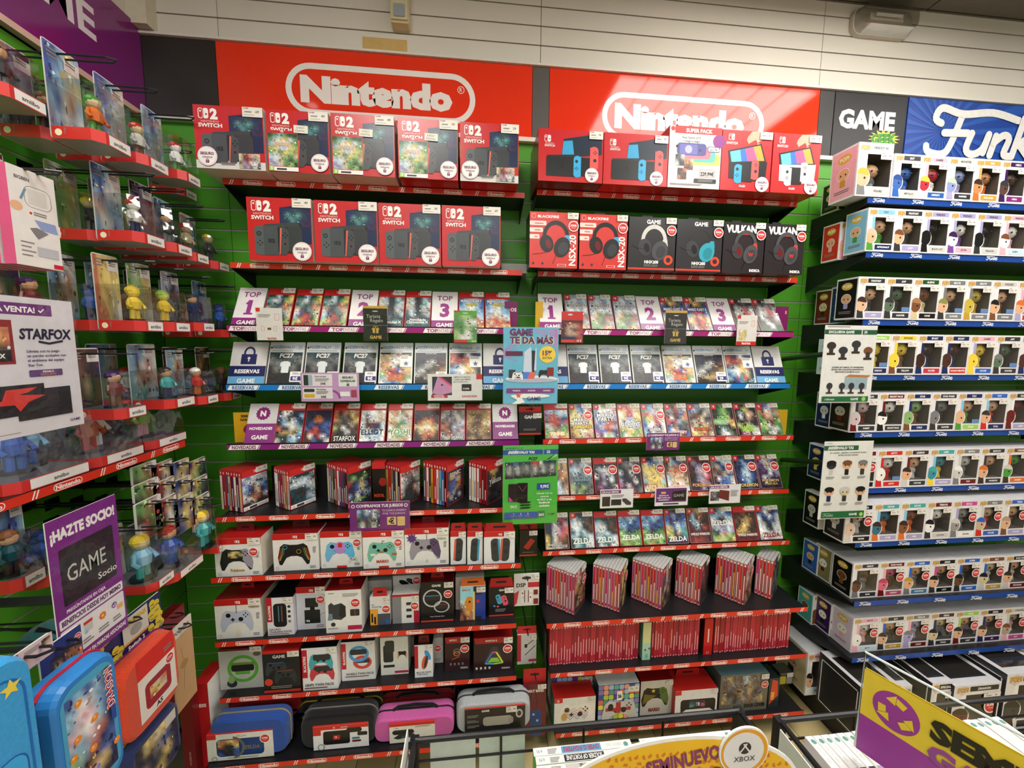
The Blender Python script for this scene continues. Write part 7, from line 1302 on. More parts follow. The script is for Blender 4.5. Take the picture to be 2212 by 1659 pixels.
def blister_pack(label, X, Y1, Y2, z, ch, cmap, cols, d=.105, trayh=.028, bh=.60, group=None, hook=None, cardtop=True, seed=0, lab=True, fs=1.15, name='figure_pack'):
    """X = front plane (facing +X); Y1..Y2 = width along the wall; z = underside; ch = card height"""
    w = Y2 - Y1; t = thing(name, label, 'figure pack', (X - d, Y1, z), math.pi / 2, group)
    m = MB(); m.prism(rrect(0, 0, w, ch, .006, 2), 0, .0012, 0xd8d6d4); m.build('card', 'card', t)
    a = Art(); a.M = Matrix.Translation((0, -.0004, 0)); a.map(.002, trayh, w - .002, ch - .003, cmap, .08, seed); a.rect(.002, .002, w - .002, trayh, 'W'); a.greek(w * .10, ch * .92, w * .34, ch * .02, 3)
    a.rr(w * .55, ch * .80, w * .97, ch * .92, .001, 0xe4dcd8); a.greek(w * .60, ch * .89, w * .3, ch * .015, 2); a.build('card_print', 'print', t)
    k = min(.018, w * .22); O = [(0, -.002), (0, -d + k), (k, -d), (w, -d), (w, -.002)]
    m = MB(); n = len(O)
    for i in range(n):
        p, q = O[i], O[(i + 1) % n]; m.face([(q[0], q[1], 0), (p[0], p[1], 0), (p[0], p[1], trayh), (q[0], q[1], trayh)][::-1] if False else [(p[0], p[1], 0), (q[0], q[1], 0), (q[0], q[1], trayh), (p[0], p[1], trayh)], 0xc8302c)
    m.face([(p[0], p[1], 0) for p in O[::-1]], 0xa8a49e); m.face([(p[0], p[1], trayh) for p in O], 0x6a686c); m.build('tray', 'print', t)
    a = Art(); a.M = Matrix.Translation((k, -d - .0002, 0)); a.rect(w * .10, .002, w - k, trayh - .002, 0xe6e4e0); 
    if lab: a.text('amiibo', (w * .1 + w - k) / 2, trayh * .30, trayh * .34, 0x3a3c44, .02, maxw=(w - k) * .6)
    a.build('front_label', 'card', t)
    a = Art(); a.M = Matrix.Translation((-.0002, 0, 0)) @ Matrix.Rotation(-math.pi / 2, 4, 'Z')
    a.ell(d * .16, trayh * .5, trayh * .28, trayh * .28, 0xe8e4c0, 14); a.greek(d * .28, trayh * .78, .004, .002, 4); a.build('side_print', 'card', t)
    H = ch * bh; m = MB(); y0 = -d + .002
    for i in range(n - 1):
        p, q = O[i], O[i + 1]; s_ = .94
        m.face([(p[0], p[1] * .985, trayh), (q[0], q[1] * .985, trayh), (q[0], q[1] * s_, H), (p[0], p[1] * s_, H)], 'w', True)
    m.face([(p[0], p[1] * .94, H) for p in O], 'w', True); m.build('blister', 'clear', t)
    toy('figurine', t, cols, (w * .5, -d * .60, trayh + .0006), fs)
    if hook:
        hk = MB(); zz = ch * .93; r = .0022; q = d - hook
        hk.tube([(w * .5 - .010, -q + .0, zz), (w * .5 - .010, -(d + .05) + .01, zz), (w * .5 - .005, -(d + .05), zz), (w * .5 + .010, -(d + .05) + .004, zz), (w * .5 + .010, -q, zz)], r, 'k', 6)
    return t
def hook_at(X0, X1, Y, z, what):
    m = MB(); r = .0024; q = .010
    m.tube([(X0, Y - q, z), (X1 - .015, Y - q, z), (X1, Y, z + .002), (X1 - .015, Y + q, z), (X0, Y + q, z)], r, 'k', 6); m.box(X0 - .004, X0, Y - .02, Y + .02, z - .012, z + .02, 'k')
    tag(m.build('wall_hook', 'black_metal'), 'black loop hook holding %s' % what, 'hook')
tcol = [('e', 'n', 'o', 'n'), ('e', 'r', 'W', 'S'), ('w', 'r', 'w', 'n'), ('s', 'S', 'T', 'd'), ('w', 'r', 'W', 'B'), ('s', 'K', 'K', 'g'), ('s', 'r', 'e', 'S'), ('e', 'y', 'K', 'K'), ('y', 'y', 'y', 'y'), (0xd8d860, 'l', 'y', 'y'), ('s', 'K', 'B', 'B'), ('b', 'B', 'b', 'B'), ('s', 'P', 'R', 'S'), ('s', 'd', 't', 'B'), ('s', 'w', 'r', 'o'), ('S', 'S', 'd', 'd'), ('w', 'r', 'W', 'b')]
XF = -.90
#  near px, near tray bottom py, far px, far py, card top px/py at the near edge, card index
PK = [((215, 301), (283, 342), (143, 115), 0, 'top row'), ((310, 352), (364, 381), (247, 184), 1, 'top row'), ((396, 384), (433, 408), (324, 237), 2, 'top row'), ((404, 424), (431, 440), None, 3, 'between the top and second rows'),
      ((302, 522), (356, 537), (205, 350), 4, 'second row'), ((373, 542), (415, 555), (285, 388), 5, 'second row'), ((417, 560), (438, 570), (345, 430), 6, 'second row'), ((466, 580), (495, 588), (405, 465), 7, 'second row'),
      ((305, 715), (353, 716), (195, 543), 8, 'third row'), ((368, 717), (411, 716), (293, 568), 9, 'third row'), ((431, 716), (460, 715), (352, 585), 10, 'third row'), ((500, 730), (520, 728), (419, 606), 11, 'third row'),
      ((263, 910), (316, 893), (158, 752), 12, 'fourth row'), ((369, 881), (421, 876), (296, 743), 13, 'fourth row'), ((440, 874), (456, 872), (371, 753), 14, 'fourth row'), ((495, 864), (518, 862), (430, 750), 15, 'fourth row')]
pos = {'top row': 0, 'second row': 0, 'third row': 0, 'fourth row': 0, 'between the top and second rows': 0}
desc = ['blue card and green-topped figure', 'blue card and red-capped figure', 'pale blue card and red-capped figure', 'dark card and brown figure', 'blue card and red-haired figure', 'purple card and dark figure', 'blue card and small red figure', 'pale card and dark-clad figure', 'orange and yellow card and yellow figure', 'lime card and pale yellow figure', 'lilac card and dark-haired figure', 'sky blue card and blue figure', 'red card and red-clad figure', 'pale blue card and square-haired figure', 'light blue card and white-capped figure', 'brown card and brown figure']
for i, (A_, B_, T_, ci, rw) in enumerate(PK):
    XX = XF if i != 3 else XF - .115
    a_ = atx(A_[0], A_[1], XX); b_ = atx(B_[0], B_[1], XX); z = (a_.z + b_.z) / 2; Y1, Y2 = a_.y, min(b_.y, a_.y + .125); d = .105
    Y2 = max(Y2, Y1 + .075)
    if Y2 > 1.60: Y1 -= Y2 - 1.60; Y2 = 1.60
    if T_: ch = min(.24, max(.15, atx(T_[0], T_[1], XF - d).z - z))
    else: ch = .17
    blister_pack('clear pack, %s, %s of left wall' % (desc[i], rw), XX, Y1, Y2, z, ch, CARDS[ci], tcol[ci], d, seed=i)
    pos[rw] += 1
    if T_ and i != 2: blister_pack('pack hidden behind %s pack, same hook, %s' % (desc[i].split(' and ')[-1].replace(' figure', '').replace('card', ''), rw), XF - .112, Y1 + .002, Y2, z, ch, CARDS[(ci + 5) % 17], tcol[(ci + 3) % 17], .104, seed=i + 40)
    hook_at(LX, XX + .02, (Y1 + Y2) / 2, z + ch * .92, 'the pack with %s' % desc[i])
for (A_, B_, ci, rw) in (((120, 262), (190, 300), 5, 'nearest the red box, top row'), ((150, 520), (215, 520), 3, 'right of the pink screen packs, second row'), ((175, 715), (235, 715), 12, 'left of the orange card, third row')):
    a_ = atx(A_[0], A_[1], XF - .1); Y1 = a_.y - .05; blister_pack('dim figure pack %s of left wall' % rw, XF - .10, Y1 - .06, Y1 + .03, a_.z, .19, CARDS[ci], tcol[ci], seed=ci + 9)
# shelf with large packs
XS = -.955; zs = (atx(45.6, 1090, XS).z + atx(365, 977, XS).z) / 2 + .022; ys0, ys1 = .62, atx(400, 965, XS).y
t = thing('shelf', 'black left wall shelf with red label strip and large packs', 'shelf', (XS, ys0, zs), math.pi / 2); w = ys1 - ys0
m = MB(); m.box(0, w, .004, -LX + XS - .002, -.010, 0, 'k'); m.build('deck', 'black_metal', t); m = MB(); m.box(0, w, 0, .004, -.022, .0, 'k'); m.build('front_lip', 'black_metal', t)
a = Art(.000012); a.M = Matrix.Translation((0, -.0005, -.022)); strip_art(a, w, .021, 'N'); a.build('label_strip', 'print', t)
for x in (0, w - .003): m = MB(); m.prism([(.004, -.022), (-LX + XS - .002, -.07), (-LX + XS - .002, 0), (.004, 0)], x, x + .003, 'k', 'x'); m.build('side_bracket', 'black_metal', t)
bg = [((30, 1075), (195, 1024), 'BbbBK/cbbcK/bccbb/Cbbcb', ('c', 'b', 'b', 'b'), 'blue winged'), ((210, 1018), (313, 987), 'dSSdK/SodKK/dKwWK/KKdKK', ('o', 'S', 'o', 'r'), 'orange and white'), ((330, 984), (405, 962), 'KnllK/nlyKi/KKiRK/KKKKK', ('i', 'i', 'l', 'i'), 'lime and pink')]
for i, (A_, B_, cm, tc, ds) in enumerate(bg):
    a_ = atx(A_[0], A_[1], XS); b_ = atx(B_[0], B_[1], XS); t = blister_pack('large figure pack with %s contents on the left wall shelf' % ds, XS - .002, max(a_.y, ys0 + .01), min(b_.y, atx(bg[i + 1][0][0], bg[i + 1][0][1], XS).y - .004) if i < 2 else b_.y, zs + .0006, .15, cm, tc, .19, .026, .92, seed=i, fs=1.5)
    if i < 2: toy('figurine', t, ('w', 'w', 'W', 'w') if i else ('b', 'b', 'c', 'b'), ((b_.y - a_.y) * .8, -.09, .0266), 1.5)
# lower open packs
XL2 = -.85
for A_, B_, top, ci, ds in (((374, 1262), (439, 1214), 1075, 16, 'red-capped figure in blue'), ((473, 1196), (514, 1161), 1060, 6, 'pale figure in a turquoise gown'), ((330, 1284), (376, 1246), 1180, 9, 'yellow-haired figures')):
    a_ = atx(A_[0], A_[1], XL2); b_ = atx(B_[0], B_[1], XL2); z = (a_.z + b_.z) / 2
    cc = {16: ('s', 'r', 'b', 'b'), 6: ('e', 'y', 't', 't'), 9: ('e', 'y', 'c', 't')}[ci]
    Y2 = min(b_.y, 1.335); blister_pack('clear pack with %s, lower part of left wall' % ds, XL2, a_.y, Y2, z, .17, CARDS[ci], cc, .12, .024, .90, seed=ci, fs=1.5)
    hook_at(LX, XL2 + .01, (a_.y + Y2) / 2, z + .165, 'the pack with %s' % ds)
for k, (px, py, ci) in enumerate(((60, 1270, 3), (115, 1262, 11))):
    a_ = atx(px, py, -.93); blister_pack('%s low figure pack left of the purple member sign' % ['dark green', 'sky blue'][k], -.93, a_.y - .02, a_.y + .035, a_.z, .19, CARDS[ci], tcol[ci], .08, seed=k)
# flat cards on hooks under the shelf
rd = random.Random(8)
for k in range(12):
    c, r = k % 4, k // 4; X = -.90 - .03 * (2 - r); px = 292 + c * 40 + r * 4; py = 1092 + r * 42 - c * 8; a_ = atx(px, py, X); w, h = .085, .11
    if a_.y + w > 1.62: continue
    t = thing('hang_card', 'small printed card pack, %s across, %s down, under left wall shelf' % (ORD[c], ORD[r]), 'card pack', (X, a_.y, a_.z), math.pi / 2)
    m = MB(); m.prism(rrect(0, 0, w, h, .004, 2), 0, .006, 'W'); m.build('card', 'card', t); a = Art(); a.M = Matrix.Translation((0, -.0003, 0)); a.map(.001, .001, w - .001, h - .001, ['nlrw/dSnr/wrdn', 'RryS/rdwN/KRyw', 'bByy/Beyb/KbyS', 'PynN/ylKP/ebbS'][c], .15, k); a.rect(w * .5, h * .80, w * .95, h * .96, 0xe4dcd4); a.greek(w * .55, h * .93, w * .3, h * .025, 2); a.build('card_print', 'print', t)
    hook_at(LX, X + .035, a_.y + w / 2, a_.z + h * .9, 'the card pack %s across, %s down' % (ORD[c], ORD[r]))
# near left: red box, pink screen packs
t = thing('console_box', 'red boxed pack cut by the left picture edge near the purple sign', 'box', (-.93, .70, at(30, 320, .78).z), math.pi / 2)
zr = t.location.z; h = at(20, 95, .78).z - zr
m = MB(); m.box(0, .105, 0, .06, 0, h, 'r'); m.build('carton', 'print', t); a = Art(); a.M = Matrix.Translation((0, -.0003, 0)); a.rect(0, 0, .105, h, 0xc8302c); a.rect(0, 0, .105, h * .40, 0xe0dcd8); a.poly([(0, h * .36), (.105, h * .40), (.105, h * .44), (.03, h * .66), (0, h * .68)], 'K'); a.text('LED', .06, h * .16, .014, 'g', .0); a.rr(.06, h * .85, .10, h * .95, .001, 'w'); a.build('front_print', 'print', t)
hook_at(LX, -.88, .755, zr + h * .98, 'the red boxed pack')
for k in range(5):
    X = -.80 - .024 * k; a_ = atx(38, 578, -.80); b_ = atx(137, 587, -.80); w = b_.y - a_.y; z = b_.z - .0; h = atx(137, 398, -.80).z - z
    t = thing('screen_pack', 'pink-edged white screen protector pack, %s from the right on its hook' % ORD[k], 'pack', (X, a_.y, z), math.pi / 2)
    m = MB(); m.box(0, w, 0, .019, 0, h, 0xe0568a, 0xe8e4e0); m.build('carton', 'print', t)
    a = Art(); a.M = Matrix.Translation((0, -.0003, 0)); a.rect(.0008, .0008, w - .0008, h - .0008, 0xe2deda); a.text('BIGBEN', w * .14, h * .88, h * .035, 'K', .02, 'l', maxw=w * .3); a.rframe(w * .3, h * .62, w * .88, h * .84, .012, .001, 'g'); a.rr(w * .38, h * .65, w * .78, h * .81, .002, 'W'); a.line(w * .22, h * .68, w * .34, h * .8, .004, 0x6a90a8); a.ell(w * .12, h * .60, w * .13, h * .05, 's', 10); a.ell(w * .40, h * .56, w * .03, w * .03, 'r', 8); a.greek(w * .46, h * .57, w * .3, h * .012, 2)
    a.poly([(w * .46, h * .50), (w * .92, h * .50), (w * .96, h * .40), (w * .6, h * .40)], 0x8a9cc8); a.poly([(w * .34, h * .40), (w * .5, h * .42), (w * .74, h * .38), (w * .5, h * .30)], 'g'); [a.greek(w * .12, h * (.24 - .045 * j), w * .3, h * .012, 1, j) for j in range(4)]; a.rect(w * .45, h * .12, w * .92, h * .22, 0xb8b8c0); a.rect(w * .78, h * .015, w, h * .06, 0xc02434); a.build('front_print', 'print', t)
hook_at(LX, -.75, a_.y + w / 2, z + h * 1.0, 'the pink screen packs')
# framed notices facing the aisle
def wall_notice(label, X, c0, c1, ytop, ybot, draw, name='poster', arm=True):
    a_ = atx(c0, ybot, X); b_ = atx(c1, ybot, X); Y1, Y2 = a_.y, b_.y; tz = atx(c1, ytop, X).z; bz = atx(c1, ybot, X).z
    t = slab(name, label, 'poster', (X, (Y1 + Y2) / 2, bz), Y2 - Y1, tz - bz, draw, thick=.002, rz=math.pi / 2)
    if arm: m = MB(); m.tube([(-(Y2 - Y1) / 2 + .01, .004, (tz - bz) * .5), (-(Y2 - Y1) / 2 + .01, -LX + X - .002, (tz - bz) * .5)], .010, 'k', 4); m.build('arm', 'black_metal', t)
    return t
def dstar(a, w, h):
    a.rect(0, 0, w, h, 0xd6d2d8); a.rr(0, h * .87, w * .78, h * .955, .002, 0x6a2a74); a.text('YA A LA VENTA! ✓', w * .38, h * .89, h * .04, 'w', .03, maxw=w * .66); a.rect(0, h * .52, w * .40, h * .83, 0x8a1c20); a.map(0, h * .54, w * .37, h * .78, 'Yoyo/oSyo/gKSd/KKKw', .12, 3); a.rect(0, h * .54, w * .37, h * .62, 'k'); a.text('STARFOX', w * .19, h * .565, h * .03, 'w', .03, maxw=w * .34)
    a.text('STARFOX', w * .70, h * .70, h * .075, 0x241c3c, .03, sx=.8, maxw=w * .5, shear=.1); a.stroke([(w * .62, h * .68), (w * .72, h * .665), (w * .86, h * .685)], .004, 0x241c3c)
    for i, s in enumerate(('Llévate con tu juego', 'un parche exclusivo con', 'el emblema del equipo', 'Star Fox.')): a.text(s, w * .50, h * (.60 - .034 * i), h * .020, 0x4a3a6a, .01, 'l', maxw=w * .46)
    a.rr(w * .50, h * .42, w * .82, h * .47, .002, 0x5a3a74); a.text('REGALO', w * .68, h * .448, h * .015, 'w', .01); a.text('EXCLUSIVO', w * .68, h * .427, h * .015, 'o', .01, maxw=w * .22)
    a.rr(w * .04, h * .15, w * .62, h * .37, .001, 0x1d1c20); a.rr(w * .36, h * .11, w * .88, h * .33, .001, 0x232226); a.poly([(w * .12, h * .24), (w * .24, h * .27), (w * .28, h * .34), (w * .56, h * .345), (w * .46, h * .31), (w * .38, h * .30), (w * .62, h * .28), (w * .46, h * .24), (w * .38, h * .18), (w * .34, h * .23)], 0xd03a34); a.text('GAME', w * .90, h * .045, h * .022, 0x5a2a68, .0); a.greek(w * .08, h * .03, w * .3, h * .003, 1)
wall_notice('white poster with red emblem and black panels on the left wall', -.78, -62, 182, 655, 915, dstar)
def dsoc(a, w, h):
    a.rect(0, 0, w, h, 0x7c2a86); a.text('¡HAZTE SOCIO!', w * .5, h * .865, h * .065, 'w', .05, maxw=w * .92); a.rr(w * .12, h * .43, w * .90, h * .80, .004, 0x26202a); a.text('GAME', w * .48, h * .57, h * .11, 'W', -.005, maxw=w * .56); a.text('Socio', w * .76, h * .475, h * .045, 'w', .0); a.text('PREGÚNTANOS EN CAJA', w * .42, h * .385, h * .022, 'w', .02, maxw=w * .56)
    a.rr(w * .03, h * .30, w * .97, h * .365, .003, 0xeae6ea); a.text('BENEFICIOS DESDE HOY MISMO', w * .5, h * .318, h * .032, 0x5a1c64, .04, maxw=w * .88); a.rr(w * .03, h * .085, w * .97, h * .29, .004, 0xeae6ea); a.text('Y DESCUENTOS EN MARCAS ASOCIADAS', w * .5, h * .035, h * .028, 'w', .03, maxw=w * .92)
    a.ell(w * .15, h * .19, w * .075, h * .045, 'd', 14); a.rect(w * .12, h * .22, w * .18, h * .255, 'd'); a.text('€', w * .15, h * .17, h * .03, 'w', .02); a.rr(w * .33, h * .18, w * .46, h * .25, .001, 'W'); a.rect(w * .33, h * .235, w * .46, h * .255, 'r'); a.ell(w * .36, h * .185, w * .03, w * .03, 'c', 10); star(a, w * .61, h * .215, w * .06, 0xe0702c, 9, .8); star(a, w * .61, h * .215, w * .035, 'y'); a.ell(w * .80, h * .23, w * .045, w * .045, 'p', 12); a.text('x2', w * .80, h * .22, h * .02, 'w', .02); a.rr(w * .84, h * .18, w * .94, h * .215, .001, 0xe8b070)
    for i in range(4): a.greek(w * (.07 + .23 * i), h * .135, w * .16, h * .010, 2, i)
wall_notice('purple member sign with black card picture on the left wall', -.80, 122, 277, 1055, 1352, dsoc)

# ================================================================== SOFT CASES AND BAGS
def soft(t, name, w, h, d, r, col, mat='fabric', piping=None, y0=0.0):
    """rounded zip case: front at y0, bulging edges"""
    prof = [(.06, 0.0), (.018, .10), (.0, .35), (.0, .65), (.018, .90), (.06, 1.0)]; m = MB(); R = []
    for ins, f in prof:
        i_ = ins * min(w, h); R.append([(p[0], y0 + f * d, p[1]) for p in rrect(-w / 2 + i_, i_, w / 2 - i_, h - i_, max(r - i_ * .5, .004), 5)])
    for A_, B_ in zip(R, R[1:]):
        n = len(A_)
        for i in range(n): m.face([A_[i], A_[(i + 1) % n], B_[(i + 1) % n], B_[i]], col, True)
    m.face(R[0], col); m.face(R[-1][::-1], col); o = m.build(name, mat, t)
    m = MB(); pts = [(p[0] * 1.004, y0 + d * .5, p[1]) for p in rrect(-w / 2 - .001, -.0, w / 2 + .001, h + .001, r, 5)]; m.tube(pts + [pts[0]], .0028, piping or 'k', 6); m.build('zip', 'plastic', t)
    return o
def carry(label, px0, px1, yt, yb, Y, z, d, r, col, pip=None, handle=None, rz=0, card=None, cat='carry case'):
    X0, X1 = xat(px0, Y, z), xat(px1, Y, z); w = X1 - X0; h = hat(yt, (X0 + X1) / 2, Y, z)
    t = thing('carry_case', label, cat, ((X0 + X1) / 2, Y, z + .0035), rz); soft(t, 'shell', w, h, d, r, col, piping=pip)
    if handle: m = MB(); m.tube([(-w * .28, d * .5, h), (-w * .22, d * .5, h + .012), (0, d * .5, h + .017), (w * .22, d * .5, h + .012), (w * .28, d * .5, h)], .0055, handle, 8); m.build('handle', 'fabric', t)
    if card:
        cx0, cx1, ct, dr, top = card; A0, A1 = xat(cx0, Y - .004, z), xat(cx1, Y - .004, z); cw = A1 - A0; chh = hat(ct, (A0 + A1) / 2, Y - .004, z) - .004; ox = (A0 + A1) / 2 - (X0 + X1) / 2
        m = MB(); m.box(ox - cw / 2, ox + cw / 2, -.004, -.002, 0, chh, 'w'); m.box(ox - cw / 2, ox + cw / 2, -.004, d * .6, chh, chh + .0015, top or 'w'); m.build('sleeve_card', 'print', t)
        a = Art(); a.M = Matrix.Translation((ox - cw / 2, -.0043, 0)); dr(a, cw, chh); a.build('card_print', 'print', t)
    return t
zl = SH['L10']['z']; YB = SH['L10']['Y']
carry('bright red zip case standing at back left of the lowest shelf', 478, 645, 1528, None, YB + .17, zl, .07, .03, 0xb8141c, 0x5a0c10)
def czel(a, w, h): a.rect(0, 0, w, h, 0xe4e0d8); a.rr(0, h * .82, w * .14, h, .001, 'r'); a.text('ZELDA', w * .52, h * .86, h * .08, 0x9a8a5a, .0); a.rr(w * .14, h * .14, w * .86, h * .80, .014, 0x23407a); a.map(w * .16, h * .17, w * .48, h * .77, 'Yoyo/oKKy/BKKb/bKKb', .08, 3); a.ring(w * .34, h * .47, w * .19, w * .23, 0x6a685a, 18, -1.3, 1.3, .9); a.text('ZELDA', w * .68, h * .38, h * .13, 0x7a7864, .02, maxw=w * .24); a.ring(w * .1, h * .08, w * .03, w * .04, 'g', 10); a.greek(w * .3, h * .08, w * .5, h * .012, 2); super_sticker(a, w * .88, h * .72, w * .08)
carry('blue zip case behind white printed card, left end of lowest shelf', 456, 622, 1556, None, YB + .03, zl, .06, .035, 0x2a4ea0, 0x8a8460, None, 0, (450, 592, 1583, czel, 'r'))
carry('black zip case with yellow piping behind the white boxed case', 642, 822, 1527, None, YB + .15, zl, .06, .03, 0x1c1c1e, 0xd8c030, 'k')
def csw(a, w, h): a.rect(0, 0, w, h, 0xe6e6ea); a.rect(0, h * .84, w, h, 'r'); a.rr(0, h * .62, w * .14, h * .84, .001, 'r'); sw_logo(a, w * .36, h * .88, h * .07, 'w', 'r'); a.text('SWITCH', w * .56, h * .89, h * .05, 'w', .02); a.rr(w * .18, h * .20, w * .66, h * .78, .008, 0x18181a); a.rect(w * .36, h * .40, w * .48, h * .58, 'r'); sw_logo(a, w * .385, h * .46, h * .08, 'w', 'r'); a.rr(w * .60, h * .66, w * .88, h * .86, .008, 0x202022); a.rr(w * .80, h * .50, w * .98, h * .66, .004, 0x242426); a.rr(w * .70, h * .36, w * .84, h * .44, .001, 0x2f7a88); a.rr(w * .70, h * .24, w * .86, h * .32, .001, 'R'); a.ring(w * .14, h * .12, w * .05, w * .065, 'g', 14)
carry('black zip case with white and red printed card, lowest left shelf', 650, 812, 1548, None, YB + .035, zl, .07, .035, 0x161618, 0x6a6864, None, 0, (678, 797, 1566, csw, 'r'))
carry('red zip case with handle behind the pink case', 818, 982, 1520, None, YB + .16, zl, .06, .03, 0xb0141c, 0x7a0c14, 'k')
def cna(a, w, h): a.rect(0, 0, w, h, 0xe6e2d8); a.rect(0, h * .84, w, h, 'r'); a.text('nacon', w * .16, h * .74, h * .05, 'K', .02); a.greek(w * .56, h * .80, w * .38, h * .016, 3); a.rr(w * .06, h * .42, w * .54, h * .66, .010, 0x2a2c28); a.poly([(w * .08, h * .26), (w * .18, h * .18), (w * .56, h * .30), (w * .54, h * .42), (w * .2, h * .42)], 0x343632); a.rect(w * .26, h * .24, w * .46, h * .34, 0x4a5058)
carry('pink zip case with black handle and white printed card', 808, 981, 1553, None, YB + .035, zl, .075, .03, 0xd060a8, 'k', 'k', 0, (842, 940, 1560, cna, 'r'))
carry('blue zip case edge behind the silver case, lowest left shelf', 988, 1118, 1508, None, YB + .16, zl, .05, .03, 0x1c4a80, 'k', 'k')
def cga(a, w, h): a.rect(0, 0, w, h, 0x222224); a.text('GAME', w * .34, h * .86, h * .075, 'w', .03); [a.greek(w * .04, h * (.74 - .2 * k), w * .2, h * .02, 3, k) for k in range(3)]; a.rr(w * .30, h * .30, w * .78, h * .66, .012, 0xa8a49c); a.rr(w * .72, h * .34, w * .80, h * .6, .006, 0x9a968e); a.ell(w * .9, h * .70, w * .06, w * .08, 0xc8c0c0, 12); a.ell(w * .9, h * .70, w * .035, w * .05, 'K', 10)
t = carry('silver hard case with black carry handle and black printed card', 986, 1146, 1519, None, YB + .04, zl, .075, .035, 0xb4b8bc, 'K', 'k', 0, (1004, 1134, 1528, cga, 'r'))
a = Art(); a.M = Matrix.Translation((0, -.0060, 0)); price(a, 0, 0, .04, .024, 8); a.box(0, .04, .0001, .0004, 0, .024, 'W'); o = a.build('price_label', 'card', t); o.location = (.045, 0, hat(1519, t.location.x, YB + .04, zl) - .04)
# left wall foot: bags facing the aisle
def side_soft(label, X, c0, c1, cy, ytop, ht, d, r, col, pip, draw, cat='carry case', name='carry_case', mat='fabric', lean=0):
    a_ = atx(c0, cy, X); b_ = atx(c1, cy, X); w = b_.y - a_.y; top = atx((c0 + c1) / 2, ytop, X).z; t = thing(name, label, cat, (X, (a_.y + b_.y) / 2, top - ht), math.pi / 2 + lean); soft(t, 'shell', w, ht, d, r, col, mat, pip)
    a = Art(); a.M = Matrix.Translation((-w / 2, -.0005, 0)); draw(a, w, ht); a.build('front_print', 'print', t); return t, w
def drag(a, w, h):
    P = clip(rrect(w * .10, h * .06, w * .90, h * .94, .025, 5), 0, w, 0, h); a.poly(P, 0x4aa0c8); a.map(w * .16, h * .12, w * .84, h * .88, 'bcbcT/cwwcb/ciicb/iwwcB/ccioB/lcoBb/cdSbb/oKsyB/SosKB', .1, 5)
    a.rect(w * .80, h * .45, w * .88, h * .86, 0x2a4a98); a.text('DRAGON', w * .865, h * .56, .012, 'w', .06, 'l', rot=math.pi / 2); a.text('DRAGON', w * .865, h * .56, .012, 0xc02a34, .01, 'l', rot=math.pi / 2)
    for x, z in ((.34, .80), (.28, .56), (.55, .60), (.48, .40), (.84, .28), (.2, .46)): a.ell(w * x, h * z, w * .055, w * .055, 0xe88a30, 14); a.ell(w * (x - .012), h * (z + .008), w * .02, w * .02, 0xf4c070, 8)
side_soft('blue hard zip case with house and orange balls artwork, lower left', -.62, 112, 268, 1560, 1436, .235, .05, .03, 0x2f80c8, 0xb8203a, drag, mat='plastic')
def orange(a, w, h): a.rect(w * .24, h * .14, w * .90, h * .70, 0xe6e2da); a.rect(w * .24, h * .70, w * .90, h * .96, 0xd82820); a.rr(w * .34, h * .24, w * .80, h * .58, .012, 0xa02030); a.map(w * .42, h * .34, w * .72, h * .50, 'yeo/oye', .1, 3); a.text('AS', w * .56, h * .165, h * .06, 'K', .03); super_sticker(a, w * .80, h * .62, w * .08); a.greek(w * .7, h * .80, w * .16, h * .02, 2)
side_soft('orange and red zip case with white printed card on the left wall', -.80, 262, 396, 1500, 1392, .20, .07, .04, 0xd8482a, 0x7a2060, orange)
side_soft('navy and yellow pouch hanging below the orange case', -.80, 276, 398, 1620, 1562, .16, .06, .03, 0x25305c, 'Y', lambda a, w, h: (a.map(w * .1, h * .1, w * .9, h * .9, 'KyeyB/BKgbK/yBKyB/KByKB', .15, 3, 3), a.rr(w * .66, h * .72, w * .88, h * .9, .001, 'W')))
t, w = side_soft('bright blue fabric backpack with yellow star at lower left', -.60, -190, 92, 1560, 1462, .27, .09, .035, 0x2f9ad8, 0x1a6ab0, lambda a, w, h: (a.rframe(w * .12, h * .04, w * .88, h * .90, .03, .003, 0x1c6ab8), a.rr(w * .18, h * .08, w * .82, h * .50, .02, 0x3aa8e4), a.rframe(w * .18, h * .08, w * .82, h * .50, .02, .002, 0x1a5aa8), star(a, w * .74, h * .84, w * .11, 0xe8d050)), 'bag', 'backpack')
def wcard(label, X, c0, c1, cy, yt0, yb0, draw, thick=.003, col='W', name='hang_card', cat='card pack', hook=True):
    a_ = atx(c0, cy, X); b_ = atx(c1, cy, X); w = b_.y - a_.y; zt, zb_ = atx(c0, yt0, X).z, atx(c0, yb0, X).z; t = thing(name, label, cat, (X, a_.y, zb_), math.pi / 2); h = zt - zb_
    m = MB(); m.prism(rrect(0, 0, w, h, .004, 2), 0, thick, col); m.build('card', 'card', t); a = Art(); a.M = Matrix.Translation((0, -.0003, 0)); draw(a, w, h); a.build('card_print', 'print', t)
    if hook: hook_at(LX, X + .03, a_.y + w / 2, zt - .012, 'the %s' % ' '.join(label.split()[:6]))
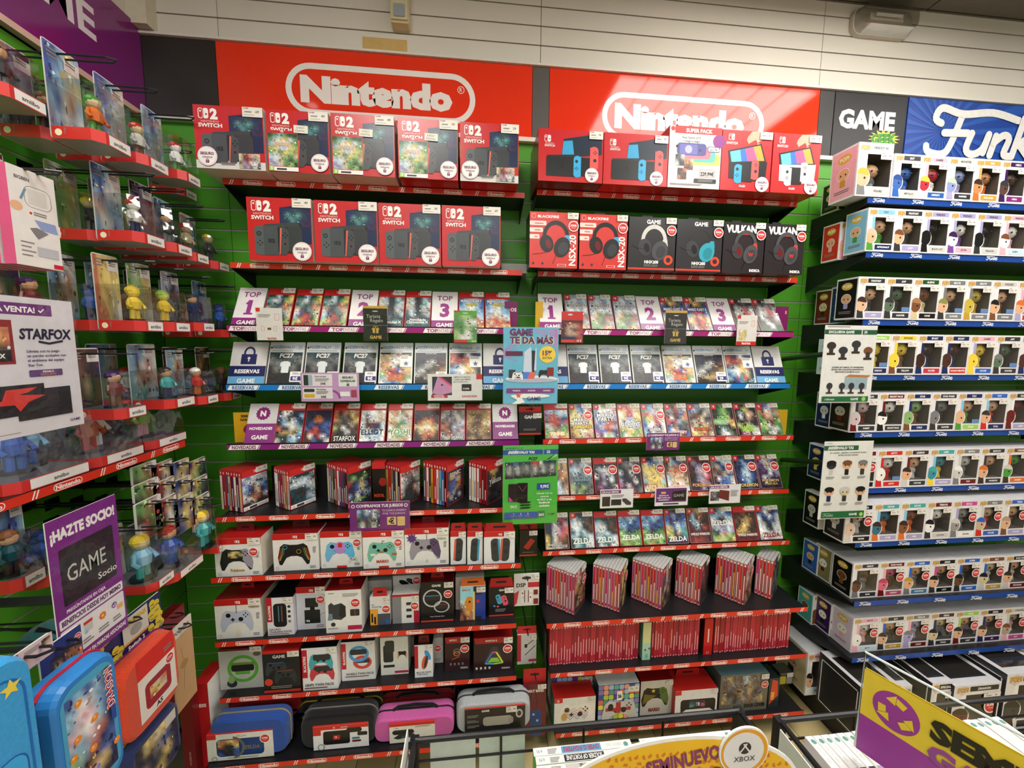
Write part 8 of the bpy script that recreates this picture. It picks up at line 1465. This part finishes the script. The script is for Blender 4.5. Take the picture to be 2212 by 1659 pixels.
def minion(a, w, h):
    a.rect(0, 0, w, h, 0x24285e); rd = random.Random(2)
    for i in range(44):
        x = rd.choice([rd.uniform(.02, .36), rd.uniform(.78, .98)]) * w; z = rd.uniform(.08, .94) * h; a.ell(x, z, w * .05, h * .085, 0xd8c43a, 12); a.rect(x - w * .03, z - h * .05, x + w * .03, z - h * .03, 0x2c3466)
    a.rect(w * .38, h * .42, w * .76, h * .98, 'W'); a.text('MINIONS', w * .57, h * .80, h * .10, 0xc8a020, .05, maxw=w * .34); a.ell(w * .57, h * .60, w * .09, h * .12, 0x9a9a94, 14); a.rect(w * .38, h * .38, w * .76, h * .43, 'Y'); a.text('Switch 2', w * .56, h * .24, h * .09, 'w', .02, maxw=w * .3); a.greek(w * .42, h * .18, w * .26, h * .02, 4)
wcard('navy case sleeve patterned with yellow ovals below the purple member sign', -.84, 190, 352, 1360, 1398, 1508, minion)
wcard('navy printed header card above the blue hard case', -.70, 88, 185, 1450, 1408, 1500, lambda a, w, h: (a.rect(0, 0, w, h, 0x28387c), a.text('Blade', w * .22, h * .78, h * .12, 'w', .0, maxw=w * .3), a.map(w * .2, h * .08, w * .98, h * .62, 'BKBSoB/KsBoSo/BKKSKo', .12, 3), super_sticker(a, w * .90, h * .74, w * .09)))
wcard('pale pink header card above the blue backpack', -.66, 20, 118, 1420, 1425, 1478, lambda a, w, h: (a.rect(0, 0, w, h, 0xd8c0c8), a.rr(0, h * .55, w * .18, h, .002, 'r'), sw_logo(a, w * .04, h * .68, h * .18, 'w', 'r'), a.greek(w * .3, h * .8, w * .4, h * .04, 3), a.map(w * .72, h * .6, w * .94, h * .9, 'dS/Se', .1, 2)))
wcard('tall beige map-like folder on the left wall right of the orange case', -.86, 372, 420, 1420, 1362, 1560, lambda a, w, h: (a.rect(0, 0, w, h, 0xc8a478), a.rect(0, h * .86, w, h, 0xe0d8cc), a.text('FOLDERS', w * .5, h * .90, h * .04, 'B', .02, maxw=w * .8), a.stroke([(w * .4, h * .2), (w * .5, h * .5), (w * .4, h * .7)], .001, 'S'), a.ell(w * .5, h * .5, w * .2, h * .05, 0xb08a5c, 10)))
wcard('dark red boxed folder behind the beige folder', -.93, 356, 405, 1400, 1338, 1550, lambda a, w, h: (a.rect(0, 0, w, h, 0x8a1c24), a.ring(w * .5, h * .8, w * .12, w * .16, 'o', 12), a.text('Blade', w * .5, h * .72, h * .03, 'W', .01, maxw=w * .6)), .03, 0x6a1418)
carton('accessory_box', 'tall dark red box standing at corner foot beside the zip cases', 405, 432, 1512, None, None, 1.30, z=.03, depth=.10, front=0x7a1a20, top=0x8a1c20, draw=lambda a, w, h: (a.rect(0, 0, w, h, 0x7a1a20), a.text('HOUSEBOOK', w * .6, h * .4, w * .16, 0xc89890, .0, rot=math.pi / 2)), cat='box')
carton('accessory_box', 'bright red box with small white print at corner foot', 434, 466, 1478, None, None, 1.33, z=.03, depth=.10, front=0xb81820, top=0xc82026, side='w', draw=lambda a, w, h: (a.rect(0, 0, w, h, 0xb81820), a.text('LESS', w * .5, h * .78, h * .03, 'w', .02)), cat='box')
m = MB(); m.box(0, .11, 0, .30, 0, .03, 'k'); o = m.build('plinth', 'black_metal', None, (xat(400, 1.25, .03), 1.24, 0)); tag(o, 'low black plinth in the corner under two red boxes', 'plinth')
m = MB(); m.ball((0, 0, 0), (.05, .06, .045), 0x3a7a80, 14, 10); t = thing('pouch', 'teal soft pouch with black strap under the member sign', 'bag', tuple(atx(105, 1385, -1.0))); m.build('body', 'fabric', t)
m = MB(); m.tube([(.0, -.02, .045), (.046, -.01, .02), (.05, -.01, -.02), (.02, -.01, -.045)], .006, 'k', 8); m.build('strap', 'fabric', t); m = MB(); m.tube([(-.04, 0, .03), (LX - t.location.x, 0, .05)], .003, 'k', 6); m.build('hook', 'black_metal', t)

# ================================================================== FOREGROUND BASKETS OF SECOND-HAND GAMES
ZR = EYE - .75
def basket(label, x0, x1, y0, y1, zt, depth, nx, ny, legs=True):
    t = thing('wire_basket', label, 'basket', (x0, y0, zt)); w, d = x1 - x0, y1 - y0
    m = MB(); R = [(0, 0, 0), (w, 0, 0), (w, d, 0), (0, d, 0), (0, 0, 0)]
    for a_, b_ in zip(R, R[1:]): m.tube([a_, b_], .0052, 'k', 8)
    m.build('top_rim', 'black_metal', t); m = MB()
    for a_, b_ in zip(R, R[1:]): m.tube([(a_[0], a_[1], -depth), (b_[0], b_[1], -depth)], .004, 'k', 6)
    m.build('bottom_rim', 'black_metal', t)
    wi = []
    for i in range(nx + 1): wi += [[(w * i / nx, d, 0), (w * i / nx, d, -depth)], [(w * i / nx, 0, 0), (w * i / nx, 0, -depth)], [(w * i / nx, 0, -depth), (w * i / nx, d, -depth)]]
    for j in range(1, ny): wi += [[(0, d * j / ny, 0), (0, d * j / ny, -depth)], [(w, d * j / ny, 0), (w, d * j / ny, -depth)]]
    for z in (-.045, -.10): wi += [[(0, d, z), (w, d, z)], [(0, 0, z), (w, 0, z)], [(0, 0, z), (0, d, z)], [(w, 0, z), (w, d, z)]]
    for p in wi: m = MB(); m.tube(p, .0024, 'k', 6); m.build('wire', 'black_metal', t)
    for x in (0, w):
        for y in (0, d): m = MB(); m.box(x - .008, x + .008, y - .008, y + .008, -zt, .004, 'k'); m.build('leg', 'black_metal', t)
    return t
bx0, bx1, by0, by1 = -.112, .545, .515, .672
basket('black wire basket of white game cases, lower middle', bx0, bx1, by0, by1, ZR, .15, 4, 3)
SPT = [('OVER G FIGHTERS', 0xb83a3a, 0x5aa0d0), ('SOLDIER OF FORTUNE', 'w', 'K'), ('PURE', 'K', 'W'), ('FORZA', 'b', 'w'), ('RED FACTION', 0xb81860, 'i'), ('Rainbow Six Vegas', 'g', 'w'), ('HALO 3', 0x8aa0d0, 'K'), ('DUNGEON SIEGE', 'K', 'w'), ('BLACK', 'w', 'K'), ('OBLIVION', 'S', 'w')]
def bin_case(label, group, X, Y, z, L, T, Hh, ti, tc, bc, along='x', edge='l'):
    t = thing('game_case', label, 'game case', (X, Y, z), 0 if along == 'x' else math.pi / 2, group)
    m = MB(); m.box(0, L, 0, T, -Hh, 0, 0x7ac050 if edge == 'l' else 'w', top=0xe6e8e8); m.build('case_shell', 'plastic', t)
    a = Art(); a.M = Matrix.Translation((0, 0, .0003)) @ Matrix.Rotation(-math.pi / 2, 4, 'X')
    q = T - .002; a.rect(.004, .001, L - .004, q, 0xeceeee); a.rect(L * .28, .001, L * .68, q, bc); a.text(ti, L * .48, q * .86, q * .62, tc, .02, maxw=L * .36, flip=True)
    a.text('XBOX 360', L * .82, q * .80, q * .45, 'W', -.01, maxw=L * .16, flip=True); a.ell(L * .94, q * .5, q * .36, q * .36, 0x6a9a90, 10); a.greek(L * .14, q * .72, L * .10, q * .1, 4); a.text('4,95', L * .06, q * .8, q * .45, 'g', -.01, flip=True, maxw=L * .06)
    a.build('spine_print', 'print', t)
rd = random.Random(7); T = .0148
for c, xx in enumerate((.112, .318)):
    for k in range(8):
        ti, tc, bc = SPT[(k + 5 * c) % 10]; Y = by1 - .024 - T * (k + 1) - .0006 * k
        bin_case('white-spined game case, %s from back, %s column of middle basket' % (ORD[k], ['left', 'right'][c]), 'cases in the middle basket', xx + rd.uniform(-.003, .003), Y, ZR - .012 - rd.uniform(0, .002), .190, T, .134, ti, tc, bc)
for k, (xa, xb) in enumerate(((bx0 + .028, bx0 + .115), (bx0 + .122, bx0 + .212))):
    m = MB(); m.box(0, xb - xa, 0, .004, -.13, -.006, 0xc8d4ca); tag(m.build('blank_card', 'card', None, (xa, by1 + .0065, ZR)), '%s pale blank card standing behind the basket grid' % ['left', 'right'][k], 'card')
m = MB(); m.prism(rrect(0, -.22, .15, 0, .004, 2), 0, .002, 0xe4e4e0, 'x'); tag(m.build('side_card', 'card', None, (bx0 - .013, .52, ZR + .03)), 'white sheet hung on the left end of the middle basket', 'card')
# round second-hand sign standing at the basket front
Ys = .50
def sem(a, w, h): pass
c0 = at(1470, 1750, Ys); t = thing('round_sign', 'orange second-hand sign with round white console badge above the basket', 'sign', (c0.x, Ys, c0.z - .10))
big = at(1462, 1755, Ys); bc = at(1604, 1617, Ys); rr_ = (at(1656, 1617, Ys).x - bc.x); top = at(1490, 1590, Ys)
ox, oz = t.location.x, t.location.z; RX = .205; RZ = .105; cx, cz = big.x - ox, top.z - oz - RZ
m = MB(); m.prism([(cx + RX * math.cos(6.2832 * i / 48), cz + RZ * math.sin(6.2832 * i / 48)) for i in range(48)], 0, .003, 'w'); m.build('board', 'card', t)
a = Art(.0002); a.M = Matrix.Translation((0, -.0003, 0)); a.ell(cx, cz, RX - .006, RZ - .006, 0xe8b420, 48); a.d -= .0003; rd = random.Random(5)
for i in range(-9, 10):
    for j in range(-5, 6):
        x, z = cx + i * .0215 + (j % 2) * .0107, cz + j * .0185
        a.eps = 0
        if ((x - cx) / (RX - .013)) ** 2 + ((z - cz) / (RZ - .013)) ** 2 < 1:
            for q in range(3): t_ = 2.094 * q + .5; a.poly([(x + .0085 * math.cos(t_ + u) * s, z + .0085 * math.sin(t_ + u) * s) for u, s in ((-.5, .55), (-.6, 1.1), (.3, 1.2), (.5, .7))], 0xd0741c)
a.d -= .0003; a.eps = .0002
a.text('SEMINUEVOS', cx + .012, cz + RZ - .050, .024, 0x7a2a64, .03, maxw=.13, rot=.16); a.text('CONSOLAS', cx + .045, cz + RZ - .078, .020, 'K', .04, rot=.10); a.build('printing', 'print', t)
m = MB(); qx, qz = bc.x - ox, bc.z - oz; m.prism([(qx + rr_ * math.cos(6.2832 * i / 36), qz + rr_ * math.sin(6.2832 * i / 36)) for i in range(36)], -.004, -.001, 'w'); m.build('badge', 'card', t)
a = Art(.0002); a.M = Matrix.Translation((0, -.0045, 0)); a.ell(qx, qz, rr_ * .94, rr_ * .94, 0xe09a28, 32); a.ell(qx - rr_ * .04, qz, rr_ * .82, rr_ * .82, 0xdcdade, 32); a.ell(qx, qz + rr_ * .16, rr_ * .25, rr_ * .25, 0x222226, 24)
for s in (-1, 1): a.poly([(qx + s * rr_ * .20, qz - rr_ * .06), (qx + s * rr_ * .06, qz + rr_ * .12), (qx - s * rr_ * .10, qz + rr_ * .34), (qx - s * rr_ * .03, qz + rr_ * .36), (qx + s * rr_ * .10, qz + rr_ * .16), (qx + s * rr_ * .24, qz - rr_ * .0)], 0xdcdade)
a.text('XBOX', qx, qz - rr_ * .38, rr_ * .22, 0x3a3a40, -.005, maxw=rr_ * .95); a.build('badge_print', 'print', t)
m = MB(); m.box(cx - .12, cx - .10, .003, .006, -.1, cz, 'k'); m.box(cx + .10, cx + .12, .003, .006, -.1, cz, 'k'); m.build('support', 'black_metal', t)
# second basket
gx0, gx1 = .612, 1.28
basket('black wire basket at lower right behind the yellow acrylic sign', gx0, gx1, .28, .645, ZR, .15, 4, 3)
SP2 = [('CALL', 'w', 'K'), ('TRAUMA', 'm', 'w'), ('STAR', 'w', 'k'), ('FIFA', 'w', 'K'), ('HEROES', 'w', 'K'), ('LIPS', 'W', 'a'), ('F1', 'r', 'w'), ('RIO', 'b', 'w')]
for k in range(26):
    ti, tc, bc_ = SP2[k % 8]; bin_case('white-spined game case, %s from left in the lower right basket' % nthn(k), 'cases in the right basket', gx0 + .048 + k * .0168, .43, ZR - .010 - rd.uniform(0, .002), .19, .0152, .136, ti, tc, bc_, 'y', 'w')
P1 = atz(1700, 1586, ZR + .004); t = thing('side_sign', 'white sheet with orange disc on left end of the right basket', 'sign', (gx0 - .012, .36, ZR - .20)); m = MB(); m.box(0, .002, 0, .27, 0, .198, 'w'); m.build('sheet', 'card', t)
a = Art(); a.M = Matrix.Translation((-.0003, .27, 0)) @ Matrix.Rotation(-math.pi / 2, 4, 'Z'); a.ell(.16, .06, .07, .055, 0xe8a424, 24); a.build('printing', 'print', t)
# yellow acrylic sign running past the camera
q1, q2 = atz(1870, 1408, EYE - .55), atz(2212, 1590, EYE - .55); ang = math.atan2(q2.y - q1.y, q2.x - q1.x); L = .42; H = .19
t = thing('acrylic_sign', 'yellow and purple second-hand sign in clear acrylic holder', 'sign', (q1.x, q1.y, EYE - .55 - H), ang)
m = MB(); m.box(0, L, -.002, .0, 0, H, 'w'); m.build('acrylic_plate', 'acrylic', t)
m = MB(); m.tube([(0, -.001, 0), (0, -.001, H), (L, -.001, H)], .0022, 0xd8dcdc, 6); m.build('acrylic_edge', 'acrylic_edge' if 'acrylic_edge' in MAT else 'gloss', t)
hy = H - .030; m = MB(); m.box(.002, L - .002, .002, .003, 0, hy, 0xe8c838); m.build('sheet', 'card', t)
a = Art(.0002); a.M = Matrix.Translation((0, -.0025, 0)); a.rect(.002, 0, L - .002, hy, 0xecca3c); a.rect(.002, 0, L - .002, hy - .088, 0xa03c9c)
c_, d_ = .047, hy - .048; a.ell(c_, d_, .030, .034, 0xa03c9c, 32)
for q in range(3):
    t0 = math.pi / 2 + 2.094 * q; pp = lambda r, u: (c_ + r * math.cos(t0 + u), d_ + r * 1.1 * math.sin(t0 + u))
    a.poly([pp(.013, -.75), pp(.023, -.62), pp(.025, .0), pp(.014, .05)], 0xecca3c); a.poly([pp(.011, .12), pp(.028, .02), pp(.021, .72)], 0xecca3c)
a.text('SEMINUEVOS', .088, hy - .052, .034, 0x26241c, .05, 'l', maxw=.32); a.text('GARANTIZADOS', .088, hy - .092, .030, 0x9a4a9a, .05, 'l', maxw=.32); a.build('printing', 'print', t)
m = MB(); m.box(.10, .12, .003, .008, -.004, .02, 'k'); m.build('clip', 'black_metal', t)
